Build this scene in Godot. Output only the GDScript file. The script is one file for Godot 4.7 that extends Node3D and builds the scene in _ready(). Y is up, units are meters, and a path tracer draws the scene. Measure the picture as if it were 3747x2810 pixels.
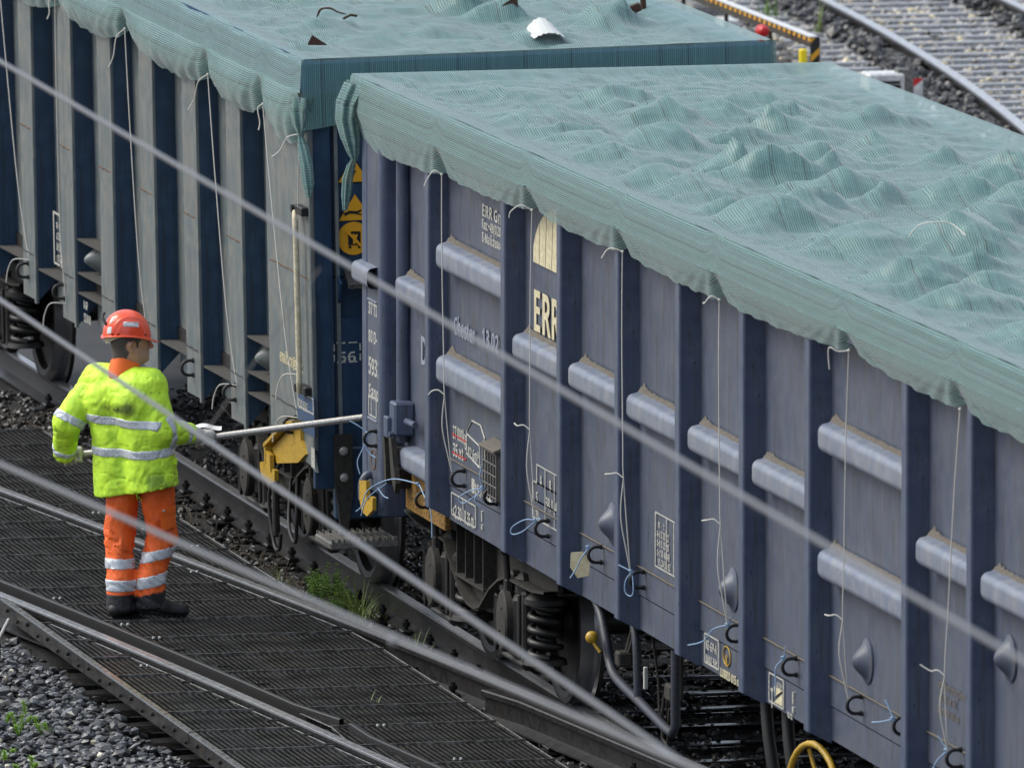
extends Node3D
# A rail yard on a wet grey day: two open freight wagons under green netting, a shunter with a long pole.
# World: x runs along the wagons towards the camera, z across towards the walkway, y = 0 at rail top; metres.

var M := {}
var taken := {}
var rng := RandomNumberGenerator.new()

class B:
	# collects triangles; faces are given with their outward side known
	var v := PackedVector3Array()
	var n := PackedVector3Array()
	var t := PackedVector2Array()
	var i := PackedInt32Array()
	func vert(p: Vector3, nn: Vector3, uv := Vector2.ZERO) -> int:
		v.append(p); n.append(nn); t.append(uv)
		return v.size() - 1
	func tri_idx(a: int, b: int, c: int) -> void:
		# wind clockwise as seen from the side that the normal points to
		var g := (v[b] - v[a]).cross(v[c] - v[a])
		if g.dot(n[a] + n[b] + n[c]) > 0.0:
			i.append_array([a, c, b])
		else:
			i.append_array([a, b, c])
	func face(pts: Array, inside: Vector3) -> void:
		# a flat convex face, facing away from the point inside
		var g: Vector3 = (pts[1] - pts[0]).cross(pts[2] - pts[0])
		if g.length() < 1e-12 and pts.size() > 3:
			g = (pts[2] - pts[0]).cross(pts[3] - pts[0])
		g = g.normalized()
		var mid := Vector3.ZERO
		for p in pts:
			mid += p
		mid /= pts.size()
		if g.dot(mid - inside) < 0.0:
			g = -g
		var k := v.size()
		for p in pts:
			vert(p, g, Vector2(p.x, p.y))
		for j in range(1, pts.size() - 1):
			tri_idx(k, k + j, k + j + 1)
	func box(c: Vector3, s: Vector3, b := 0.0, basis := Basis.IDENTITY) -> void:
		var h := s * 0.5
		if b <= 0.0:
			for ax in 3:
				for sg in [-1.0, 1.0]:
					var pts := []
					for q in [[-1.0, -1.0], [1.0, -1.0], [1.0, 1.0], [-1.0, 1.0]]:
						var p := Vector3.ZERO
						p[ax] = sg * h[ax]
						p[(ax + 1) % 3] = q[0] * h[(ax + 1) % 3]
						p[(ax + 2) % 3] = q[1] * h[(ax + 2) % 3]
						pts.append(c + basis * p)
					face(pts, c)
			return
		b = minf(b, minf(h.x, minf(h.y, h.z)) * 0.9)
		var g := h - Vector3(b, b, b)
		var at := func(sx: float, sy: float, sz: float, ax: int) -> Vector3:
			var p := Vector3(sx * g.x, sy * g.y, sz * g.z)
			p[ax] += b * [sx, sy, sz][ax]
			return c + basis * p
		for ax in 3:
			var u := (ax + 1) % 3
			var w := (ax + 2) % 3
			for sg in [-1.0, 1.0]:
				var pts := []
				for q in [[-1.0, -1.0], [1.0, -1.0], [1.0, 1.0], [-1.0, 1.0]]:
					var s3 := [0.0, 0.0, 0.0]
					s3[ax] = sg; s3[u] = q[0]; s3[w] = q[1]
					pts.append(at.call(s3[0], s3[1], s3[2], ax))
				face(pts, c)
			for su in [-1.0, 1.0]:
				for sw in [-1.0, 1.0]:
					var pts := []
					for k in [[-1.0, u], [1.0, u], [1.0, w], [-1.0, w]]:
						var s3 := [0.0, 0.0, 0.0]
						s3[ax] = k[0]; s3[u] = su; s3[w] = sw
						pts.append(at.call(s3[0], s3[1], s3[2], k[1]))
					face(pts, c)
		for sx in [-1.0, 1.0]:
			for sy in [-1.0, 1.0]:
				for sz in [-1.0, 1.0]:
					face([at.call(sx, sy, sz, 0), at.call(sx, sy, sz, 1), at.call(sx, sy, sz, 2)], c)
	func prism(poly: PackedVector2Array, depth: float, xf := Transform3D.IDENTITY) -> void:
		# a flat outline in the x-y plane of xf, drawn out along its z from 0 to depth
		var area := 0.0
		for k in poly.size():
			area += poly[k].cross(poly[(k + 1) % poly.size()])
		var idx := Geometry2D.triangulate_polygon(poly)
		for side in 2:
			var z := depth * side
			var nn := (xf.basis * Vector3(0, 0, (1.0 if side == 1 else -1.0) * signf(depth))).normalized()
			var k := v.size()
			for p in poly:
				vert(xf * Vector3(p.x, p.y, z), nn, p)
			for j in range(0, idx.size(), 3):
				tri_idx(k + idx[j], k + idx[j + 1], k + idx[j + 2])
		for k in poly.size():
			var p := poly[k]
			var q := poly[(k + 1) % poly.size()]
			var e := (q - p).normalized()
			var o := Vector2(e.y, -e.x) * signf(area)
			var nn := (xf.basis * Vector3(o.x, o.y, 0)).normalized()
			var a := vert(xf * Vector3(p.x, p.y, 0), nn, Vector2(p.x, 0))
			vert(xf * Vector3(q.x, q.y, 0), nn, Vector2(q.x, 0))
			vert(xf * Vector3(q.x, q.y, depth), nn, Vector2(q.x, depth))
			vert(xf * Vector3(p.x, p.y, depth), nn, Vector2(p.x, depth))
			tri_idx(a, a + 1, a + 2)
			tri_idx(a, a + 2, a + 3)
	func tube(path: Array, radius: Variant, sides := 8, closed := false, cap := true) -> void:
		# radius: one number, or an array with one number for each point
		var m := path.size()
		var up := Vector3(0.31, 0.9, 0.17).normalized()
		var first := v.size()
		var rows := m + (1 if closed else 0)
		for k in rows:
			var p: Vector3 = path[k % m]
			var a: Vector3 = path[(k - 1 + m) % m] if closed or k > 0 else p
			var b: Vector3 = path[(k + 1) % m] if closed or k < m - 1 else p
			var d := (b - a).normalized()
			var x := up.cross(d)
			if x.length() < 0.01:
				x = Vector3(1, 0, 0).cross(d)
			x = x.normalized()
			var y := d.cross(x)
			up = y
			var r: float = radius[k % m] if radius is Array or radius is PackedFloat32Array else radius
			for s in sides + 1:
				var an := TAU * s / sides
				var o := x * cos(an) + y * sin(an)
				vert(p + o * r, o, Vector2(float(s) / sides, float(k)))
		for k in rows - 1:
			for s in sides:
				var a := first + k * (sides + 1) + s
				tri_idx(a, a + 1, a + sides + 2)
				tri_idx(a, a + sides + 2, a + sides + 1)
		if cap and not closed:
			for e in 2:
				var k := 0 if e == 0 else m - 1
				var pts := []
				for s in sides:
					pts.append(v[first + k * (sides + 1) + s])
				face(pts, path[1] if e == 0 else path[m - 2])
	func lathe(profile: Array, xf := Transform3D.IDENTITY, segs := 20) -> void:
		# profile: [radius, height] pairs turned about the y axis of xf; pieces are smooth along the turn, edged along the profile
		for k in profile.size() - 1:
			var a: Array = profile[k]
			var b: Array = profile[k + 1]
			var e := Vector2(b[0] - a[0], b[1] - a[1])
			if e.length() < 1e-6:
				continue
			var o := Vector2(e.y, -e.x).normalized()
			var first := v.size()
			for s in segs + 1:
				var an := TAU * s / segs
				var c := Vector3(cos(an), 0, sin(an))
				var nn := (xf.basis * (c * o.x + Vector3(0, o.y, 0))).normalized()
				vert(xf * (c * a[0] + Vector3(0, a[1], 0)), nn, Vector2(float(s) / segs, a[1]))
				vert(xf * (c * b[0] + Vector3(0, b[1], 0)), nn, Vector2(float(s) / segs, b[1]))
			for s in segs:
				var q := first + s * 2
				tri_idx(q, q + 1, q + 3)
				tri_idx(q, q + 3, q + 2)
	func ball(c: Vector3, r: Vector3, segs := 12, rows := 8, basis := Basis.IDENTITY) -> void:
		var first := v.size()
		for a in rows + 1:
			var th := PI * a / rows
			for s in segs + 1:
				var an := TAU * s / segs
				var d := Vector3(sin(th) * cos(an), cos(th), sin(th) * sin(an))
				vert(c + basis * (d * r), (basis * (d / r)).normalized(), Vector2(float(s) / segs, float(a) / rows))
		for a in rows:
			for s in segs:
				var q := first + a * (segs + 1) + s
				tri_idx(q, q + 1, q + segs + 2)
				tri_idx(q, q + segs + 2, q + segs + 1)
	func sheet(nu: int, nv: int, f: Callable, up := Vector3.UP) -> void:
		# a smooth grid surface; f(u, v) with u, v in 0..1 gives [position, uv]
		var first := v.size()
		for a in nv + 1:
			for b in nu + 1:
				var r: Array = f.call(float(b) / nu, float(a) / nv)
				vert(r[0], Vector3.ZERO, r[1])
		var w := nu + 1
		for a in nv + 1:
			for b in nu + 1:
				var k := first + a * w + b
				var dx := v[first + a * w + mini(b + 1, nu)] - v[first + a * w + maxi(b - 1, 0)]
				var dy := v[first + mini(a + 1, nv) * w + b] - v[first + maxi(a - 1, 0) * w + b]
				var g := dx.cross(dy).normalized()
				n[k] = g if g.dot(up) >= 0.0 else -g
		for a in nv:
			for b in nu:
				var k := first + a * w + b
				tri_idx(k, k + 1, k + w + 1)
				tri_idx(k, k + w + 1, k + w)
	func add(o: B, xf := Transform3D.IDENTITY) -> void:
		var k := v.size()
		var nb := xf.basis.inverse().transposed()
		for j in o.v.size():
			v.append(xf * o.v[j]); n.append((nb * o.n[j]).normalized()); t.append(o.t[j])
		for j in o.i:
			i.append(j + k)
	func mesh() -> ArrayMesh:
		var arr := []
		arr.resize(Mesh.ARRAY_MAX)
		arr[Mesh.ARRAY_VERTEX] = v
		arr[Mesh.ARRAY_NORMAL] = n
		arr[Mesh.ARRAY_TEX_UV] = t
		arr[Mesh.ARRAY_INDEX] = i
		var m := ArrayMesh.new()
		m.add_surface_from_arrays(Mesh.PRIMITIVE_TRIANGLES, arr)
		return m

func numbered(called: String) -> String:
	var c: int = taken.get(called, 0)
	taken[called] = c + 1
	return called if c == 0 else "%s_%03d" % [called, c]

func tag(o: Node, label: String, category: String, group := "") -> Node:
	o.set_meta("label", label)
	o.set_meta("category", category)
	if group:
		o.set_meta("group", group)
	return o

func thing(called: String, label: String, category: String, at := Vector3.ZERO, turn := 0.0, group := "") -> Node3D:
	var o := Node3D.new()
	o.name = numbered(called)
	add_child(o)
	o.position = at
	o.rotation.y = turn
	tag(o, label, category, group)
	return o

func obj(called: String, shape: Variant, mat: Material, parent: Node = self, at := Vector3.ZERO) -> MeshInstance3D:
	var o := MeshInstance3D.new()
	o.mesh = shape.mesh() if shape is B else shape
	o.material_override = mat
	o.position = at
	if parent == self:
		o.name = numbered(called)
		add_child(o)
	else:
		var c := 0
		var nm := called
		while parent.has_node(NodePath(nm)):
			c += 1
			nm = "%s_%03d" % [called, c]
		o.name = nm
		parent.add_child(o)
	return o

func struct(called: String, shape: Variant, mat: Material, at := Vector3.ZERO) -> MeshInstance3D:
	var o := obj(called, shape, mat, self, at)
	o.set_meta("kind", "structure")
	return o

func curve(points: Array, steps := 6) -> Array:
	# a smooth path through the points
	var out := []
	var m := points.size()
	for k in m - 1:
		var p0: Vector3 = points[maxi(k - 1, 0)]
		var p1: Vector3 = points[k]
		var p2: Vector3 = points[k + 1]
		var p3: Vector3 = points[mini(k + 2, m - 1)]
		for s in steps:
			var f := float(s) / steps
			out.append(p1.cubic_interpolate(p2, p0, p3, f))
	out.append(points[m - 1])
	return out

func lettering(called: String, text: String, height: float, at: Vector3, mat: Material, parent: Node, wide := 1.0, centred := false, turn := Basis.IDENTITY, bold := false) -> MeshInstance3D:
	# flat letters facing +z; height is that of a capital letter
	var m := TextMesh.new()
	var f := SystemFont.new()
	f.font_names = PackedStringArray(["Droid Sans"])
	f.font_weight = 700
	if bold:
		f.font_names = PackedStringArray(["Droid Sans"])
	m.font = f
	m.text = text
	m.font_size = 32
	m.pixel_size = height / 23.0
	m.depth = 0.0016
	m.curve_step = 2.0
	m.horizontal_alignment = HORIZONTAL_ALIGNMENT_CENTER if centred else HORIZONTAL_ALIGNMENT_LEFT
	var o := obj(called, m, mat, parent, at)
	o.transform = Transform3D(turn * Basis.from_scale(Vector3(wide, 1, 1)), at)
	return o

func S(c: float, g := -1.0, b := -1.0) -> Color:
	# a real-world (linear) base colour
	return Color(c, c if g < 0.0 else g, c if b < 0.0 else b).linear_to_srgb()

func plain(c: Color, rough := 0.7, metal := 0.0) -> StandardMaterial3D:
	var m := StandardMaterial3D.new()
	m.albedo_color = c
	m.roughness = rough
	m.metallic = metal
	return m

func fast_noise(seed_: int, freq: float, octaves := 4) -> FastNoiseLite:
	var f := FastNoiseLite.new()
	f.seed = seed_
	f.noise_type = FastNoiseLite.TYPE_SIMPLEX_SMOOTH
	f.frequency = freq
	f.fractal_octaves = octaves
	return f

func mottled(cols: Array, offs: Array, rough: float, scale: float, seed_: int, freq := 0.012, bump := 0.0, metal := 0.0) -> StandardMaterial3D:
	# speckled colour from noise, laid on triplanar; scale = repeats per metre
	var g := Gradient.new()
	g.colors = PackedColorArray(cols)
	g.offsets = PackedFloat32Array(offs)
	var tx := NoiseTexture2D.new()
	tx.width = 512; tx.height = 512
	tx.seamless = true
	tx.noise = fast_noise(seed_, freq, 5)
	tx.color_ramp = g
	var m := plain(Color.WHITE, rough, metal)
	m.albedo_texture = tx
	m.uv1_triplanar = true
	m.uv1_scale = Vector3(scale, scale, scale)
	if bump > 0.0:
		var h := NoiseTexture2D.new()
		h.width = 512; h.height = 512
		h.seamless = true
		h.noise = fast_noise(seed_ + 7, freq * 2.0, 4)
		m.heightmap_enabled = true
		m.heightmap_texture = h
		m.heightmap_scale = bump
	return m

func painted(base: Color, worn: Color, dirt: Color, chip: Color, seed_: int, worn_amount: float, streak: float, rough := 0.45, w := 384, tile := 1.6) -> StandardMaterial3D:
	# weathered paint: worn patches, run-down streaks of dirt, small chips; one tile is `tile` metres
	var im := Image.create(w, w, false, Image.FORMAT_RGB8)
	var big := fast_noise(seed_, 1.0, 4)
	var run := fast_noise(seed_ + 1, 1.0, 3)
	var fine := fast_noise(seed_ + 2, 1.0, 2)
	for y in w:
		for x in w:
			# wrapped onto a torus-like path so that the tile repeats without a seam
			var a := TAU * x / w
			var b := TAU * y / w
			var p := Vector3(cos(a), sin(a), cos(b)) * 1.1 + Vector3(0, 0, sin(b) * 0.7)
			var c := base.lerp(worn, clampf(worn_amount + big.get_noise_3d(p.x * 1.6, p.y * 1.6, p.z * 1.6) * 0.9, 0.0, 1.0))
			var s := run.get_noise_3d(cos(a) * 9.0, sin(a) * 9.0, cos(b) * 0.7)
			c = c.lerp(dirt, clampf((s - 0.12) * 2.2, 0.0, 1.0) * streak)
			var f := fine.get_noise_3d(cos(a) * 14.0 + 5.0, sin(a) * 14.0, cos(b) * 9.0 + sin(b) * 4.0)
			if f > 0.62:
				c = c.lerp(chip, minf(1.0, (f - 0.62) * 9.0))
			elif f < -0.5:
				c = c.lerp(dirt, minf(0.4, (-0.5 - f) * 2.0) * streak)
			im.set_pixel(x, y, c)
	var m := plain(Color.WHITE, rough)
	m.albedo_texture = ImageTexture.create_from_image(im)
	m.uv1_triplanar = true
	m.uv1_triplanar_sharpness = 8.0
	m.uv1_scale = Vector3.ONE / tile
	return m

func make_materials() -> void:
	M.erf = painted(Color(0.265, 0.30, 0.375), Color(0.325, 0.35, 0.405), Color(0.265, 0.25, 0.24), Color(0.13, 0.12, 0.13), 11, 0.45, 0.85)
	M.erf_post = painted(Color(0.255, 0.30, 0.395), Color(0.33, 0.365, 0.44), Color(0.25, 0.24, 0.245), Color(0.12, 0.13, 0.22), 15, 0.4, 0.5, 0.4)
	M.erf_web = M.erf_post
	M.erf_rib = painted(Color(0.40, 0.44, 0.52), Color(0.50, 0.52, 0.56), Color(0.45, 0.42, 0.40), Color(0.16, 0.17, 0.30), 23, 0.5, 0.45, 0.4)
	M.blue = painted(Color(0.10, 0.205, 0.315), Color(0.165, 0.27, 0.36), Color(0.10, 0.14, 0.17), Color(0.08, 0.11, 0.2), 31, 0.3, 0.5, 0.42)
	M.blue_grey = painted(Color(0.335, 0.385, 0.41), Color(0.455, 0.465, 0.45), Color(0.36, 0.33, 0.30), Color(0.12, 0.2, 0.3), 37, 0.55, 0.6, 0.45)
	M.dust = mottled([Color(0.33, 0.31, 0.285), Color(0.46, 0.435, 0.40), Color(0.24, 0.23, 0.215)], [0.25, 0.55, 0.8], 0.95, 5.0, 41, 0.03, 0.4)
	M.bogie = mottled([Color(0.085, 0.082, 0.08), Color(0.14, 0.135, 0.13), Color(0.12, 0.11, 0.10)], [0.3, 0.55, 0.8], 0.6, 1.2, 43, 0.02)
	M.bogie_dirt = mottled([Color(0.135, 0.128, 0.115), Color(0.195, 0.18, 0.155), Color(0.10, 0.098, 0.095)], [0.3, 0.55, 0.8], 0.8, 1.5, 44, 0.02)
	M.spring = mottled([Color(0.10, 0.10, 0.10), Color(0.155, 0.15, 0.145)], [0.3, 0.7], 0.5, 2.0, 45, 0.02)
	M.wheel = mottled([Color(0.10, 0.09, 0.085), Color(0.16, 0.14, 0.125)], [0.3, 0.7], 0.55, 1.5, 46, 0.02)
	M.tread = plain(Color(0.55, 0.55, 0.56), 0.3, 0.9)
	M.black = plain(Color(0.075, 0.075, 0.08), 0.5)
	M.rubber = plain(Color(0.10, 0.10, 0.105), 0.6)
	M.iron = mottled([Color(0.11, 0.11, 0.12), Color(0.18, 0.175, 0.17)], [0.3, 0.7], 0.45, 3.0, 47, 0.02)
	M.rail_side = mottled([Color(0.12, 0.12, 0.125), Color(0.195, 0.19, 0.195), Color(0.15, 0.14, 0.13)], [0.3, 0.55, 0.8], 0.35, 1.0, 51, 0.015)
	M.rail_top = mottled([Color(0.60, 0.60, 0.61), Color(0.74, 0.74, 0.75)], [0.3, 0.7], 0.3, 1.5, 52, 0.02, 0.0, 0.65)
	M.sleeper = mottled([Color(0.05, 0.045, 0.04), Color(0.085, 0.08, 0.075), Color(0.13, 0.125, 0.12)], [0.25, 0.6, 0.9], 0.5, 1.3, 53, 0.03, 0.5)
	M.ground = mottled([Color(0.04, 0.038, 0.036), Color(0.075, 0.07, 0.066), Color(0.12, 0.115, 0.11)], [0.2, 0.55, 0.85], 0.6, 1.6, 54, 0.05, 1.5)
	M.stone = plain(Color.WHITE, 0.4)
	M.stone.vertex_color_use_as_albedo = true
	M.grate = mottled([Color(0.12, 0.12, 0.118), Color(0.33, 0.328, 0.32), Color(0.22, 0.21, 0.195)], [0.25, 0.6, 0.85], 0.35, 0.4, 55, 0.015, 0.0, 0.2)
	M.lit_edge = mottled([Color(0.28, 0.278, 0.27), Color(0.46, 0.455, 0.445)], [0.3, 0.7], 0.25, 1.2, 83, 0.03)  # paler grating steel: light on the edges is put into the colour
	M.frame = mottled([Color(0.13, 0.125, 0.12), Color(0.22, 0.215, 0.205), Color(0.24, 0.21, 0.15)], [0.3, 0.6, 0.85], 0.25, 0.8, 56, 0.012, 0.0, 0.3)
	M.bolt = plain(Color(0.10, 0.095, 0.09), 0.4)
	M.rope = plain(Color(0.80, 0.79, 0.76), 0.8)
	M.twine = plain(Color(0.55, 0.66, 0.78), 0.7)
	M.white = plain(Color(0.74, 0.75, 0.74), 0.6)
	M.cream = mottled([Color(0.72, 0.68, 0.55), Color(0.80, 0.77, 0.65)], [0.3, 0.7], 0.6, 3.0, 57)
	M.stencil = mottled([Color(0.60, 0.60, 0.58), Color(0.72, 0.72, 0.69)], [0.3, 0.7], 0.6, 6.0, 58)
	M.chalk = plain(Color(0.50, 0.53, 0.59), 0.9)
	M.red = plain(Color(0.62, 0.14, 0.14), 0.6)
	M.yellow = mottled([Color(0.62, 0.49, 0.12), Color(0.74, 0.60, 0.18), Color(0.48, 0.37, 0.11)], [0.25, 0.55, 0.9], 0.45, 3.0, 59, 0.02)
	M.sign = plain(Color(0.86, 0.62, 0.10), 0.5)
	M.yellow_dirty = mottled([Color(0.30, 0.22, 0.10), Color(0.62, 0.46, 0.16), Color(0.25, 0.19, 0.11)], [0.3, 0.6, 0.85], 0.6, 3.0, 60, 0.02)
	M.ivory = mottled([Color(0.70, 0.66, 0.55), Color(0.80, 0.77, 0.68)], [0.3, 0.7], 0.5, 4.0, 61)
	M.pole = mottled([Color(0.52, 0.51, 0.49), Color(0.80, 0.79, 0.77)], [0.3, 0.6], 0.35, 5.0, 62, 0.04, 0.0, 0.6)
	M.cable = plain(Color(0.42, 0.43, 0.45), 0.5, 0.3)
	M.step = mottled([Color(0.34, 0.33, 0.32), Color(0.44, 0.43, 0.41)], [0.3, 0.7], 0.5, 4.0, 63)
	M.plant = plain(Color(0.27, 0.39, 0.13), 0.6)
	M.plant.backlight_enabled = true
	M.plant.backlight = Color(0.25, 0.35, 0.1)
	M.plant_pale = plain(Color(0.40, 0.47, 0.25), 0.6)
	M.plant_pale.backlight_enabled = true
	M.plant_pale.backlight = Color(0.3, 0.35, 0.15)
	M.dry = plain(Color(0.36, 0.31, 0.26), 0.8)
	M.leaf_dead = plain(Color(0.36, 0.35, 0.34), 0.5)
	M.rust = mottled([Color(0.16, 0.09, 0.06), Color(0.30, 0.18, 0.12), Color(0.22, 0.19, 0.17)], [0.25, 0.55, 0.85], 0.8, 6.0, 64, 0.03)
	M.rust_line = plain(Color(0.36, 0.27, 0.21), 0.9)
	M.grime_seam = plain(Color(0.14, 0.14, 0.15), 0.8)
	M.sand = mottled([Color(0.42, 0.38, 0.33), Color(0.55, 0.51, 0.45), Color(0.36, 0.34, 0.32)], [0.25, 0.55, 0.8], 0.8, 0.5, 70, 0.02, 2.0)
	M.gravel_bed = mottled([Color(0.13, 0.125, 0.12), Color(0.30, 0.28, 0.25), Color(0.45, 0.42, 0.37)], [0.25, 0.55, 0.85], 0.7, 1.2, 71, 0.05, 3.0)
	M.steel_sleeper = mottled([Color(0.52, 0.52, 0.53), Color(0.66, 0.66, 0.67), Color(0.40, 0.39, 0.38)], [0.3, 0.6, 0.9], 0.3, 1.5, 72, 0.03)
	M.wet_white = mottled([Color(0.70, 0.70, 0.70), Color(0.82, 0.82, 0.81)], [0.3, 0.7], 0.3, 2.0, 73)
	M.concrete = mottled([Color(0.33, 0.33, 0.32), Color(0.46, 0.46, 0.45)], [0.3, 0.7], 0.6, 2.0, 74, 0.03)
	M.yellow_bright = plain(Color(0.93, 0.83, 0.10), 0.5)
	M.red_bright = plain(Color(0.75, 0.10, 0.12), 0.4)
	M.plant_lime = plain(Color(0.42, 0.58, 0.14), 0.6)
	M.plant_lime.backlight_enabled = true
	M.plant_lime.backlight = Color(0.4, 0.5, 0.1)
	M.helmet = plain(Color(0.94, 0.31, 0.15), 0.3)
	M.helmet.clearcoat_enabled = true
	M.helmet.clearcoat = 0.5
	M.helmet.clearcoat_roughness = 0.15
	M.hi_orange = plain(Color(0.94, 0.42, 0.12), 0.65)
	M.lime = plain(Color(0.76, 0.95, 0.14), 0.62)
	M.name_blue = plain(Color(0.17, 0.27, 0.40), 0.5)
	M.wet_sleeper = mottled([Color(0.05, 0.045, 0.04), Color(0.10, 0.095, 0.09), Color(0.16, 0.155, 0.15)], [0.25, 0.55, 0.85], 0.22, 1.3, 82, 0.03)
	M.scrap_heap = mottled([Color(0.13, 0.115, 0.105), Color(0.24, 0.215, 0.20), Color(0.34, 0.32, 0.30)], [0.25, 0.55, 0.85], 0.8, 1.4, 84, 0.03)
	M.pipe_shaded_dirty = mottled([Color(0.15, 0.165, 0.21), Color(0.21, 0.23, 0.28), Color(0.15, 0.145, 0.14)], [0.3, 0.55, 0.85], 0.5, 2.0, 85, 0.02)  # the wagon's blue with dirt, darkened for the shade under the body
	M.gusset = mottled([Color(0.20, 0.195, 0.185), Color(0.29, 0.28, 0.265), Color(0.17, 0.18, 0.19)], [0.25, 0.55, 0.85], 0.8, 2.0, 81, 0.03)
	M.faded_print = plain(Color(0.40, 0.385, 0.38), 0.9)
	M.tape = mottled([Color(0.72, 0.74, 0.77), Color(0.84, 0.86, 0.88), Color(0.64, 0.66, 0.69)], [0.3, 0.55, 0.85], 0.35, 4.0, 80, 0.02, 0.0, 0.1)
	M.boot = plain(Color(0.075, 0.075, 0.08), 0.55)
	M.paper = plain(Color(0.88, 0.88, 0.88), 0.6)
	# wagon load netting: a knitted shade cloth, its ribs run along the wagon
	M.net = net_material()
	M.blue_rim = painted(Color(0.17, 0.34, 0.54), Color(0.24, 0.38, 0.54), Color(0.14, 0.16, 0.18), Color(0.2, 0.17, 0.15), 39, 0.3, 0.4)

func net_material() -> StandardMaterial3D:
	# uv in metres: u along the wagon, v across the cloth; one tile is 0.3 m by 1.2 m, its knitted ribs 12 mm apart
	var w := 192
	var h := 1000
	var im := Image.create(w, h, false, Image.FORMAT_RGBA8)
	var r := RandomNumberGenerator.new()
	r.seed = 77
	var seam := {}
	for y in [60, 75, 262, 390, 403, 610, 840]:
		for q in 4:
			seam[y + q] = true
	var row_tone := fast_noise(9, 0.05, 3)
	for y in h:
		var rib := y % 10
		var tone := 0.97 + 0.12 * row_tone.get_noise_1d(y)
		for x in w:
			var g := tone + r.randf_range(-0.12, 0.12)
			var c := Color(0.345, 0.505, 0.50)
			var al := 0.86
			if rib < 3:
				al = 0.42                      # the open ladder between two ribs
			if r.randf() < 0.005:
				g += 0.4                       # sparkle of raindrops in the mesh, painted as paler dots
			if seam.has(y):
				c = Color(0.20, 0.30, 0.295)
			im.set_pixel(x, y, Color(c.r * g, c.g * g, c.b * g, clampf(al + r.randf_range(-0.1, 0.05), 0.05, 1.0)))
	var m := plain(Color.WHITE, 0.5)
	m.albedo_texture = ImageTexture.create_from_image(im)
	m.transparency = BaseMaterial3D.TRANSPARENCY_ALPHA
	m.rim_enabled = true
	m.rim = 0.6
	m.rim_tint = 0.6
	m.uv1_scale = Vector3(1.0 / 0.3, 1.0 / 1.2, 1)
	m.backlight_enabled = true
	m.backlight = Color(0.04, 0.06, 0.06)
	return m

# ------------------------------------------------------------------ wagon pieces

func post_shape(x0: float, x1: float, z0: float, z1: float, y0: float, y1: float, lift := 0.06, r := 0.018) -> B:
	# an upright hat section, rounded on its outer corners, its foot cut on a slant
	var poly := PackedVector2Array([Vector2(x0, z0)])
	for k in 5:
		var a := PI * 0.5 * k / 4.0
		poly.append(Vector2(x0 + r - r * cos(a), z1 - r + r * sin(a)))
	for k in 5:
		var a := PI * 0.5 * k / 4.0
		poly.append(Vector2(x1 - r + r * sin(a), z1 - r + r * cos(a)))
	poly.append(Vector2(x1, z0))
	var b := B.new()
	# outline lies in x-z: map prism x->x, y->z, z->y (up)
	b.prism(poly, y1 - y0, Transform3D(Basis(Vector3(1, 0, 0), Vector3(0, 0, 1), Vector3(0, 1, 0)), Vector3(0, y0, 0)))
	for k in b.v.size():
		if b.v[k].y < y0 + 0.01:
			b.v[k].y += lift * (b.v[k].z - z0) / maxf(0.01, z1 - z0)
	return b

func panel_shape(x0: float, x1: float, y0: float, y1: float, z: float, seed_: int, thick := 0.02) -> B:
	# steel sheet between two posts, slightly dished and uneven
	var f := fast_noise(seed_, 1.3, 2)
	var b := B.new()
	b.sheet(14, 22, func(u: float, w: float):
		var x := lerpf(x0, x1, u)
		var y := lerpf(y0, y1, w)
		var e := sin(u * PI) * sin(w * PI)
		return [Vector3(x, y, z + e * (-0.008 + 0.012 * f.get_noise_2d(x * 1.4, y * 1.2))), Vector2(x, y)], Vector3(0, 0, 1))
	b.box(Vector3((x0 + x1) * 0.5, (y0 + y1) * 0.5, z - thick), Vector3(x1 - x0, y1 - y0, thick))
	return b

func rib_shape(x0: float, x1: float, yc: float, h: float, z0: float, z1: float, round_start := true) -> B:
	# rounded stiffening rail between posts; its start is closed by a rounded end
	var prof := []
	var r := h * 0.3
	prof.append(Vector2(z0, yc + h * 0.5 + 0.015))
	for k in 6:
		var a := PI * 0.5 * k / 5.0
		prof.append(Vector2(z1 - r + r * sin(a), yc + h * 0.5 - r + r * cos(a)))
	for k in 6:
		var a := PI * 0.5 * k / 5.0
		prof.append(Vector2(z1 - r + r * cos(a), yc - h * 0.5 + r - r * sin(a)))
	prof.append(Vector2(z0, yc - h * 0.5 - 0.01))
	var b := B.new()
	var xs := [[x0, 0.0], [x0 + 0.004, 0.45], [x0 + 0.018, 0.78], [x0 + 0.045, 0.96], [x0 + 0.08, 1.0], [x1, 1.0]]
	if not round_start:
		xs = [[x0, 1.0], [x1, 1.0]]
	var nu := xs.size() - 1
	b.sheet(nu, prof.size() - 1, func(u: float, w: float):
		var e: Array = xs[int(round(u * nu))]
		var p: Vector2 = prof[int(round(w * (prof.size() - 1)))]
		var k: float = e[1]
		return [Vector3(e[0], yc + (p.y - yc) * lerpf(0.75, 1.0, k), z0 + (p.x - z0) * k), Vector2(e[0], p.y)], Vector3(0, 0.4, 1))
	return b

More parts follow.
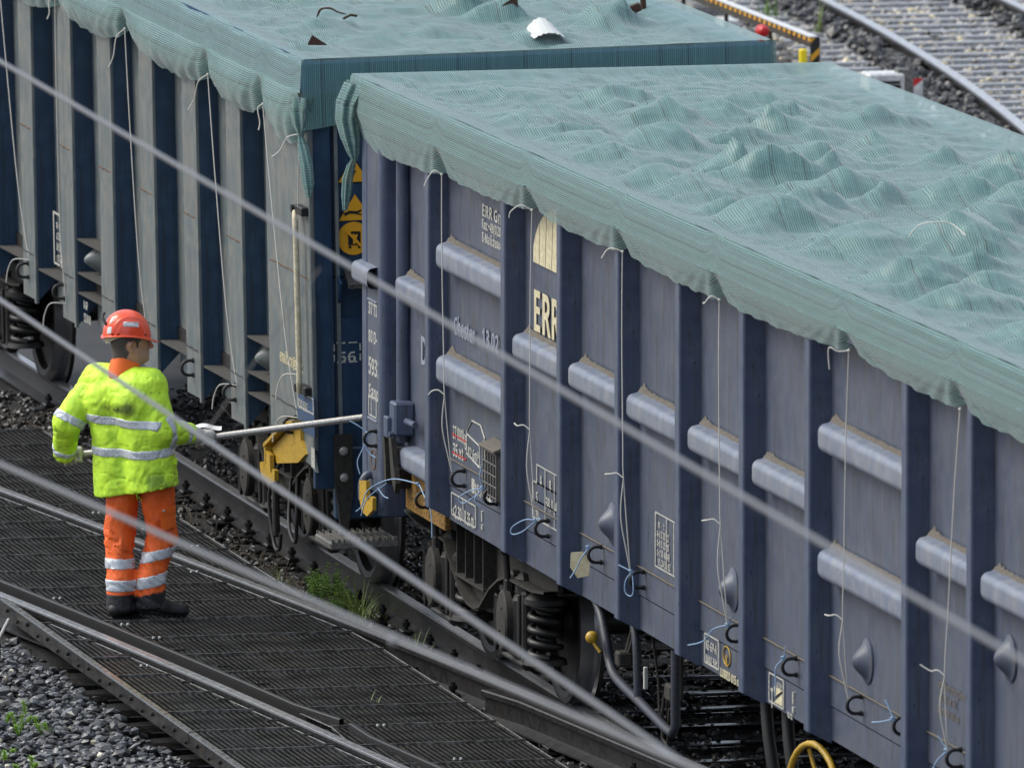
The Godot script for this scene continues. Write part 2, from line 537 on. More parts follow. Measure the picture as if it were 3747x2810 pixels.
func heap_shape(x0: float, x1: float, y: float, z0: float, z1: float, seed_: int) -> B:
	# dirt lying along a ledge, thicker in the corner at its start, ragged at its outer edge
	var f := fast_noise(seed_, 9.0, 3)
	var b := B.new()
	b.sheet(int((x1 - x0) * 26.0) + 4, 5, func(u: float, w: float):
		var x := lerpf(x0, x1, u)
		var edge := lerpf(0.62, 1.0, 0.5 + 0.5 * f.get_noise_1d(x * 3.0))
		var z := z0 + (z1 - z0) * w * edge
		var hh := (0.006 + 0.022 * exp(-(x - x0) * 14.0)) * (1.0 - w) * (1.0 + f.get_noise_2d(x * 4.0, z * 20.0)) + 0.0015
		return [Vector3(x, y + hh - 0.012 * w * w, z), Vector2(x, z)])
	return b

func hook_shape(h := 0.084, out := 0.073, bar := 0.0095) -> B:
	# U of round bar, its two ends on the plate at z = 0
	var pts := [Vector3(0, h * 0.5, -0.005), Vector3(0, h * 0.5, out * 0.45)]
	for k in range(1, 8):
		var a := PI * k / 8.0
		pts.append(Vector3(0, h * 0.5 * cos(a), out * 0.45 + out * 0.55 * sin(a)))
	pts.append_array([Vector3(0, -h * 0.5, out * 0.45), Vector3(0, -h * 0.5, -0.005)])
	var b := B.new()
	b.tube(pts, bar, 8)
	for s in [-1.0, 1.0]:
		b.tube([Vector3(0, s * h * 0.5, -0.004), Vector3(0, s * h * 0.5, 0.01)], bar * 1.5, 8)
	return b

func dome_shape(r := 0.115, out := 0.07) -> B:
	# pressed blister on a round flange, axis along z
	var b := B.new()
	var prof := [[r, 0.0], [r, 0.012], [r * 0.9, 0.016]]
	for k in 9:
		var u := k / 8.0
		prof.append([r * 0.9 * (1.0 - u), 0.016 + out * pow(sin(u * PI * 0.5), 1.5)])
	b.lathe(prof, Transform3D(Basis(Vector3(1, 0, 0), Vector3(0, 0, 1), Vector3(0, -1, 0)), Vector3.ZERO), 24)
	return b

func coil_shape(r: float, wire: float, y0: float, y1: float, turns: float) -> B:
	var pts := []
	var m := int(turns * 16.0)
	for k in m + 1:
		var u := float(k) / m
		var a := TAU * turns * u
		pts.append(Vector3(cos(a) * r, lerpf(y0, y1, u), sin(a) * r))
	var b := B.new()
	b.tube(pts, wire, 8)
	return b

func wheel_shape() -> Array:
	# [disc and rim, tread]; axle along z, flange on the inner (lower z) side
	var xf := Transform3D(Basis(Vector3(1, 0, 0), Vector3(0, 0, 1), Vector3(0, -1, 0)), Vector3.ZERO)
	var d := B.new()
	d.lathe([[0.0, -0.02], [0.09, -0.02], [0.11, -0.03], [0.36, 0.0], [0.38, -0.05], [0.425, -0.06], [0.49, -0.06], [0.488, -0.035]], xf, 40)
	d.lathe([[0.455, 0.075], [0.42, 0.078], [0.385, 0.07], [0.37, 0.03], [0.13, 0.045], [0.11, 0.09], [0.0, 0.09]], xf, 40)
	var t := B.new()
	t.lathe([[0.488, -0.035], [0.465, -0.022], [0.46, 0.0], [0.455, 0.075]], xf, 40)
	return [d, t]

var bogie_meshes := {}

func bogie_parts() -> void:
	# shared meshes of a two-axle bogie, centred on its middle, y from rail top
	var g := bogie_meshes
	var w := wheel_shape()
	g.wheel = w[0].mesh()
	g.tread = w[1].mesh()
	for side in [1.0, -1.0]:
		var b := B.new()
		var o := PackedVector2Array()
		for p in [[-1.75, 0.86], [-1.75, 0.74], [-1.45, 0.71], [-0.75, 0.70], [-0.62, 0.62], [-0.34, 0.47], [-0.16, 0.425], [0.02, 0.42], [0.16, 0.45], [0.40, 0.58], [0.62, 0.66], [0.80, 0.70], [1.45, 0.71], [1.75, 0.74], [1.75, 0.86]]:
			o.append(Vector2(p[0], p[1]))
		b.prism(o, 0.03, Transform3D(Basis.IDENTITY, Vector3(0, 0, side * 1.02)))
		# bottom flange following the dip
		var dip := [[-1.75, 0.735], [-1.45, 0.705], [-0.75, 0.695], [-0.62, 0.615], [-0.34, 0.465], [-0.16, 0.42], [0.02, 0.415], [0.16, 0.445], [0.40, 0.575], [0.62, 0.655], [0.80, 0.695], [1.45, 0.705], [1.75, 0.735]]
		b.sheet(dip.size() - 1, 1, func(u: float, v: float):
			var p: Array = dip[int(round(u * (dip.size() - 1)))]
			return [Vector3(p[0], p[1], side * lerpf(0.90, 1.13, v)), Vector2(p[0], v)], Vector3.DOWN)
		b.sheet(dip.size() - 1, 1, func(u: float, v: float):
			var p: Array = dip[int(round(u * (dip.size() - 1)))]
			return [Vector3(p[0], p[1] + 0.014, side * lerpf(0.90, 1.13, v)), Vector2(p[0], v)], Vector3.UP)
		b.sheet(dip.size() - 1, 1, func(u: float, v: float):
			var p: Array = dip[int(round(u * (dip.size() - 1)))]
			return [Vector3(p[0], p[1] + 0.014 * v, side * 1.13), Vector2(p[0], v)], Vector3(0, 0, side))
		b.box(Vector3(0, 0.87, side * 1.02), Vector3(3.5, 0.025, 0.2))
		for x in [-0.42, -0.2, 0.02, 0.24]:
			b.box(Vector3(x, 0.70, side * 1.085), Vector3(0.016, 0.28, 0.08))
		b.box(Vector3(-0.09, 0.555, side * 1.085), Vector3(0.72, 0.016, 0.09))
		g["frame%d" % int(side)] = b.mesh()
	var mid := B.new()
	mid.box(Vector3(0, 0.78, 0), Vector3(0.5, 0.2, 2.0), 0.02)
	for x in [-1.5, 1.5]:
		mid.box(Vector3(x, 0.76, 0), Vector3(0.12, 0.14, 2.0), 0.01)
	g.cross = mid.mesh()
	var ax := B.new()
	ax.tube([Vector3(0, 0.46, -1.0), Vector3(0, 0.46, 1.0)], 0.08, 12)
	g.axle = ax.mesh()
	# axle box with its oval cover, standing horn and links (outer face towards +z)
	var q := B.new()
	q.box(Vector3(0, 0.47, 0.02), Vector3(0.30, 0.32, 0.16), 0.03)
	q.box(Vector3(0.17, 0.44, 0.03), Vector3(0.10, 0.44, 0.07), 0.015)
	q.box(Vector3(-0.17, 0.44, 0.03), Vector3(0.10, 0.40, 0.07), 0.015)
	q.box(Vector3(0.10, 0.68, 0.02), Vector3(0.12, 0.14, 0.12), 0.03)
	q.box(Vector3(-0.10, 0.68, 0.02), Vector3(0.10, 0.12, 0.12), 0.02)
	q.tube([Vector3(0.0, 0.62, 0.10), Vector3(0.0, 0.87, 0.12)], 0.02, 8)
	q.ball(Vector3(0.0, 0.88, 0.12), Vector3(0.04, 0.045, 0.035), 10, 6)
	q.box(Vector3(0, 0.66, 0.10), Vector3(0.05, 0.10, 0.05), 0.01)
	q.box(Vector3(0.22, 0.47, 0.09), Vector3(0.03, 0.36, 0.02), 0.006)
	q.tube([Vector3(-0.27, 0.56, 0.10), Vector3(-0.30, 0.58, 0.10), Vector3(-0.32, 0.5, 0.10), Vector3(-0.32, 0.3, 0.10), Vector3(-0.29, 0.28, 0.10), Vector3(-0.27, 0.33, 0.10)], 0.012, 6, true)
	q.box(Vector3(-0.02, 0.255, 0.03), Vector3(0.5, 0.03, 0.1), 0.01)
	g.box = q.mesh()
	var c := B.new()
	var cx := Transform3D(Basis(Vector3(1, 0, 0), Vector3(0, 0, 1), Vector3(0, -1.45, 0)), Vector3(0, 0.475, 0.10))
	c.lathe([[0.12, 0.0], [0.12, 0.035], [0.108, 0.045], [0.05, 0.05], [0.0, 0.05]], cx, 24)
	c.ball(Vector3(0, 0.42, 0.155), Vector3(0.008, 0.008, 0.006), 6, 4)
	c.ball(Vector3(0.04, 0.55, 0.15), Vector3(0.008, 0.008, 0.006), 6, 4)
	g.cover = c.mesh()
	g.spring = coil_shape(0.085, 0.0195, 0.31, 0.60, 4.2).mesh()
	var sm := B.new()
	sm.add(coil_shape(0.045, 0.012, 0.31, 0.60, 6.0))
	sm.lathe([[0.0, 0.30], [0.115, 0.30], [0.125, 0.27], [0.0, 0.27]], Transform3D.IDENTITY, 16)
	sm.lathe([[0.0, 0.635], [0.122, 0.635], [0.122, 0.605], [0.0, 0.605]], Transform3D.IDENTITY, 16)
	sm.lathe([[0.055, 0.75], [0.06, 0.68], [0.115, 0.635]], Transform3D.IDENTITY, 16)
	g.seat = sm.mesh()
	var bl := B.new()
	bl.prism(PackedVector2Array([Vector2(0, 0.62), Vector2(0.07, 0.62), Vector2(0.09, 0.45), Vector2(0.07, 0.28), Vector2(0.01, 0.28), Vector2(0.03, 0.45)]), 0.09)
	bl.box(Vector3(0.09, 0.6, 0.04), Vector3(0.03, 0.4, 0.03), 0.005)
	g.shoe = bl.mesh()

func add_bogie(wagon: Node3D, at: Vector3) -> void:
	if bogie_meshes.is_empty():
		bogie_parts()
	var g := bogie_meshes
	var f := obj("bogie", g.cross, M.bogie, wagon, at)
	obj("side_frame", g["frame1"], M.bogie_dirt, f)
	obj("side_frame", g["frame-1"], M.bogie, f)
	for x in [-0.9, 0.9]:
		obj("axle", g.axle, M.iron, f, Vector3(x, 0, 0))
		for side in [1.0, -1.0]:
			var turn := Basis.IDENTITY if side > 0.0 else Basis(Vector3.UP, PI)
			var w := obj("wheel", g.wheel, M.wheel, f)
			w.transform = Transform3D(turn, Vector3(x, 0.46, 0.75 * side))
			var t := obj("wheel_tread", g.tread, M.tread, f)
			t.transform = w.transform
			var q := obj("axle_box", g.box, M.bogie, f)
			q.transform = Transform3D(turn, Vector3(x, 0, 1.03 * side))
			var c := obj("axle_box_cover", g.cover, M.bogie_dirt, f)
			c.transform = q.transform
			for sx in [-0.3, 0.3]:
				obj("coil_spring", g.spring, M.spring, f, Vector3(x + sx, 0, 0.99 * side))
				obj("spring_seat", g.seat, M.bogie, f, Vector3(x + sx, 0, 0.99 * side))
			var s := obj("brake_shoe", g.shoe, M.bogie, f)
			s.transform = Transform3D(Basis.IDENTITY, Vector3(x + (0.47 if x < 0.0 else -0.57), 0, 0.71 * side))

# ------------------------------------------------------------------ the grey-blue wagon on the right

const ERF_POSTS := [[1.70, 1.80], [3.59, 3.69], [4.93, 5.02], [6.27, 6.36], [7.62, 7.72], [9.00, 9.10], [10.37, 10.47], [12.30, 12.40], [13.54, 13.63]]

func build_erf() -> Node3D:
	var base := Vector3(7.4, 0, 0)
	var w := thing("freight_wagon", "grey-blue open freight wagon with horizontal ribs and chalk marks, nearest the camera", "freight wagon", base)
	var off := -base
	var zp := 1.245
	var zo := 1.36
	var y0 := 0.915
	var y1 := 3.14
	# floor, far wall and end walls
	var b := B.new()
	b.box(Vector3(7.72, 1.16, 0), Vector3(15.1, 0.10, 2.46))
	b.box(Vector3(7.72, 1.0, 0), Vector3(14.3, 0.24, 0.5), 0.02)
	obj("floor", b, M.bogie, w, off)
	b = B.new()
	b.box(Vector3(7.72, 2.03, -1.24), Vector3(15.1, 2.22, 0.02))
	for p in ERF_POSTS:
		b.add(post_shape(p[0], p[1], 0.0, 0.1, y0, y1), Transform3D(Basis(Vector3.UP, PI), Vector3(p[0] + p[1], 0, -1.25)))
	obj("far_side_wall", b, M.erf, w, off)
	for x in [0.17, 15.28]:
		b = B.new()
		b.box(Vector3(x, 2.05, 0), Vector3(0.03, 2.2, 2.48))
		for z in [-0.8, 0.0, 0.8]:
			b.box(Vector3(x + (-0.04 if x < 1.0 else 0.04), 2.05, z), Vector3(0.06, 2.1, 0.14), 0.01)
		b.box(Vector3(x, 1.02, 0), Vector3(0.06, 0.34, 2.5), 0.01)
		obj("end_wall", b, M.erf, w, off)
	# side panels, bay by bay
	var xs := [[0.64, 1.70]]
	for k in ERF_POSTS.size():
		xs.append([ERF_POSTS[k][1], ERF_POSTS[k + 1][0] if k + 1 < ERF_POSTS.size() else 15.2])
	for k in xs.size():
		var a: float = xs[k][0]
		var e: float = xs[k][1]
		var door := k == 0 or k == 1
		obj("side_panel", panel_shape(a, e, 1.262 if k != 0 else 1.18, y1, zp, 100 + k), M.erf, w, off)
		if k == 0:
			continue
		b = B.new()
		b.box(Vector3((a + e) * 0.5, 1.186, zp - 0.0085), Vector3(e - a, 0.15, 0.022), 0.003)
		obj("sill_plate", b, M.erf, w, off)
		b = B.new()
		b.box(Vector3((a + e) * 0.5, 1.006 + 0.0015 * a, zp - 0.014), Vector3(e - a, 0.195 - 0.003 * a, 0.02))
		obj("lower_sill_plate", b, M.erf, w, off)
		b = B.new()
		var pts := []
		var f := fast_noise(700 + k, 14.0, 2)
		for s in 25:
			var x := lerpf(a, e, s / 24.0)
			pts.append(Vector3(x, 1.263 + 0.002 * f.get_noise_1d(x), zp + 0.006))
		b.tube(pts, 0.006, 5)
		obj("weld_seam", b, M.dust, w, off)
	for k in ERF_POSTS.size():
		var p: Array = ERF_POSTS[k]
		var flange := post_shape(p[0], p[1], zo - 0.022, zo, y0 + 0.055, y1, 0.01, 0.014)
		var po := obj("post", flange, M.erf_post, w, off)
		obj("post_web", post_shape(p[0] + 0.002, p[1] - 0.002, zp - 0.01, zo - 0.021, y0, y1, 0.055, 0.002), M.erf_web, po)
	# end corner: outer angle, lettered plate, corner post
	obj("corner_angle", post_shape(0.14, 0.27, 1.20, 1.375, 0.86, y1, 0.0), M.erf_post, w, off)
	b = B.new()
	b.box(Vector3(0.42, 2.0, 1.353), Vector3(0.32, 2.06, 0.03))
	obj("corner_plate", b, M.erf, w, off)
	for y in [1.30, 1.98]:
		b = B.new()
		b.box(Vector3(0.40, y, 1.369), Vector3(0.24, 0.012, 0.012), 0.003)
		obj("corner_plate_rim", b, M.erf_rib, w, off)
	b = B.new()
	b.box(Vector3(0.42, 1.06, 1.351), Vector3(0.32, 0.34, 0.03), 0.004)
	obj("corner_foot_plate", b, M.erf, w, off)
	obj("corner_post", post_shape(0.53, 0.64, 1.24, 1.375, 0.78, y1, 0.0, 0.04), M.erf_web, w, off)
	# round door posts and locking gear of the first bay
	b = B.new()
	b.tube([Vector3(0.78, 1.22, 1.275), Vector3(0.78, 3.1, 1.275)], 0.04, 16)
	obj("door_tube", b, M.erf_web, w, off)
	b = B.new()
	b.box(Vector3(0.86, 1.365, 1.30), Vector3(0.14, 0.19, 0.12), 0.012)
	b.box(Vector3(0.80, 1.31, 1.37), Vector3(0.10, 0.12, 0.03), 0.006)
	b.tube([Vector3(0.98, 1.36, 1.30), Vector3(1.16, 1.36, 1.29)], 0.02, 8)
	b.tube([Vector3(0.9, 1.28, 1.365), Vector3(0.9, 1.28, 1.385)], 0.016, 8)
	obj("door_lock", b, M.erf_web, w, off)
	b = B.new()
	b.prism(PackedVector2Array([Vector2(0, 0), Vector2(0.05, 0.01), Vector2(0.09, -0.12), Vector2(0.10, -0.26), Vector2(0.05, -0.24), Vector2(0.03, -0.12)]), 0.05, Transform3D(Basis.IDENTITY, Vector3(0.70, 1.24, 1.33)))
	b.prism(PackedVector2Array([Vector2(0, 0), Vector2(0.07, 0.0), Vector2(0.13, -0.15), Vector2(0.19, -0.24), Vector2(0.16, -0.3), Vector2(0.07, -0.22)]), 0.03, Transform3D(Basis.IDENTITY, Vector3(0.86, 1.26, 1.35)))
	b.box(Vector3(0.75, 1.12, 1.29), Vector3(0.16, 0.12, 0.1), 0.01)
	b.box(Vector3(0.78, 1.02, 1.28), Vector3(0.14, 0.12, 0.1), 0.01)
	obj("door_latch", b, M.bogie_dirt, w, off)
	b = B.new()
	b.add(rib_shape(0.86, 1.70, 1.145, 0.13, 1.2, 1.335))
	obj("door_sill_tube", b, M.erf_rib, w, off)
	b = B.new()
	b.box(Vector3(1.2, 0.945, 1.225), Vector3(1.0, 0.23, 0.04), 0.006)
	obj("yellow_frame_plate", b, M.yellow_dirty, w, off)
	# shunting hook under the corner
	var hk := B.new()
	hk.tube(curve([Vector3(0.36, 0.97, 1.34), Vector3(0.36, 0.98, 1.39), Vector3(0.36, 0.93, 1.42), Vector3(0.36, 0.84, 1.42)], 4), 0.024, 8)
	obj("hook_bracket", hk, M.erf, w, off)
	hk = B.new()
	hk.prism(PackedVector2Array([Vector2(0.50, 0.955), Vector2(0.68, 0.975), Vector2(0.69, 0.87), Vector2(0.735, 0.855), Vector2(0.78, 0.90), Vector2(0.85, 0.90), Vector2(0.845, 0.83), Vector2(0.70, 0.775), Vector2(0.56, 0.785), Vector2(0.50, 0.85)]), 0.022, Transform3D(Basis.IDENTITY, Vector3(-0.10, 0.0, 1.425)))
	obj("tow_hook", hk, M.yellow, w, off)
	# ribs with the dirt that lies on them
	var ribs := [[0.06, 0.53, 2.12, 0.12, true], [0.86, 1.70, 2.12, 0.11, true], [1.90, 3.59, 2.41, 0.15, true], [1.90, 3.59, 1.775, 0.16, true]]
	for k in [1, 2, 3, 4, 5]:
		ribs.append([ERF_POSTS[k][1] + 0.10, ERF_POSTS[k + 1][0], 2.13, 0.14, true])
	ribs.append_array([[10.56, 12.30, 2.48, 0.145, true], [10.56, 12.30, 1.845, 0.15, true], [12.50, 13.54, 2.17, 0.14, true], [13.73, 15.2, 2.165, 0.14, true]])
	for k in ribs.size():
		var r: Array = ribs[k]
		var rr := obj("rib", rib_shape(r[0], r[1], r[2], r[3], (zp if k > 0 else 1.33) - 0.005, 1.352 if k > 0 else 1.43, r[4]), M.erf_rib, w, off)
		if k > 0:
			var d := obj("dirt", heap_shape(r[0] + 0.03, r[1] - 0.01, r[2] + r[3] * 0.5 + 0.012, zp + 0.004, 1.296, 300 + k), M.dust, rr)
			d.set_meta("kind", "stuff")
	# rim
	b = B.new()
	b.box(Vector3(7.72, 3.10, 1.30), Vector3(15.16, 0.16, 0.14), 0.02)
	b.box(Vector3(7.72, 3.10, -1.30), Vector3(15.16, 0.16, 0.14), 0.02)
	b.box(Vector3(0.2, 3.10, 0), Vector3(0.14, 0.16, 2.46), 0.02)
	b.box(Vector3(15.24, 3.10, 0), Vector3(0.14, 0.16, 2.46), 0.02)
	obj("rim", b, M.erf, w, off)
	# rope hooks and blisters
	var hm := hook_shape().mesh()
	for p in [[2.26, 1.20], [3.07, 1.205], [4.31, 1.19], [5.56, 1.215], [6.52, 1.21], [8.64, 1.22], [9.82, 1.215], [11.14, 1.21], [12.06, 1.24], [13.08, 1.23]]:
		obj("rope_hook", hm, M.black, w, off + Vector3(p[0], p[1], zp + 0.012))
	obj("rope_hook", hm, M.black, w, off + Vector3(0.50, 1.205, 1.367))
	obj("rope_hook", hm, M.black, w, off + Vector3(1.30, 0.955, 1.246))
	var dm := dome_shape().mesh()
	for p in [[5.78, 1.41], [8.45, 1.42], [11.22, 1.44], [13.95, 1.84]]:
		obj("blister", dm, M.erf, w, off + Vector3(p[0], p[1], zp - 0.004))
	# wire holder for consignment papers
	b = B.new()
	for k in 6:
		var x := 2.98 + 0.32 * k / 5.0
		b.tube([Vector3(x, 1.20, 1.315), Vector3(x, 1.47, 1.315)], 0.005, 5)
	for k in 5:
		b.tube([Vector3(2.98, 1.22 + 0.06 * k, 1.315), Vector3(3.31, 1.22 + 0.06 * k, 1.315)], 0.004, 5)
	obj("label_grille", b, M.step, w, off)
	b = B.new()
	b.box(Vector3(3.145, 1.34, 1.27), Vector3(0.34, 0.29, 0.05), 0.005)
	obj("label_box", b, M.black, w, off)
	b = B.new()
	b.box(Vector3(3.145, 1.495, 1.29), Vector3(0.37, 0.02, 0.10), 0.004, Basis(Vector3.RIGHT, 0.35))
	obj("label_box_lid", b, M.dust, w, off)
	# running gear
	add_bogie(w, off + Vector3(1.9, 0, 0))
	add_bogie(w, off + Vector3(12.9, 0, 0))
	b = B.new()
	b.tube(curve([Vector3(5.12, 0.95, 1.2), Vector3(5.30, 0.86, 1.2), Vector3(5.42, 0.74, 1.2), Vector3(5.52, 0.62, 1.2), Vector3(5.68, 0.56, 1.2), Vector3(6.2, 0.51, 1.2), Vector3(6.78, 0.455, 1.2)], 5) + [Vector3(6.93, 0.45, 1.2), Vector3(7.0, 0.5, 1.2), Vector3(7.0, 0.9, 1.2)], 0.026, 10)
	b.tube(curve([Vector3(6.02, 0.95, 1.2), Vector3(6.12, 0.8, 1.2), Vector3(6.15, 0.51, 1.2)], 5), 0.022, 10)
	obj("step_tube", b, M.pipe_shaded_dirty, w, off)
	b = B.new()
	b.tube([Vector3(5.50, 0.68, 1.25), Vector3(5.46, 0.73, 1.28)], 0.01, 6)
	b.ball(Vector3(5.45, 0.755, 1.285), Vector3(0.035, 0.035, 0.035), 12, 8)
	obj("valve_handle", b, M.yellow, w, off)
	b = B.new()
	b.box(Vector3(5.62, 0.66, 1.15), Vector3(0.10, 0.08, 0.08), 0.01)
	b.tube([Vector3(5.60, 0.69, 1.13), Vector3(5.60, 1.0, 1.05)], 0.013, 6)
	b.tube([Vector3(5.65, 0.69, 1.13), Vector3(5.70, 1.0, 1.05)], 0.011, 6)
	obj("brake_valve", b, M.bogie_dirt, w, off)
	b = B.new()
	b.tube([Vector3(6.0, 0.95, 1.1), Vector3(6.2, 0.62, 1.1), Vector3(6.22, 0.45, 1.1), Vector3(6.4, 0.45, 1.1), Vector3(6.4, 0.6, 1.1)], 0.008, 5)
	obj("release_wire", b, M.bogie_dirt, w, off)
	b = B.new()
	b.box(Vector3(6.08, 0.62, 1.14), Vector3(0.022, 0.12, 0.022), 0.004)
	obj("white_tab", b, M.white, w, off)
	for q in [[6.55, 0.014], [6.71, 0.012]]:
		b = B.new()
		b.tube([Vector3(q[0], 0.95, 1.1), Vector3(q[0] + 0.01, 0.6, 1.1)], q[1], 6)
		obj("brake_rod", b, M.bogie_dirt, w, off)
	b = B.new()
	b.box(Vector3(6.62, 0.62, 1.12), Vector3(0.14, 0.09, 0.07), 0.012)
	obj("brake_block", b, M.bogie_dirt, w, off)
	b = B.new()
	b.tube([Vector3(6.55, 0.6, 1.15), Vector3(6.5, 0.5, 1.15), Vector3(6.5, 0.36, 1.15), Vector3(6.62, 0.34, 1.15), Vector3(6.66, 0.54, 1.15)], 0.009, 6)
	obj("brake_link", b, M.bogie_dirt, w, off)
	for x in [8.55, 9.0, 10.9, 11.1]:
		b = B.new()
		b.tube(curve([Vector3(x - 0.2, 1.0, 1.05), Vector3(x - 0.08, 0.72, 1.07), Vector3(x, 0.45, 1.05), Vector3(x + 0.02, 0.1, 1.0)], 5), 0.032, 8)
		obj("air_hose", b, M.rubber, w, off)
	b = B.new()
	var ring := []
	for k in 28:
		var a := TAU * k / 28.0
		ring.append(Vector3(10.35 + 0.30 * cos(a), 0.60 + 0.30 * sin(a), 1.30 - 0.06 * cos(a)))
	b.tube(ring, 0.017, 8, true)
	for k in 4:
		var a := TAU * k / 4.0 + 0.5
		b.tube([Vector3(10.35, 0.60, 1.24), Vector3(10.35 + 0.29 * cos(a), 0.60 + 0.29 * sin(a), 1.29)], 0.011, 6)
	obj("brake_hand_wheel", b, M.yellow, w, off)
	b = B.new()
	b.tube([Vector3(4.95, 0.66, 0.3), Vector3(6.1, 0.66, 0.3)], 0.24, 20)
	obj("air_tank", b, M.bogie, w, off)
	for z in [-0.875, 0.875]:
		b = B.new()
		b.tube([Vector3(0.2, 1.06, z), Vector3(-0.3, 1.06, z)], 0.09, 12)
		b.lathe([[0.0, 0.0], [0.22, 0.02], [0.225, 0.05], [0.09, 0.07]], Transform3D(Basis(Vector3(0, 0, 1), Vector3(1, 0, 0), Vector3(0, 1, 0)), Vector3(-0.37, 1.06, z)), 20)
		obj("buffer", b, M.iron, w, off)
	erf_writing(w, off)
	return w

func erf_writing(w: Node3D, off: Vector3) -> void:
	var z := 1.2485
	var st: Material = M.stencil
	var put := func(t: String, h: float, x: float, y: float, m: Material, wide: float):
		return lettering("lettering", t, h, off + Vector3(x, y, z), m, w, wide)
	put.call("ERR GmbH", 0.068, 2.66, 2.745, st, 1.5)
	put.call("Fax:+49(0)20397", 0.054, 2.66, 2.668, st, 1.05)
	put.call("E-Mail:dsso@a", 0.054, 2.66, 2.595, st, 1.1)
	var big := lettering("large_lettering", "ERR", 0.225, off + Vector3(3.90, 2.335, z), M.cream, w, 1.14, false, Basis.IDENTITY, true)
	# arched emblem of upright strips above the large letters
	var b := B.new()
	for k in 4:
		var x0 := 3.92 + 0.146 * k
		var o := PackedVector2Array()
		for s in 7:
			var x := x0 + 0.135 * s / 6.0
			var q := clampf((x - 3.9) / 0.62, 0.02, 1.0)
			o.append(Vector2(x + 0.06 * q, 2.59 + 0.36 * sqrt(q * (2.0 - q))))
		o.append(Vector2(x0 + 0.135, 2.60))
		o.append(Vector2(x0, 2.60))
		b.prism(o, 0.0016, Transform3D(Basis.IDENTITY, Vector3(0, 0, z)))
	obj("emblem", b, M.cream, w, off)
	put.call("Chester", 0.10, 1.96, 2.02, M.chalk, 1.0)
	put.call("13.02", 0.10, 2.66, 2.04, M.chalk, 1.2)
	put.call("Do 46", 0.16, 1.10, 1.78, M.chalk, 1.1)
	put.call("16", 0.16, 1.22, 1.48, M.chalk, 1.3)
	put.call("L", 0.19, 1.30, 1.22, st, 1.1)
	put.call("7,h", 0.07, 1.36, 1.36, st, 1.0)
	put.call("27 000kg", 0.075, 1.93, 1.42, st, 0.8)
	put.call("35.xt", 0.075, 1.93, 1.322, st, 1.1)
	for y in [1.405, 1.305]:
		b = B.new()
		b.box(Vector3(2.09, y, z), Vector3(0.36, 0.010, 0.002))
		obj("red_line", b, M.red, w, off)
	b = B.new()
	for q in [[2.28, 1.34, 2.28, 1.47], [2.28, 1.47, 2.40, 1.54], [2.40, 1.54, 2.62, 1.54], [2.62, 1.54, 2.72, 1.48], [2.72, 1.48, 2.72, 1.36], [2.72, 1.36, 2.60, 1.30], [2.60, 1.30, 2.28, 1.34], [2.60, 1.30, 2.60, 1.42], [2.28, 1.45, 2.60, 1.42], [2.60, 1.42, 2.72, 1.48]]:
		b.tube([Vector3(q[0], q[1], z - 0.003), Vector3(q[2], q[3], z - 0.003)], 0.0055, 4)
	obj("volume_mark", b, st, w, off)
	put.call("82.6m³", 0.06, 2.31, 1.355, st, 1.0)
	put.call("14.49m", 0.06, 2.74, 1.40, st, 0.9)
	put.call("├15.74m┤", 0.062, 2.40, 1.17, st, 1.15)
	frame_marks(w, off, [[1.90, 0.955, 2.50, 1.075]], [2.19])
	put.call("<2.30", 0.075, 1.925, 0.978, st, 0.88)
	put.call("R 35 m", 0.075, 2.22, 0.978, st, 0.72)
	frame_marks(w, off, [[4.0, 1.40, 4.9, 1.50], [3.9, 1.30, 4.9, 1.40], [3.9, 1.20, 4.9, 1.30]], [4.2, 4.42, 4.64])
	put.call("A", 0.06, 4.07, 1.42, st, 1.0); put.call("B", 0.06, 4.29, 1.42, st, 1.0); put.call("C", 0.06, 4.51, 1.42, st, 1.0)
	put.call("S", 0.06, 3.98, 1.32, st, 1.0); put.call("38,0", 0.06, 4.21, 1.32, st, 1.1); put.call("44,9", 0.06, 4.43, 1.32, st, 1.1); put.call("52,9", 0.06, 4.66, 1.32, st, 1.1)
	put.call("120", 0.06, 3.93, 1.22, st, 0.8); put.call("00,0", 0.06, 4.47, 1.22, st, 0.9)
	frame_marks(w, off, [[4.55, 1.53, 4.85, 1.68], [4.55, 1.68, 4.85, 1.82]], [])
	put.call("DB", 0.08, 4.58, 1.71, st, 0.9); put.call("000", 0.06, 4.58, 1.57, st, 0.7)
	frame_marks(w, off, [[6.75, 1.315, 7.32, 1.60]], [7.0, 7.16])
	var rows := ["  m  -  t", "a-a 3 20 22", "b-b 5 25 28", "c-c 10 44 49", "  15,24 52 62"]
	for k in rows.size():
		put.call(rows[k], 0.038, 6.78, 1.545 - 0.05 * k, st, 1.0)
	frame_marks(w, off, [[7.84, 0.96, 8.14, 1.11]], [])
	put.call("KE-GP-A", 0.048, 7.86, 1.055, st, 0.95); put.call("MAX.59t", 0.048, 7.86, 0.98, st, 0.95)
	put.call("LUBRID 015 m²", 0.045, 8.17, 0.955, M.cream, 1.0)
	b = B.new()
	var ring := []
	for k in 20:
		ring.append(Vector3(8.31 + 0.075 * cos(TAU * k / 20.0), 1.055 + 0.05 * sin(TAU * k / 20.0), z - 0.002))
	b.tube(ring, 0.0042, 4, true)
	obj("round_mark", b, M.yellow, w, off)
	put.call("K", 0.06, 8.285, 1.03, M.yellow, 0.9)
	frame_marks(w, off, [[9.22, 0.955, 9.52, 1.10]], [])
	put.call("T", 0.10, 9.25, 0.975, st, 0.7); put.call("MAX 59 t", 0.03, 9.34, 1.06, st, 0.9)
	b = B.new()
	b.prism(PackedVector2Array([Vector2(9.33, 0.965), Vector2(9.50, 0.965), Vector2(9.50, 1.03)]), 0.0016, Transform3D(Basis.IDENTITY, Vector3(0, 0, z)))
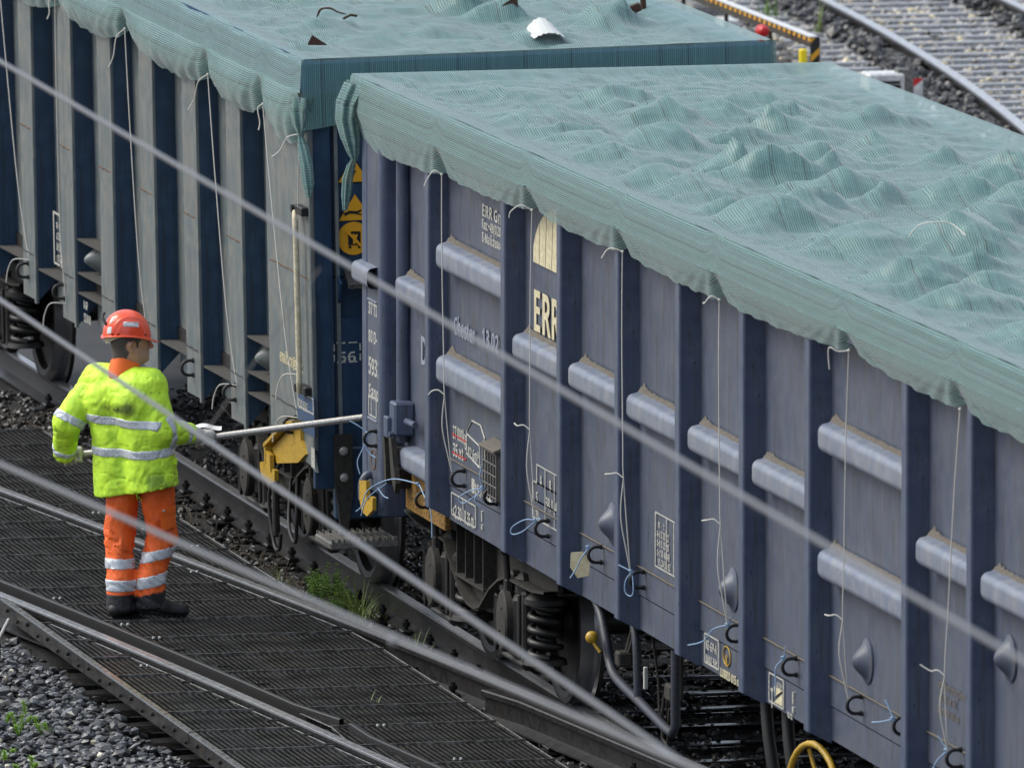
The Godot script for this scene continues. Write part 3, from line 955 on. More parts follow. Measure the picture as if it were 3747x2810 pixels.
	b.prism(PackedVector2Array([Vector2(9.33, 0.99), Vector2(9.50, 1.045), Vector2(9.33, 1.045)]), 0.0016, Transform3D(Basis.IDENTITY, Vector3(0, 0, z)))
	obj("slope_mark", b, M.cream, w, off)
	put.call("REV 02", 0.03, 9.60, 0.94, st, 0.8)
	var lines := ["Umstellvorrichtung Bremse", "Last und leer  59 t", "Bremse ein und aus"]
	for k in lines.size():
		put.call(lines[k], 0.04, 12.60, 1.53 - 0.062 * k, M.faded_print, 0.75)
	for x in [4.58, 5.92, 7.2, 8.6, 9.72, 2.66]:
		b = B.new()
		b.box(Vector3(x, 1.04, z - 0.004), Vector3(0.02, 0.06, 0.014))
		b.box(Vector3(x, 0.98, z - 0.004), Vector3(0.025, 0.03, 0.014))
		obj("lifting_mark", b, st, w, off)
	# running number on the corner plate
	var n := [["37 TI", 0.07, 1.93], ["80 D-", 0.07, 1.77], ["5932", 0.10, 1.60], ["Eanos", 0.08, 1.455]]
	for q in n:
		lettering("lettering", q[0], q[1], off + Vector3(0.295, q[2], 1.3688), st, w, 1.0)
	frame_marks(w, off + Vector3(0, 0, 0.1200), [[0.30, 1.32, 0.50, 1.43]], [0.37])
	b = B.new()
	ring = []
	for k in 20:
		ring.append(Vector3(0.42 + 0.06 * cos(TAU * k / 20.0), 1.075 + 0.055 * sin(TAU * k / 20.0), 1.368))
	b.tube(ring, 0.006, 4, true)
	obj("round_mark", b, M.rust_line, w, off)

func frame_marks(w: Node3D, off: Vector3, boxes: Array, bars: Array) -> void:
	# painted outlines round a group of marks; bars are uprights across them all
	var b := B.new()
	var z := 1.2492
	var t := 0.008
	var lo := 99.0
	var hi := -99.0
	for q in boxes:
		lo = minf(lo, q[1]); hi = maxf(hi, q[3])
		for y in [q[1], q[3]]:
			b.box(Vector3((q[0] + q[2]) * 0.5, y, z), Vector3(q[2] - q[0], t, 0.0015))
		for x in [q[0], q[2]]:
			b.box(Vector3(x, (q[1] + q[3]) * 0.5, z + 0.0004), Vector3(0.016, q[3] - q[1], 0.0015))
	for x in bars:
		b.box(Vector3(x, (lo + hi) * 0.5, z + 0.0004), Vector3(0.013, hi - lo, 0.0015))
	obj("mark_outline", b, M.stencil, w, off)

# ------------------------------------------------------------------ netting, cords, twine

const ERF_BUMPS := [[2.89, 0.28, 0.10, 0.30], [1.88, 0.26, 0.08, 0.22], [2.95, 1.00, 0.09, 0.45], [3.58, 0.96, 0.07, 0.3], [2.23, 0.39, 0.05, 0.2], [2.72, -0.05, 0.08, 0.22], [2.68, -0.43, 0.06, 0.2], [3.74, -0.19, 0.13, 0.28], [4.29, 0.59, 0.09, 0.3], [5.03, -0.02, 0.09, 0.25], [3.27, -0.81, 0.07, 0.3], [5.60, 0.58, 0.17, 0.24], [6.12, 1.12, 0.08, 0.3], [6.53, 0.95, 0.07, 0.3], [6.09, 0.47, 0.14, 0.24], [6.02, 0.15, 0.12, 0.3], [6.72, 0.20, 0.10, 0.3], [7.93, 0.70, 0.11, 0.3], [8.30, 1.00, 0.11, 0.35], [5.43, -0.69, 0.09, 0.22], [9.64, 0.35, 0.16, 0.35], [11.13, 0.95, 0.12, 0.28], [9.40, 0.50, 0.10, 0.3], [10.35, 0.44, 0.08, 0.3], [9.33, 0.80, 0.11, 0.35], [11.57, 0.70, 0.08, 0.2], [4.07, 0.98, 0.06, 0.3], [7.51, 1.05, 0.08, 0.25], [7.29, 0.18, 0.09, 0.25], [7.35, -0.26, 0.10, 0.3], [7.87, -0.47, 0.11, 0.35], [5.92, -0.91, 0.10, 0.4], [4.04, 0.12, 0.07, 0.2], [4.78, 1.00, 0.07, 0.35], [12.09, 1.0, 0.1, 0.3], [4.5, -0.55, 0.08, 0.3], [2.0, -0.5, 0.06, 0.3], [8.9, 0.0, 0.12, 0.35], [9.9, -0.3, 0.1, 0.3], [12.9, 0.5, 0.1, 0.4], [13.6, 0.9, 0.12, 0.3], [10.9, 0.1, 0.1, 0.3], [6.7, -0.6, 0.09, 0.25], [8.6, -0.8, 0.1, 0.3], [1.2, 0.7, 0.05, 0.4]]
const ERF_TIES := [[0.10, 2.89], [2.26, 2.932], [4.47, 2.963], [6.57, 2.962], [8.70, 2.942], [11.37, 2.985], [13.52, 2.947], [15.6, 2.95]]
const BLUE_BUMPS := [[-3.63, -0.12, 0.26, 0.22], [-2.99, -0.18, 0.10, 0.15], [-2.67, -0.83, 0.10, 0.2], [-1.74, 1.30, 0.10, 0.12], [-2.58, 0.27, 0.04, 0.3], [-1.92, -0.16, 0.05, 0.2], [-3.0, 0.9, 0.05, 0.2], [-4.6, 0.6, 0.08, 0.3], [-5.4, -0.4, 0.1, 0.4], [-4.9, 1.0, 0.06, 0.3], [-6.4, 0.5, 0.1, 0.4], [-2.2, 0.75, 0.04, 0.3]]
const BLUE_TIES := [[-12.6, 2.88], [-10.4, 2.88], [-8.32, 2.884], [-6.145, 2.915], [-3.673, 2.882], [-2.113, 2.88], [-1.12, 2.79]]

func net_top_shape(x0: float, x1: float, y: float, half: float, bumps: Array, seed_: int, nx: int, nz: int) -> B:
	# cloth lying on a heap of scrap: rounded and pointed humps, slack between them, creases drawn along the knit
	var f := fast_noise(seed_, 1.0, 3)
	var ridge := fast_noise(seed_ + 3, 1.0, 2)
	var b := B.new()
	b.sheet(nx, nz, func(u: float, w: float):
		var x := lerpf(x0, x1, u)
		var z := lerpf(half, -half, w)
		var e := smoothstep(0.0, 0.25, minf(half - absf(z), minf(x - x0, x1 - x)))
		var wx := x + 0.10 * f.get_noise_2d(x * 2.1, z * 2.1)
		var wz := z + 0.10 * f.get_noise_2d(x * 2.1 + 50.0, z * 2.1)
		var sum := 0.0
		for k in bumps.size():
			var q: Array = bumps[k]
			var px: float = wx - q[0]
			var pz: float = wz - q[1]
			if absf(px) + absf(pz) > q[3] * 5.0:
				continue
			var an := k * 1.7
			var dx: float = (px * cos(an) + pz * sin(an)) / (q[3] * 1.35)
			var dz: float = (pz * cos(an) - px * sin(an)) / (q[3] * 0.85)
			var d := sqrt(dx * dx + dz * dz)
			var v := 0.0
			if k % 4 == 3:
				v = exp(-d * 2.3)
			else:
				v = 0.75 * exp(-d * d * 1.7) + 0.3 * exp(-d * 1.5)
			v *= q[2]
			sum += v * v * v
		var h := -0.045 * e + 0.035 * e * f.get_noise_2d(x * 0.9, z * 0.9)
		h += 1.5 * e * pow(sum, 0.3333)
		var r := 1.0 - absf(ridge.get_noise_2d(wx * 1.3, wz * 3.2))
		h += e * (0.022 * maxf(0.0, r - 0.72) / 0.28 + 0.006 * f.get_noise_2d(x * 6.0, z * 9.0))
		return [Vector3(x, y + h, z), Vector2(x, z)])
	return b

func skirt_shape(x0: float, x1: float, y_rim: float, z_rim: float, ties: Array, deep: float, seed_: int, loose: float, lo_band: bool) -> B:
	# cloth over the rim and hanging to the hem; gathered at the cords
	var f := fast_noise(seed_, 1.0, 3)
	var b := B.new()
	b.sheet(int((x1 - x0) * 28.0), 22, func(u: float, w: float):
		var x := lerpf(x0, x1, u)
		var k := 0
		while k < ties.size() - 2 and x > ties[k + 1][0]:
			k += 1
		var ta: Array = ties[k]
		var tb: Array = ties[k + 1]
		var s := clampf((x - ta[0]) / (tb[0] - ta[0]), 0.0, 1.0)
		var near: float = minf(absf(x - ta[0]), absf(x - tb[0]))
		var straight := lerpf(ta[1], tb[1], s)
		var sag := deep * pow(maxf(0.0, sin(s * PI)), 0.55)
		var hem := straight - sag + 0.012 * f.get_noise_1d(x * 3.1)
		var chord := y_rim - 0.185
		# pinch near the cord: cloth drawn in and up to the knot
		var pinch := exp(-near * near / 0.012)
		var y := 0.0
		var z := 0.0
		if w < 0.5:
			var q := w / 0.5
			y = lerpf(y_rim, chord, smoothstep(0.08, 1.0, q) if q > 0.08 else 0.0)
			z = z_rim + 0.010 * smoothstep(0.0, 0.2, q) + 0.012 * q + 0.004 * f.get_noise_2d(x * 2.0, q * 3.0) + loose * 0.4 * q * (0.5 + 0.5 * f.get_noise_1d(x * 1.7))
			y -= 0.015 * smoothstep(0.0, 0.1, q)
			y += (0.004 + loose * 0.4) * f.get_noise_1d(x * 1.1 + 40.0) * (1.0 - q)
		else:
			var q := (w - 0.5) / 0.5
			y = lerpf(chord, hem, q)
			var fold := sin((x - (ta[0] if s < 0.5 else tb[0])) * 26.0 / (0.35 + q)) * exp(-near * 2.2) * 0.018 * q
			z = z_rim + 0.022 - (0.055 if lo_band else 0.01) * q + loose * (0.4 * (1.0 - q) + 0.9 * sin(q * PI) * pow(maxf(0.0, sin(s * PI)), 0.7)) + fold + (0.004 + loose * 0.2) * q * f.get_noise_2d(x * 4.0, q * 2.0)
			y += pinch * 0.03 * q
			z -= pinch * 0.03 * q
		var across := 1.4 + (y_rim - y)
		return [Vector3(x, y, z), Vector2(x, across + pinch * 0.05)], Vector3(0, 0.2, 1))
	return b

func hanging_end(path: Array, radii: Array, pleats: int) -> B:
	# a gathered tail of netting: pleated tube along a path
	var b := B.new()
	var m := path.size()
	b.sheet(40, m - 1, func(u: float, w: float):
		var k := int(round(w * (m - 1)))
		var p: Vector3 = path[k]
		var a: float = u * TAU
		var r: Vector2 = radii[k]
		var q := 1.0 + 0.22 * sin(a * pleats + k * 0.5)
		return [p + Vector3(cos(a) * r.x * q, 0, sin(a) * r.y * q), Vector2(u * 0.5, w * 0.8)], Vector3(1, 0, 1))
	return b

func build_nets() -> void:
	var w := thing("cargo_net", "pale green net drawn over the grey-blue wagon, humped by the load", "cargo net", Vector3(7.4, 3.0, 0))
	w.rotation.z = 0.0062
	var off := -Vector3(7.4, 3.0, 0)
	obj("net_top", net_top_shape(0.02, 15.6, 3.283, 1.40, ERF_BUMPS, 201, 390, 72), M.net, w, off)
	obj("net_skirt", skirt_shape(0.02, 15.6, 3.283, 1.40, ERF_TIES, 0.03, 203, 0.008, true), M.net, w, off)
	var heap := obj("scrap_load", net_top_shape(0.35, 15.2, 3.185, 1.18, ERF_BUMPS, 201, 240, 44), M.scrap_heap, self, Vector3.ZERO)
	heap.rotation.z = 0.0062
	heap.position = Vector3(7.4, 3.0, 0) + Basis(Vector3(0, 0, 1), 0.0062) * off
	tag(heap, "dark scrap load showing through the net of the grey-blue wagon", "scrap load").set_meta("kind", "stuff")
	var e := B.new()
	e.sheet(40, 8, func(u: float, v: float):
		var z := lerpf(-1.4, 1.4, u)
		return [Vector3(0.02 - 0.05 * v + 0.02 * sin(z * 9.0) * v, 3.283 - 0.38 * v - 0.03 * sin(z * 7.0) * v, z * (1.0 + 0.01 * v)), Vector2(z, v * 0.4)], Vector3(-1, 0, 0))
	obj("net_end", e, M.net, w, off)
	obj("gathered_corner", hanging_end([Vector3(0.10, 3.24, 1.39), Vector3(0.04, 3.12, 1.43), Vector3(0.03, 3.02, 1.435), Vector3(0.05, 2.92, 1.42), Vector3(0.08, 2.84, 1.41), Vector3(0.09, 2.80, 1.405), Vector3(0.06, 2.76, 1.42), Vector3(0.02, 2.68, 1.43), Vector3(0.0, 2.58, 1.435), Vector3(0.0, 2.50, 1.44)], [Vector2(0.16, 0.05), Vector2(0.17, 0.05), Vector2(0.14, 0.05), Vector2(0.10, 0.045), Vector2(0.05, 0.03), Vector2(0.02, 0.016), Vector2(0.04, 0.02), Vector2(0.05, 0.026), Vector2(0.045, 0.022), Vector2(0.02, 0.012)], 7), M.net, w, off)

	w = thing("cargo_net", "ragged green net on the dark blue wagon, pierced by scrap, hanging in swags", "cargo net", Vector3(-7.5, 0, 0))
	w.rotation.x = 0.018
	off = -Vector3(-7.5, 0, 0)
	obj("net_top", net_top_shape(-14.2, -1.08, 3.235, 1.39, BLUE_BUMPS, 211, 260, 60), M.net, w, off)
	obj("net_skirt", skirt_shape(-14.2, -1.06, 3.235, 1.39, BLUE_TIES, 0.12, 213, 0.06, false), M.net, w, off)
	heap = obj("scrap_load", net_top_shape(-14.0, -1.35, 3.13, 1.20, BLUE_BUMPS, 211, 200, 44), M.scrap_heap, self, Vector3.ZERO)
	heap.rotation.x = 0.018
	tag(heap, "dark scrap load showing through the net of the dark blue wagon", "scrap load").set_meta("kind", "stuff")
	e = B.new()
	e.sheet(60, 10, func(u: float, v: float):
		var z := lerpf(-1.41, 1.41, u)
		var d := lerpf(0.36, 0.42, sin(z * 5.0) * 0.5 + 0.5) * v
		return [Vector3(-1.06 + 0.012 + 0.02 * v * sin(z * 11.0) * v, 3.235 - d, z), Vector2(v * 0.4, z)], Vector3(1, 0, 0))
	obj("net_end", e, M.net, w, off)
	obj("gathered_corner", hanging_end([Vector3(-1.16, 3.02, 1.39), Vector3(-1.14, 2.93, 1.40), Vector3(-1.13, 2.85, 1.40), Vector3(-1.12, 2.81, 1.405), Vector3(-1.12, 2.785, 1.405), Vector3(-1.10, 2.74, 1.40), Vector3(-1.06, 2.64, 1.39), Vector3(-1.03, 2.52, 1.385), Vector3(-1.02, 2.44, 1.385)], [Vector2(0.15, 0.05), Vector2(0.12, 0.05), Vector2(0.08, 0.04), Vector2(0.03, 0.02), Vector2(0.018, 0.014), Vector2(0.035, 0.025), Vector2(0.05, 0.03), Vector2(0.045, 0.028), Vector2(0.02, 0.012)], 6), M.net, w, off)

func cord(label: String, pts: Array, group: String, loose: Array = [], mat: Material = null, thick := 0.0034, kind := "cord") -> void:
	# a tie: its run, its loose ends and a knot at its first point
	var at: Vector3 = pts[0]
	var t := thing(kind, label, kind, at, 0.0, group)
	var m: Material = mat if mat else M.rope
	var b := B.new()
	b.tube(curve(pts, 5), thick, 6)
	obj("run", b, m, t, -at)
	for l in loose:
		var c := B.new()
		c.tube(curve(l, 5), thick * 1.15, 6)
		obj("loose_end", c, m, t, -at)
	var k := B.new()
	k.ball(at, Vector3.ONE * thick * 2.6, 8, 6)
	obj("knot", k, m, t, -at)

func build_cords() -> void:
	var g := "cords holding the net down on the grey-blue wagon"
	var z := 1.405
	var hook_z := 1.31
	# [x at the net, y, x at the hook, loose end at the net (pixels left and down), label, far end y]
	var runs := [
		[2.26, 2.90, 2.26, 1.24, "thin white cord crossing the two ribs left of the chalk date", true],
		[4.47, 2.945, 4.31, 1.24, "thin white cord passing in front of the large cream letters", true],
		[6.57, 2.957, 6.52, 1.26, "thin white cord doubled above the boxed table of figures", true],
		[8.70, 2.95, 8.66, 1.27, "thin white cord crossing the rib above the yellow round mark", true],
		[11.37, 3.01, 11.16, 1.25, "thin white cord crossing both ribs of the wide right-hand bay", true],
		[13.52, 2.985, 13.10, 1.27, "thin white cord at far right crossing the rib above faded lines of print", false],
	]
	var jr := RandomNumberGenerator.new()
	jr.seed = 31
	for r in runs:
		var a := Vector3(r[0], r[1], z - 0.02)
		var e := Vector3(r[2], r[3], hook_z + 0.02)
		var mid := Vector3(lerpf(a.x, e.x, 0.6), lerpf(a.y, e.y, 0.6), 1.375)
		var loose := []
		if r[5]:
			var q := jr.randf_range(0.6, 1.25)
			loose.append([a, a + Vector3(-0.02, jr.randf_range(-0.01, 0.03), 0.05) * q, a + Vector3(-0.05, jr.randf_range(-0.03, 0.02), 0.09) * q, a + Vector3(-0.06, jr.randf_range(-0.10, 0.0), jr.randf_range(0.08, 0.13)) * q])
		var low := a.lerp(e, jr.randf_range(0.68, 0.85))
		low.z = 1.37
		loose.append([low, low + Vector3(-0.02, 0.025, 0.03), low + Vector3(-0.04, 0.02, 0.06), low + Vector3(-0.07, jr.randf_range(-0.05, 0.05), jr.randf_range(0.05, 0.12))])
		loose.append([low, lerp_v(low, e, 0.4) + Vector3(0, 0, 0.03), lerp_v(low, e, 0.8) + Vector3(0, 0, 0.012), e])
		cord(r[4], [a, Vector3(lerpf(a.x, e.x, 0.25), lerpf(a.y, e.y, 0.25), 1.385), mid, low, e], g, loose)
	g = "cords hanging down the dark blue wagon"
	runs = [
		[-10.3, 2.95, -9.66, 1.07, "white cord down the leftmost post, knotted at its hook", Vector3(-0.1, -0.03, 0.14)],
		[-8.40, 2.862, -8.45, 0.93, "white cord beside the post with the stencilled box", Vector3(0.0, -0.13, 0.05)],
		[-6.20, 2.885, -5.9, 1.03, "white cord running down behind the orange helmet", Vector3(-0.06, -0.24, 0.09)],
		[-3.72, 2.855, -3.26, 1.05, "white cord tied off at a hook right of the worker's head", Vector3(-0.10, -0.22, 0.10)],
		[-2.15, 2.84, -1.54, 1.07, "white cord crossing the email lettering on the blue wagon", Vector3(0.02, -0.15, 0.03)],
		[-1.14, 2.77, -1.45, 1.33, "white cord from the gathered corner down to the cream rod", Vector3(-0.1, -0.14, 0.14)],
	]
	for r in runs:
		var a := Vector3(r[0], r[1], 1.46)
		var e := Vector3(r[2], r[3], 1.385)
		var l: Vector3 = r[5]
		var m1 := a.lerp(e, 0.3); m1.z = 1.45
		var m2 := a.lerp(e, 0.75); m2.z = 1.425
		cord(r[4], [a, m1, m2, e], g, [[a, a + l * 0.3 + Vector3(-0.01, 0.02, 0.02), a + l * 0.7, a + l], [e, e + Vector3(-0.05, 0.0, 0.09), e + Vector3(-0.09, -0.07, 0.12), e + Vector3(-0.1, -0.15, 0.13)]])
	# scraps of blue baler twine on the hooks
	g = "blue twine left on the rope hooks"
	var tw: Material = M.twine
	var tw_spots := [
		[0.50, 1.235, 1.415, "pale blue twine on the corner hook where the pole ends", [[[0, 0, 0], [-0.02, 0.04, 0.05], [-0.05, 0.07, 0.10]], [[0, 0, 0], [0.0, -0.05, 0.02], [0.02, -0.11, 0.0], [0.06, -0.13, -0.03]], [[0, 0, 0], [0.0, -0.08, 0.03], [-0.02, -0.16, 0.06], [0.0, -0.23, 0.05]]]],
		[1.30, 1.045, 1.30, "frayed pale blue twine hanging over the yellow plate", [[[0, 0, 0], [-0.25, 0.0, 0.1], [-0.42, -0.08, 0.2], [-0.5, -0.18, 0.22], [-0.56, -0.22, 0.24]], [[0, 0, 0], [0.2, -0.03, 0.02], [0.3, -0.12, 0.0], [0.33, -0.26, 0.0]], [[-0.30, -0.03, 0.12], [-0.44, -0.13, 0.2], [-0.52, -0.24, 0.22]], [[-0.36, -0.06, 0.16], [-0.3, -0.1, 0.14], [-0.26, -0.11, 0.12]]]],
		[3.05, 1.25, 1.33, "pale blue twine loop beside the wire grille", [[[0, 0, 0], [-0.06, -0.02, 0.06], [-0.16, -0.07, 0.1], [-0.14, -0.10, 0.08], [-0.03, -0.04, 0.03], [0, 0, 0]], [[0, 0, 0], [0, 0.06, 0.02], [0.0, 0.12, 0.01]], [[0, 0, 0], [0.0, -0.06, 0.05], [0.02, -0.1, 0.02]]]],
		[4.31, 1.235, 1.325, "pale blue twine bow on the hook under the load table", [[[0, 0, 0], [-0.05, -0.0, 0.05], [-0.14, -0.05, 0.1], [-0.15, -0.09, 0.1], [-0.08, -0.07, 0.06], [0, 0, 0]], [[0, 0, 0], [0.06, 0.02, 0.0], [0.1, 0.02, 0.0]]]],
		[5.56, 1.255, 1.325, "pale blue twine holding a beige paper tag", [[[0, 0, 0], [-0.02, -0.06, 0.04], [-0.05, -0.12, 0.06], [-0.06, -0.17, 0.09]]]],
		[6.52, 1.255, 1.32, "pale blue twine loop on the hook left of the boxed table", [[[0, 0, 0], [-0.02, -0.05, 0.03], [-0.03, -0.11, 0.03], [0.0, -0.13, 0.01], [0.03, -0.10, 0.0], [0, 0, 0]], [[0, 0, 0], [-0.06, 0.03, 0.06]]]],
		[8.64, 1.265, 1.32, "long pale blue twine end below the yellow round mark's hook", [[[0, 0, 0], [-0.08, -0.03, 0.06], [-0.14, -0.10, 0.10], [-0.22, -0.13, 0.16]], [[0, 0, 0], [0.05, 0.05, 0.0]]]],
		[9.82, 1.26, 1.32, "pale blue twine hanging beside the slope mark", [[[0, 0, 0], [-0.02, -0.05, 0.04], [-0.02, -0.13, 0.04], [-0.04, -0.2, 0.04]], [[0, 0, 0], [0.01, 0.06, 0.0]]]],
		[12.06, 1.275, 1.33, "pale blue twine cross on the hook half hidden by a post", [[[0, 0, 0], [-0.06, -0.02, 0.05], [-0.12, -0.03, 0.08]], [[0, 0, 0], [-0.03, 0.06, 0.02], [-0.05, 0.09, 0.03]]]],
		[13.08, 1.27, 1.325, "pale blue twine on the rightmost hook at the picture's lower edge", [[[0, 0, 0], [-0.03, -0.06, 0.05], [-0.05, -0.15, 0.07], [-0.04, -0.25, 0.07]], [[0, 0, 0], [-0.04, 0.07, 0.04]]]],
	]
	for s in tw_spots:
		var at := Vector3(s[0], s[1], s[2])
		var t := thing("twine", s[3], "twine", at, 0.0, g)
		var k := B.new()
		for q in 3:
			k.ball(Vector3(0, 0.006 * (q - 1), 0.004 * q), Vector3(0.009, 0.007, 0.012), 8, 5)
		obj("knot", k, tw, t)
		for path in s[4]:
			var pts := []
			for p in path:
				pts.append(Vector3(p[0], p[1], p[2]))
			var b := B.new()
			b.tube(curve(pts, 5), 0.0036, 6)
			obj("strand", b, tw, t)
	var tg := B.new()
	tg.prism(PackedVector2Array([Vector2(-0.05, 0.06), Vector2(0.02, 0.07), Vector2(0.06, 0.02), Vector2(0.05, -0.06), Vector2(-0.02, -0.08), Vector2(-0.06, -0.02)]), 0.003, Transform3D(Basis(Vector3.UP, 0.9) * Basis(Vector3.RIGHT, 0.15), Vector3(5.50, 1.16, 1.36)))
	tag(obj("paper_tag", tg, M.cream), "beige paper tag hanging on a hook below the first blister", "paper tag")

func lerp_v(a: Vector3, b: Vector3, f: float) -> Vector3:
	return a.lerp(b, f)

# ------------------------------------------------------------------ the dark blue wagon on the left

const BLUE_POSTS := [-13.4, -12.0, -10.69, -9.40, -8.11, -6.85, -5.56, -4.27, -2.98]   # right edge of each flange

func build_blue() -> void:
	var base := Vector3(-7.6, 0, 0)
	var w := thing("freight_wagon", "dark blue freight wagon with weathered grey posts, warning signs on its end", "freight wagon", base)
	var off := -base
	var zp := 1.235
	var zo := 1.37
	var y1 := 3.06
	var b := B.new()
	b.box(Vector3(-7.6, 1.10, 0), Vector3(12.8, 0.10, 2.5))
	b.box(Vector3(-7.6, 0.95, 0), Vector3(12.6, 0.24, 0.5), 0.02)
	obj("floor", b, M.bogie, w, off)
	b = B.new()
	b.box(Vector3(-7.6, 2.0, -1.3), Vector3(12.9, 2.1, 0.04))
	obj("far_side_wall", b, M.blue, w, off)
	b = B.new()
	b.box(Vector3(-14.1, 2.0, 0), Vector3(0.05, 2.1, 2.6))
	obj("end_wall", b, M.blue, w, off)
	for k in BLUE_POSTS.size():
		var r: float = BLUE_POSTS[k]
		var R: float = BLUE_POSTS[k + 1] if k + 1 < BLUE_POSTS.size() else -1.10
		var flat := R - (0.46 if k + 1 < BLUE_POSTS.size() else 1.20)
		var prof := func(x: float) -> float: return lerpf(zp, zo, smoothstep(flat - 0.17, flat + 0.02, x))
		b = B.new()
		var dents := fast_noise(400 + k, 1.5, 2)
		b.sheet(30, 16, func(u: float, v: float):
			var x := lerpf(r, R, u)
			var low := lerpf(0.86, 0.865, smoothstep(flat - 0.1, R, x))
			var y := lerpf(low, y1, v)
			return [Vector3(x, y, prof.call(x) + 0.003 * dents.get_noise_2d(x * 2.0, y)), Vector2(x, y)], Vector3(0, 0, 1))
		b.box(Vector3((r + R) * 0.5, 2.0, zp - 0.03), Vector3(R - r, 2.0, 0.02))
		obj("side_panel", b, M.blue_grey, w, off)
		for yy in [1.95, 1.145]:
			var pts := []
			for s in 13:
				var x := lerpf(flat - 0.13, R - 0.04, s / 12.0)
				pts.append(Vector3(x, yy + 0.003 * sin(s * 2.0), prof.call(x) + 0.001))
			b = B.new()
			b.tube(pts, 0.0045, 5)
			obj("weld_seam", b, M.rust_line if yy > 1.5 else M.grime_seam, w, off)
		if k + 1 < BLUE_POSTS.size():
			# post: bright lip at the edge of the sheet and the web behind it
			var lip := obj("post", post_shape(R - 0.05, R, zo - 0.012, zo + 0.006, 0.845, y1, 0.0, 0.005), M.blue_grey, w, off)
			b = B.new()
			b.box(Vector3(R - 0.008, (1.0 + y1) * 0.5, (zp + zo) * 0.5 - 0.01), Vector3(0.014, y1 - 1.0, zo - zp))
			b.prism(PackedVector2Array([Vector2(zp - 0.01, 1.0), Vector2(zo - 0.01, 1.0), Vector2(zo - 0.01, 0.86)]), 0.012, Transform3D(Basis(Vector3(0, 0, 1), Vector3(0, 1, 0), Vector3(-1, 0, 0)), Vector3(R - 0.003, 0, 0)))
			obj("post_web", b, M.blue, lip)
		if k == 0:
			continue
		var levels := [1.06]
		if absf(r + 8.11) < 0.1 or absf(r + 2.98) < 0.1 or absf(r + 12.0) < 0.1:
			levels = [1.396, 1.185, 1.06]
			var dm := dome_shape(0.105, 0.10)
			obj("blister", dm, M.blue_grey, w, off + Vector3(r + 0.18, 1.29, zp))
		for y in levels:
			b = B.new()
			b.prism(PackedVector2Array([Vector2(r - 0.01, zp), Vector2(r - 0.01, zo - 0.012), Vector2(flat - 0.03, zp + 0.108), Vector2(flat - 0.075, zp + 0.066), Vector2(flat - 0.12, zp + 0.02), Vector2(flat - 0.16, zp)]), 0.012, Transform3D(Basis(Vector3(1, 0, 0), Vector3(0, 0, 1), Vector3(0, 1, 0)), Vector3(0, y, 0)))
			obj("gusset", b, M.gusset, w, off)
	# corner skirt and corner angle
	b = B.new()
	b.prism(PackedVector2Array([Vector2(-1.62, 0.95), Vector2(-1.10, 0.95), Vector2(-1.02, 0.84), Vector2(-1.16, 0.86), Vector2(-1.5, 0.93)]), 0.015, Transform3D(Basis.IDENTITY, Vector3(0, 0, zo - 0.01)))
	obj("corner_skirt_plate", b, M.blue_grey, w, off)
	b = B.new()
	b.box(Vector3(-1.107, 2.0, 1.357), Vector3(0.03, 2.1, 0.03), 0.006)
	obj("corner_angle", b, M.blue_grey, w, off)
	# end wall: outer frame, recessed upper panel, shelf, lower box, sill beam
	b = B.new()
	b.box(Vector3(-1.13, 1.90, 1.30), Vector3(0.05, 2.34, 0.13), 0.006)
	b.box(Vector3(-1.13, 2.0, -1.325), Vector3(0.05, 2.14, 0.12), 0.006)
	obj("end_post", b, M.blue, w, off)
	obj("end_panel", turned_panel(-1.265, 1.265, 1.96, y1, -1.15), M.blue, w, off)
	b = B.new()
	b.prism(PackedVector2Array([Vector2(-1.15, 1.995), Vector2(-1.15, 1.97), Vector2(-1.03, 1.90), Vector2(-1.01, 1.90), Vector2(-1.01, 1.925)]), 2.36, Transform3D(Basis.IDENTITY, Vector3(0, 0, -1.2)))
	obj("end_ledge", b, M.gusset, w, off)
	b = B.new()
	b.prism(PackedVector2Array([Vector2(-1.12, 1.98), Vector2(-1.02, 1.93), Vector2(-1.06, 1.83), Vector2(-1.12, 1.80)]), 0.012, Transform3D(Basis.IDENTITY, Vector3(0, 0, 1.20)))
	obj("end_shelf", b, M.blue, w, off)
	obj("end_lower_panel", turned_panel(-1.265, 1.265, 0.93, 1.95, -1.14), M.blue, w, off)
	b = B.new()
	b.box(Vector3(-1.13, 1.325, 0.655), Vector3(0.04, 0.79, 1.11), 0.006)
	obj("end_hatch", b, M.blue, w, off)
	b = B.new()
	b.box(Vector3(-1.12, 0.76, 0), Vector3(0.08, 0.42, 2.5), 0.01)
	obj("end_beam", b, M.blue, w, off)
	b = B.new()
	b.tube(curve([Vector3(-1.11, 1.50, 0.90), Vector3(-1.05, 1.50, 0.90), Vector3(-1.03, 1.44, 0.90), Vector3(-1.03, 1.36, 0.91), Vector3(-1.05, 1.30, 0.91), Vector3(-1.11, 1.29, 0.91)], 4), 0.012, 8)
	obj("grab_handle", b, M.blue_grey, w, off)
	# rim
	b = B.new()
	b.box(Vector3(-1.12, 3.12, 0), Vector3(0.10, 0.19, 2.78), 0.01)
	obj("end_rim", b, M.blue_rim, w, off)
	b = B.new()
	b.box(Vector3(-7.6, 3.12, 1.33), Vector3(12.9, 0.16, 0.12), 0.01)
	b.box(Vector3(-7.6, 3.12, -1.33), Vector3(12.9, 0.16, 0.12), 0.01)
	obj("side_rim", b, M.blue_rim, w, off)
	# warning signs on the end
	var X := -1.144
	var side := Basis(Vector3.UP, PI * 0.5)     # local z looks along +x, local x along -z
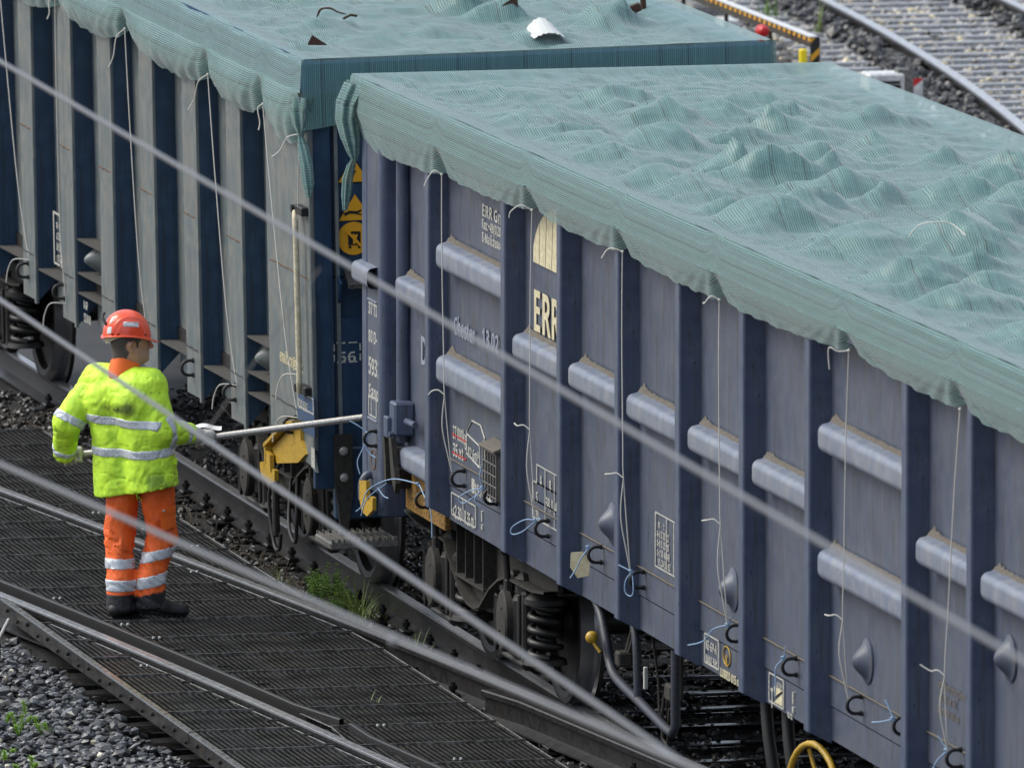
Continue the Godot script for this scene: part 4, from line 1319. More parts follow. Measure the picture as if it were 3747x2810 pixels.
	var sgn := func(called: String, poly: Array, z: float, y: float, m: Material, lift: float, holes := []):
		var bb := B.new()
		var o := PackedVector2Array()
		for p in poly:
			o.append(Vector2(p[0], p[1]))
		bb.prism(o, 0.003, Transform3D(side * Basis.from_scale(Vector3(0.52, 0.52, 1.0)), Vector3(X + lift, y + 0.02, z - 0.04)))
		return obj(called, bb, m, w, off)
	var tri := [[-0.20, 0.0], [0.20, 0.0], [0.0, 0.30]]
	var tri_in := [[-0.175, 0.014], [0.175, 0.014], [0.0, 0.275]]
	sgn.call("warning_sign_edge", tri, 1.135, 2.478, M.black, 0.0)
	sgn.call("warning_sign", tri_in, 1.135, 2.478, M.sign, 0.002)
	sgn.call("warning_symbol", [[-0.02, 0.21], [0.03, 0.19], [0.0, 0.14], [0.035, 0.14], [-0.02, 0.05], [0.0, 0.11], [-0.035, 0.11]], 1.135, 2.478, M.black, 0.004)
	sgn.call("warning_sign", [[-0.19, 0.0], [0.19, 0.0], [0.0, 0.29]], 1.128, 2.262, M.sign, 0.0)
	# falling figure
	sgn.call("warning_symbol", [[-0.10, 0.06], [-0.03, 0.085], [0.05, 0.075], [0.10, 0.095], [0.105, 0.08], [0.06, 0.055], [0.11, 0.04], [0.10, 0.03], [0.04, 0.045], [-0.03, 0.055], [-0.08, 0.03], [-0.095, 0.04]], 1.145, 2.275, M.black, 0.0035)
	sgn.call("warning_symbol", circle(0.018, 10, -0.125, 0.06), 1.145, 2.275, M.black, 0.0035)
	sgn.call("prohibition_sign", circle(0.185, 28, 0, 0), 1.140, 2.157, M.sign, 0.0)
	sgn.call("prohibition_symbol", [[-0.065, -0.075], [0.075, -0.075], [0.075, 0.075], [-0.02, 0.08], [-0.065, 0.04]], 1.140, 2.157, M.black, 0.0035)
	sgn.call("prohibition_symbol", [[-0.012, -0.06], [0.02, -0.06], [0.03, 0.0], [0.045, 0.045], [0.03, 0.05], [0.012, 0.03], [0.0, 0.06], [-0.018, 0.04], [-0.01, 0.0]], 1.140, 2.157, M.sign, 0.006)
	sgn.call("prohibition_bar", [[-0.10, 0.085], [-0.075, 0.10], [0.10, -0.085], [0.075, -0.10]], 1.140, 2.157, M.sign, 0.009)
	sgn.call("prohibition_symbol", circle(0.016, 10, -0.045, -0.095), 1.140, 2.157, M.black, 0.0035)
	sgn.call("prohibition_symbol", circle(0.016, 10, 0.06, -0.095), 1.140, 2.157, M.black, 0.0035)
	# number plate 56 in a broken frame
	var lt := lettering("lettering", "56", 0.062, off + Vector3(-1.108, 1.492, 1.16), M.stencil, w, 1.15, true, side, true)
	b = B.new()
	for q in [[-0.035, 0.056, 0.05, 0.008], [0.035, 0.056, 0.05, 0.008], [-0.035, -0.056, 0.05, 0.008], [0.035, -0.056, 0.05, 0.008], [-0.078, 0.03, 0.009, 0.04], [-0.078, -0.03, 0.009, 0.04], [0.078, 0.03, 0.009, 0.04], [0.078, -0.03, 0.009, 0.04]]:
		b.box(Vector3(-1.1085, 1.520 + q[1], 1.16 - q[0]), Vector3(0.003, q[3], q[2]))
	obj("number_frame", b, M.stencil, w, off)
	# cream rod along the corner with its two brackets
	b = B.new()
	b.tube(curve([Vector3(-1.30, 2.33, 1.41), Vector3(-1.26, 2.28, 1.42), Vector3(-1.245, 2.18, 1.42), Vector3(-1.235, 1.8, 1.42), Vector3(-1.225, 1.42, 1.42), Vector3(-1.23, 1.33, 1.42), Vector3(-1.27, 1.28, 1.41)], 5), 0.0175, 10)
	obj("uncoupling_rod", b, M.ivory, w, off)
	for y in [2.345, 1.30]:
		b = B.new()
		b.box(Vector3(-1.22, y, 1.39), Vector3(0.22, 0.05, 0.05), 0.006)
		b.tube([Vector3(-1.32, y, 1.37), Vector3(-1.32, y, 1.43)], 0.024, 10)
		obj("rod_bracket", b, M.black, w, off)
	# writing on the side
	lettering("lettering", "email:ecm@zos.sk", 0.072, off + Vector3(-1.98, 1.41, zo + 0.003), M.cream, w, 0.72)
	b = B.new()
	b.box(Vector3(-1.27, 1.16, zo + 0.004), Vector3(0.46, 0.24, 0.004))
	obj("name_plate", b, M.name_blue, w, off)
	lettering("lettering", "PZ NT-15241 E", 0.055, off + Vector3(-1.47, 1.19, zo + 0.0065), M.stencil, w, 0.5)
	b = B.new()
	for q in [[1.175, 0.0], [1.262, 0.0]]:
		b.box(Vector3(-1.27, q[0], zo + 0.0065), Vector3(0.42, 0.008, 0.002))
	b.box(Vector3(-1.48, 1.218, zo + 0.0065), Vector3(0.014, 0.09, 0.002))
	b.box(Vector3(-1.06, 1.218, zo + 0.0065), Vector3(0.014, 0.09, 0.002))
	obj("mark_outline", b, M.stencil, w, off)
	lettering("lettering", "┐", 0.09, off + Vector3(-1.14, 0.90, zo + 0.007), M.stencil, w, 1.0)
	b = B.new()
	for q in [[-8.78, 1.34, 0.012, 0.33], [-8.55, 1.22, 0.012, 0.1]]:
		b.box(Vector3(q[0], q[1], zo + 0.003), Vector3(0.03, q[3], 0.002))
	b.box(Vector3(-8.67, 1.50, zo + 0.003), Vector3(0.22, 0.014, 0.002))
	b.box(Vector3(-8.70, 1.18, zo + 0.003), Vector3(0.2, 0.014, 0.002))
	obj("mark_outline", b, M.stencil, w, off)
	var rows := ["m - t", "a 3 53", "b 5 58", "c 9 62"]
	for k in rows.size():
		lettering("lettering", rows[k], 0.05, off + Vector3(-8.70, 1.43 - 0.07 * k, zo + 0.003), M.stencil, w, 0.8)
	lettering("lettering", "K-GP", 0.05, off + Vector3(-7.86, 1.02, zo + 0.003), M.stencil, w, 0.8)
	lettering("lettering", "S2 04 N", 0.055, off + Vector3(-7.86, 0.94, zo + 0.003), M.stencil, w, 0.8)
	# rope hooks
	var hm := hook_shape(0.088, 0.075, 0.0105).mesh()
	for p in [[-9.66, 1.03], [-8.48, 1.03], [-4.5, 1.03], [-3.28, 1.03], [-1.57, 1.05]]:
		obj("rope_hook", hm, M.bogie, w, off + Vector3(p[0], p[1], zo))
	# yellow bracket with its tow hook under the corner
	b = B.new()
	b.prism(PackedVector2Array([Vector2(-2.21, 0.83), Vector2(-2.21, 0.80), Vector2(-2.04, 0.765), Vector2(-1.45, 0.845), Vector2(-1.24, 0.92), Vector2(-1.36, 0.985), Vector2(-1.39, 1.08), Vector2(-1.60, 1.03)]), 0.03, Transform3D(Basis.IDENTITY, Vector3(0, 0, 1.36)))
	obj("yellow_bracket", b, M.yellow, w, off)
	b = B.new()
	b.prism(PackedVector2Array([Vector2(-2.215, 0.84), Vector2(-1.62, 1.045), Vector2(-1.39, 1.085), Vector2(-1.39, 1.10), Vector2(-1.64, 1.06), Vector2(-2.215, 0.862)]), 0.065, Transform3D(Basis.IDENTITY, Vector3(0, 0, 1.37)))
	b.box(Vector3(-2.20, 0.80, 1.40), Vector3(0.03, 0.11, 0.06), 0.004)
	obj("bracket_flange", b, M.yellow, w, off)
	b = B.new()
	b.prism(PackedVector2Array([Vector2(-2.22, 0.83), Vector2(-2.08, 0.81), Vector2(-2.07, 0.71), Vector2(-2.04, 0.70), Vector2(-2.02, 0.735), Vector2(-1.95, 0.735), Vector2(-1.96, 0.67), Vector2(-2.12, 0.635), Vector2(-2.32, 0.65), Vector2(-2.37, 0.70), Vector2(-2.36, 0.735), Vector2(-2.28, 0.73), Vector2(-2.25, 0.705), Vector2(-2.22, 0.72)]), 0.025, Transform3D(Basis.IDENTITY, Vector3(0, 0, 1.40)))
	obj("tow_hook", b, M.yellow, w, off)
	# step with its bolted hanger
	b = B.new()
	b.prism(PackedVector2Array([Vector2(-0.055, 0.42), Vector2(0.055, 0.42), Vector2(0.055, 0.08), Vector2(0.04, 0.0), Vector2(0.015, -0.18), Vector2(-0.025, -0.18), Vector2(-0.035, 0.0), Vector2(-0.05, 0.08)]), 0.022, Transform3D(side, Vector3(-1.07, 0.63, 1.205)))
	obj("step_hanger", b, M.bogie_dirt, w, off)
	for y in [0.955, 0.80]:
		b = B.new()
		b.lathe([[0.026, 0.0], [0.026, 0.006], [0.016, 0.008], [0.016, 0.024], [0.0, 0.026]], Transform3D(Basis(Vector3(0, 1, 0), Vector3(1, 0, 0), Vector3(0, 0, 1)), Vector3(-1.048, y, 1.205)), 10)
		obj("bolt", b, M.pole, w, off)
	b = B.new()
	var sx0 := -1.1
	b.box(Vector3(-1.02, 0.435, 1.145), Vector3(0.42, 0.045, 0.40), 0.008)
	for k in 10:
		b.box(Vector3(-1.02, 0.462, 0.965 + 0.04 * k), Vector3(0.41, 0.02, 0.006))
	for k in 12:
		b.box(Vector3(-0.815, 0.465, 0.955 + 0.034 * k), Vector3(0.012, 0.022, 0.012))
		b.box(Vector3(-1.225, 0.465, 0.955 + 0.034 * k), Vector3(0.012, 0.022, 0.012))
	obj("step_tread", b, M.step, w, off)
	add_bogie(w, off + Vector3(-3.14, 0, 0))
	add_bogie(w, off + Vector3(-12.98, 0, 0))
	for z in [-0.875, 0.875]:
		b = B.new()
		b.tube([Vector3(-1.1, 1.06, z), Vector3(-0.66, 1.06, z)], 0.09, 12)
		b.lathe([[0.0, 0.07], [0.22, 0.05], [0.225, 0.02], [0.09, 0.0]], Transform3D(Basis(Vector3(0, 0, 1), Vector3(1, 0, 0), Vector3(0, 1, 0)), Vector3(-0.66, 1.06, z)), 20)
		obj("buffer", b, M.iron, w, off)
	b = B.new()
	b.tube(curve([Vector3(-1.9, 0.7, 1.3), Vector3(-1.85, 0.45, 1.32), Vector3(-2.0, 0.3, 1.3), Vector3(-2.4, 0.35, 1.25), Vector3(-2.55, 0.6, 1.2)], 6), 0.012, 6)
	obj("hose", b, M.rubber, w, off)
	b = B.new()
	b.tube(curve([Vector3(-2.5, 0.75, 1.25), Vector3(-2.7, 0.5, 1.3), Vector3(-2.6, 0.22, 1.3), Vector3(-2.45, 0.2, 1.3), Vector3(-2.4, 0.3, 1.3)], 6), 0.012, 6)
	obj("hose", b, M.rubber, w, off)
	b = B.new()
	b.box(Vector3(-2.62, 0.5, 1.28), Vector3(0.05, 0.5, 0.04), 0.01)
	obj("brake_rod", b, M.bogie, w, off)
	# the upper body leans a little outwards
	w.rotation.x = 0.018

func circle(r: float, m: int, x: float, y: float) -> Array:
	var o := []
	for k in m:
		o.append([x + r * cos(TAU * k / m), y + r * sin(TAU * k / m)])
	return o

func turned_panel(z0: float, z1: float, y0: float, y1: float, x: float) -> B:
	var f := fast_noise(900, 1.2, 2)
	var b := B.new()
	b.sheet(16, 12, func(u: float, v: float):
		var z := lerpf(z0, z1, u)
		var y := lerpf(y0, y1, v)
		return [Vector3(x + 0.006 * f.get_noise_2d(z * 2.0, y * 2.0), y, z), Vector2(z, y)], Vector3(1, 0, 0))
	b.box(Vector3(x - 0.02, (y0 + y1) * 0.5, (z0 + z1) * 0.5), Vector3(0.02, y1 - y0, z1 - z0))
	return b

func build_scrap() -> void:
	# pieces of the load that stand through the blue wagon's net
	var b := B.new()
	b.tube(curve([Vector3(-3.02, 3.24, 0.95), Vector3(-3.0, 3.30, 0.93), Vector3(-2.96, 3.31, 0.88), Vector3(-2.93, 3.29, 0.84), Vector3(-2.9, 3.28, 0.80)], 4), [0.004, 0.006, 0.006, 0.007, 0.007, 0.006, 0.006, 0.007, 0.007, 0.006, 0.006, 0.005, 0.005, 0.005, 0.005, 0.004, 0.004], 6)
	b.tube([Vector3(-2.95, 3.25, 0.80), Vector3(-2.85, 3.28, 0.78), Vector3(-2.88, 3.27, 0.74)], 0.008, 6)
	tag(obj("bent_rod", b, M.rust), "thin bent brown rod lying on the ragged net", "rod")
	b = B.new()
	b.prism(PackedVector2Array([Vector2(-0.18, -0.05), Vector2(0.22, -0.05), Vector2(0.06, 0.13), Vector2(0.0, 0.19), Vector2(-0.04, 0.10)]), 0.012, Transform3D(Basis(Vector3.UP, 1.35), Vector3(-3.62, 3.33, -0.10)))
	tag(obj("scrap_plate", b, M.rust), "pointed rusty plate tenting the ragged net at the top of the picture", "scrap metal")
	b = B.new()
	b.prism(PackedVector2Array([Vector2(-0.08, -0.06), Vector2(0.07, -0.06), Vector2(0.06, 0.03), Vector2(0.05, 0.09), Vector2(0.02, 0.05), Vector2(-0.05, 0.0)]), 0.03, Transform3D(Basis(Vector3.UP, 1.2), Vector3(-2.98, 3.29, -0.20)))
	tag(obj("scrap_plate", b, M.rust), "small curled rusty scrap right of the pointed plate", "scrap metal")
	b = B.new()
	b.prism(PackedVector2Array([Vector2(-0.09, -0.03), Vector2(0.10, -0.03), Vector2(0.09, 0.05), Vector2(0.04, 0.02), Vector2(0.0, 0.04), Vector2(-0.06, 0.02)]), 0.04, Transform3D(Basis(Vector3.UP, 1.2), Vector3(-2.70, 3.27, -0.82)))
	b.box(Vector3(-2.66, 3.30, -0.90), Vector3(0.04, 0.05, 0.06), 0.006, Basis(Vector3(1, 0, 0), 0.4))
	tag(obj("scrap_plate", b, M.rust), "jagged dark brown scrap near the far edge of the ragged net", "scrap metal")
	b = B.new()
	b.prism(PackedVector2Array([Vector2(-0.06, -0.06), Vector2(0.06, -0.06), Vector2(-0.03, 0.0)]), 0.01, Transform3D(Basis(Vector3.UP, 1.3), Vector3(-1.75, 3.28, 1.22)))
	tag(obj("scrap_plate", b, M.rust), "small brown triangular scrap at the near corner of the ragged net", "scrap metal")
	b = B.new()
	b.sheet(14, 8, func(u: float, v: float):
		var z := lerpf(0.10, -0.10, u)
		return [Vector3(-1.95 + 0.25 * v, 3.22 + 0.11 * sin(u * 2.6 + 0.3) * (1.0 - 0.6 * v) + 0.004 * sin(u * 50.0), z - 0.16), Vector2(u, v)], Vector3(0.4, 1, 0))
	tag(obj("corrugated_scrap", b, M.white), "crumpled white corrugated sheet poking through the ragged net", "scrap metal")
	b = B.new()
	b.tube([Vector3(-3.5, 3.2, -1.15), Vector3(-3.52, 3.6, -1.13)], 0.018, 8)
	tag(obj("upright_pipe", b, M.rust), "short upright pipe at the far side of the ragged net", "pipe")
	b = B.new()
	b.tube(curve([Vector3(9.98, 3.40, 0.72), Vector3(10.02, 3.46, 0.68), Vector3(10.05, 3.48, 0.60), Vector3(10.06, 3.47, 0.52), Vector3(10.15, 3.42, 0.47)], 6), 0.0035, 6)
	tag(obj("white_cable", b, M.rope), "white cable end arching out of the humped net near the right edge", "cable")

# ------------------------------------------------------------------ ground, tracks, walkway

const R1_LINE := [[-14.0, 3.35], [-9.0, 2.48], [-6.8, 2.13], [-4.7, 1.835], [-2.62, 1.545], [-0.5, 1.265], [1.46, 1.03], [3.0, 0.865], [4.3, 0.728], [6.0, 0.55], [8.5, 0.30], [12.0, -0.02], [18.0, -0.5]]

func rail_section(head_only: bool) -> PackedVector2Array:
	# half-metre-true rail profile, x across, y up, head top at 0
	if head_only:
		return PackedVector2Array([Vector2(-0.030, 0.0005), Vector2(-0.026, 0.0025), Vector2(0.026, 0.0025), Vector2(0.030, 0.0005)])
	return PackedVector2Array([Vector2(-0.075, -0.172), Vector2(-0.075, -0.161), Vector2(-0.012, -0.135), Vector2(-0.0085, -0.05), Vector2(-0.034, -0.034), Vector2(-0.036, -0.008), Vector2(-0.030, 0.0), Vector2(0.030, 0.0), Vector2(0.036, -0.008), Vector2(0.034, -0.034), Vector2(0.0085, -0.05), Vector2(0.012, -0.135), Vector2(0.075, -0.161), Vector2(0.075, -0.172)])

func swept(section: PackedVector2Array, path: Array, closed := true) -> B:
	var b := B.new()
	var m := section.size()
	for k in (m if closed else m - 1):
		var p := section[k]
		var q := section[(k + 1) % m]
		var e := (q - p).normalized()
		for s in path.size() - 1:
			var pts := []
			for j in 2:
				var c: Vector3 = path[s + j]
				var d: Vector3 = path[mini(s + j + 1, path.size() - 1)] - path[maxi(s + j - 1, 0)]
				d.y = 0.0
				d = d.normalized()
				var side := Vector3(-d.z, 0, d.x)     # to the +z side when running along +x
				pts.append([c + side * p.x + Vector3(0, p.y, 0), side])
				pts.append([c + side * q.x + Vector3(0, q.y, 0), side])
			var o := Vector2(-e.y, e.x)
			var a := -1
			for w in [0, 1, 3, 2]:
				var side: Vector3 = pts[w][1]
				var ix := b.vert(pts[w][0], (side * o.x + Vector3(0, o.y, 0)).normalized(), Vector2(s, k))
				if a < 0:
					a = ix
			b.tri_idx(a, a + 1, a + 2)
			b.tri_idx(a, a + 2, a + 3)
	return b

func rail(called: String, path: Array, parent: Node, off: Vector3, worn := true) -> MeshInstance3D:
	var r := obj(called, swept(rail_section(false), path), M.rail_side, parent, off)
	if worn:
		obj("running_surface", swept(rail_section(true), path, false), M.rail_top, r)
	return r

func straight(x0: float, x1: float, z: float, step := 1.0) -> Array:
	var o := []
	var m := int(ceil(absf(x1 - x0) / step))
	for k in m + 1:
		o.append(Vector3(lerpf(x0, x1, float(k) / m), 0, z))
	return o

func line_z(line: Array, x: float) -> float:
	for k in line.size() - 1:
		if x <= line[k + 1][0]:
			var u: float = (x - line[k][0]) / (line[k + 1][0] - line[k][0])
			return lerpf(line[k][1], line[k + 1][1], u)
	return line[line.size() - 1][1]

func curve_z(x: float) -> float:
	# near-parabolic diverging rail (the one further from the camera)
	var a := line_z(R1_LINE, x - 0.9)
	var b := line_z(R1_LINE, x + 0.9)
	return (a + b + 2.0 * line_z(R1_LINE, x)) * 0.25

func fastening_mesh() -> ArrayMesh:
	# base plate with clips and bolts on one side of a rail foot (towards +z)
	var b := B.new()
	b.box(Vector3(0, -0.168, 0.08), Vector3(0.15, 0.016, 0.24), 0.004)
	b.box(Vector3(0, -0.145, 0.085), Vector3(0.10, 0.03, 0.07), 0.008)
	for z in [0.085]:
		b.tube([Vector3(0.0 if z < 0.1 else 0.03, -0.17, z), Vector3(0.0 if z < 0.1 else 0.03, -0.07 if z < 0.1 else -0.11, z)], 0.014, 8)
		b.lathe([[0.026, -0.125], [0.026, -0.10], [0.0, -0.10]], Transform3D(Basis.IDENTITY, Vector3(0.0 if z < 0.1 else 0.03, 0.012, z)), 6)
	return b.mesh()

func stone_mesh(seed_: int, flat: float) -> ArrayMesh:
	var r := RandomNumberGenerator.new()
	r.seed = seed_
	var pts := []
	for a in [0, 1, 2]:
		for s in 5:
			var an: float = TAU * (s + 0.5 * a) / 5.0 + r.randf_range(-0.3, 0.3)
			var rad: float = [0.62, 1.0, 0.55][a] * r.randf_range(0.7, 1.15)
			pts.append(Vector3(cos(an) * rad, (a - 1) * flat * r.randf_range(0.7, 1.3), sin(an) * rad * 0.8) * 0.5)
	var b := B.new()
	for a in 2:
		for s in 5:
			var p := a * 5 + s
			var q := a * 5 + (s + 1) % 5
			b.face([pts[p], pts[q], pts[p + 5]], Vector3.ZERO)
			b.face([pts[q], pts[q + 5], pts[p + 5]], Vector3.ZERO)
	b.face([pts[10], pts[11], pts[12]], Vector3.ZERO)
	b.face([pts[10], pts[12], pts[13]], Vector3.ZERO)
	b.face([pts[10], pts[13], pts[14]], Vector3.ZERO)
	return b.mesh()

func scatter(called: String, n: int, place: Callable, cols: Array, size: Vector2, flat: float, seed_: int, kind := "stuff") -> void:
	# loose stones: a few shapes, many copies
	var r := RandomNumberGenerator.new()
	r.seed = seed_
	var root: MultiMeshInstance3D
	var mm := MultiMesh.new()
	mm.transform_format = MultiMesh.TRANSFORM_3D
	mm.use_colors = true
	mm.mesh = stone_mesh(seed_, flat)
	mm.instance_count = n
	for k in n:
		var p: Vector3 = place.call(r)
		var s := r.randf_range(size.x, size.y) * (1.0 + 0.7 * pow(r.randf(), 6.0))
		var bs := Basis.from_euler(Vector3(r.randf_range(-0.45, 0.45), r.randf() * TAU, r.randf_range(-0.45, 0.45)))
		bs = bs * Basis.from_scale(Vector3(s * r.randf_range(0.7, 1.2), s * r.randf_range(0.6, 1.1), s * r.randf_range(0.7, 1.1)))
		mm.set_instance_transform(k, Transform3D(bs, p))
		var c: Color = cols[r.randi() % cols.size()]
		var g := r.randf_range(0.75, 1.25)
		mm.set_instance_color(k, Color(c.r * g, c.g * g, c.b * g))
	root = MultiMeshInstance3D.new()
	root.multimesh = mm
	root.material_override = M.stone
	root.name = numbered(called)
	root.set_meta("kind", kind)
	root.set_meta("label", called.replace("_", " "))
	root.set_meta("category", "gravel")
	add_child(root)

func build_ground() -> void:
	var b := B.new()
	b.box(Vector3(-40, -0.95, 0), Vector3(900, 1.0, 900))
	struct("ground", b, M.sand)
	# dark bed of the near tracks, with uneven top
	var f := fast_noise(600, 0.9, 4)
	b = B.new()
	b.sheet(150, 60, func(u: float, v: float):
		var x := lerpf(-45.0, 22.0, u)
		var z := lerpf(-4.5, 6.5, v)
		var e := smoothstep(0.0, 0.12, minf(v, 1.0 - v))
		return [Vector3(x, -0.5 + e * (0.29 + 0.03 * f.get_noise_2d(x * 2.0, z * 2.0)), z), Vector2(x, z)])
	struct("track_bed", b, M.ground)
	b = B.new()
	b.sheet(60, 30, func(u: float, v: float):
		var x := lerpf(-60.0, -18.0, u)
		var z := lerpf(-14.5, -6.5, v) + 0.0
		return [Vector3(x, -0.085 + 0.02 * f.get_noise_2d(x * 1.5, z * 1.5) - 0.26 * smoothstep(0.8, 1.0, v), z), Vector2(x, z)])
	struct("gravel_bed", b, M.gravel_bed)

	# the train's own track
	var t := thing("railway_track", "straight wet track beneath the two freight wagons", "railway track", Vector3(0, -0.17, 0))
	var off := Vector3(0, 0.17, 0)
	rail("rail", straight(-44.0, 20.0, 0.75), t, off)
	rail("rail", straight(-44.0, 20.0, -0.75), t, off)
	var sl := []
	for k in 3:
		var q := B.new()
		var r := RandomNumberGenerator.new()
		r.seed = 40 + k
		q.sheet(20, 4, func(u: float, v: float):
			var crack := 0.006 * sin(v * 30.0 + k) * sin(u * 7.0 + k * 2.0)
			return [Vector3(lerpf(-0.125, 0.125, v), -0.172 + crack - (0.02 if v < 0.01 or v > 0.99 else 0.0), lerpf(-1.3, 1.3, u)), Vector2(u, v)])
		q.box(Vector3(0, -0.25, 0), Vector3(0.25, 0.14, 2.6), 0.006)
		sl.append(q.mesh())
	var long_sl := []
	for k in 3:
		var q := B.new()
		q.sheet(28, 4, func(u: float, v: float):
			var crack := 0.006 * sin(v * 30.0 + k) * sin(u * 11.0 + k * 2.0)
			return [Vector3(lerpf(-0.125, 0.125, v), -0.172 + crack - (0.02 if v < 0.01 or v > 0.99 else 0.0), lerpf(-1.3, 3.17, u)), Vector2(u, v)])
		q.box(Vector3(0, -0.25, 0.935), Vector3(0.25, 0.14, 4.47), 0.006)
		long_sl.append(q.mesh())
	var fm := fastening_mesh()
	var r := RandomNumberGenerator.new()
	r.seed = 8
	for k in range(-50, 24):
		var x := 0.13 + 0.63 * k
		var turnout := x > -9.0 and x < 7.5
		var s := obj("sleeper", (long_sl if turnout else sl)[absi(k) % 3], M.wet_sleeper if x > 0.5 else M.sleeper, t, off + Vector3(x, r.randf_range(-0.006, 0.0) - (0.0 if x > -1.0 else 0.045), r.randf_range(-0.03, 0.05)))
		if x > -12.0 and x < 8.0:
			obj("rail_fastening", fm, M.bolt, t, off + Vector3(x, 0, 0.75))
			var g := obj("rail_fastening", fm, M.bolt, t)
			g.transform = Transform3D(Basis(Vector3.UP, PI), off + Vector3(x, 0, -0.75))

	# the diverging track
	var d := thing("railway_track", "diverging switch track curving through the steel grating walkway", "railway track", Vector3(0, -0.17, 2.0))
	off = -Vector3(0, -0.17, 2.0)
	var p1 := []
	var p2 := []
	for k in 66:
		var x := -14.0 + 0.5 * k
		p1.append(Vector3(x, 0, curve_z(x)))
		p2.append(Vector3(x + 0.18, 0, curve_z(x) + 1.508))
	rail("rail", p1, d, off)
	rail("rail", p2, d, off)
	var gp := []
	for k in 13:
		var x := lerpf(-4.2, 3.15, k / 12.0)
		gp.append(Vector3(x, 0.004, curve_z(x) + 1.508 - 0.115 - (0.06 * smoothstep(2.6, 3.15, x))))
	var ck := PackedVector2Array([Vector2(-0.045, -0.15), Vector2(-0.045, 0.0), Vector2(-0.04, 0.006), Vector2(-0.022, 0.006), Vector2(-0.018, 0.0), Vector2(-0.018, -0.12), Vector2(0.02, -0.13), Vector2(0.02, -0.15)])
	obj("check_rail", swept(ck, gp), M.iron, d, off)
	gp = []
	for k in 8:
		var x := lerpf(3.3, 6.8, k / 7.0)
		gp.append(Vector3(x, 0.004, curve_z(x) + 1.508 - 0.13 - 0.05 * smoothstep(3.7, 3.3, x)))
	obj("check_rail", swept(ck, gp), M.iron, d, off)
	gp = []
	for k in 9:
		var x := lerpf(2.2, 6.2, k / 8.0)
		gp.append(Vector3(x, 0.006, curve_z(x) + 0.115 + 0.05 * smoothstep(2.6, 2.2, x)))
	obj("wing_rail", swept(rail_section(false), gp), M.rail_side, d, off)
	for k in range(-10, 11):
		var x := 0.13 + 0.63 * k
		var g := obj("rail_fastening", fm, M.bolt, d)
		g.position = off + Vector3(x, 0, curve_z(x))
		g = obj("rail_fastening", fm, M.bolt, d)
		g.transform = Transform3D(Basis(Vector3.UP, PI), off + Vector3(x, 0, curve_z(x)))

	build_walkway()

	# stones
	var greys := [S(0.10, 0.105, 0.115), S(0.16, 0.165, 0.175), S(0.22, 0.225, 0.235), S(0.07, 0.072, 0.078), S(0.13, 0.13, 0.13)]
	for c in greys.size():
		pass
	var lin := func(a: Array) -> Array:
		var o := []
		for c in a:
			o.append((c as Color).srgb_to_linear())
		return o
	var g2: Array = lin.call([S(0.045, 0.047, 0.052), S(0.08, 0.083, 0.09), S(0.14, 0.143, 0.15), S(0.03, 0.031, 0.034), S(0.065, 0.065, 0.065)])
	for k in 4:
		scatter("ballast_stones", 1500, func(q: RandomNumberGenerator):
			var x := q.randf_range(-1.4, 6.5)
			var z := q.randf_range(3.06, 5.0)
			return Vector3(x, -0.175 + q.randf_range(-0.03, 0.03) - 0.05 * smoothstep(3.3, 3.08, z) * q.randf(), z), g2 + [g2[2], g2[1]], Vector2(0.045, 0.10), 0.33, 500 + k)
	scatter("ballast_stones", 60, func(q: RandomNumberGenerator):
		return Vector3(q.randf_range(-1.0, 5.0), -0.155, q.randf_range(3.3, 4.6)), [Color(0.42, 0.39, 0.27), Color(0.5, 0.48, 0.38)], Vector2(0.04, 0.065), 0.5, 520)
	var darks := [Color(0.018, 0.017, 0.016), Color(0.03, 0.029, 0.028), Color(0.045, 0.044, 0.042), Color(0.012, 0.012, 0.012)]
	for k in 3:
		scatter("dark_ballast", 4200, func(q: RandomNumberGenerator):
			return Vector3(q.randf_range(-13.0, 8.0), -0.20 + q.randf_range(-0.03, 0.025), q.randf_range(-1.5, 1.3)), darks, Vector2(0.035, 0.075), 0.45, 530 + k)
	var beige := [Color(0.30, 0.275, 0.24), Color(0.42, 0.40, 0.36), Color(0.20, 0.185, 0.165), Color(0.34, 0.34, 0.34), Color(0.12, 0.115, 0.11), Color(0.5, 0.43, 0.28)]
	for k in 3:
		scatter("pale_gravel", 2600, func(q: RandomNumberGenerator):
			return Vector3(q.randf_range(-39.0, -23.0), -0.072 + q.randf_range(-0.02, 0.02), q.randf_range(-12.6, -9.0)), beige, Vector2(0.035, 0.08), 0.5, 540 + k)
	for k in 2:
		scatter("dark_ballast", 800, func(q: RandomNumberGenerator):
			var x := q.randf_range(-39.0, -23.0)
			var side := -10.0 if q.randf() < 0.7 else -11.5
			return Vector3(x, -0.03 + q.randf_range(-0.04, 0.03), bg_rail_z(x) + (0.0 if side > -11.0 else -1.5) + q.randf_range(0.06, 0.34)), [Color(0.03, 0.03, 0.032), Color(0.06, 0.06, 0.062), Color(0.02, 0.02, 0.02)], Vector2(0.06, 0.12), 0.6, 560 + k)

func bg_rail_z(x: float) -> float:
	# curved rail of the background track
	var u := x + 25.5
	return -9.34 + 0.135 * u + 0.0042 * u * u

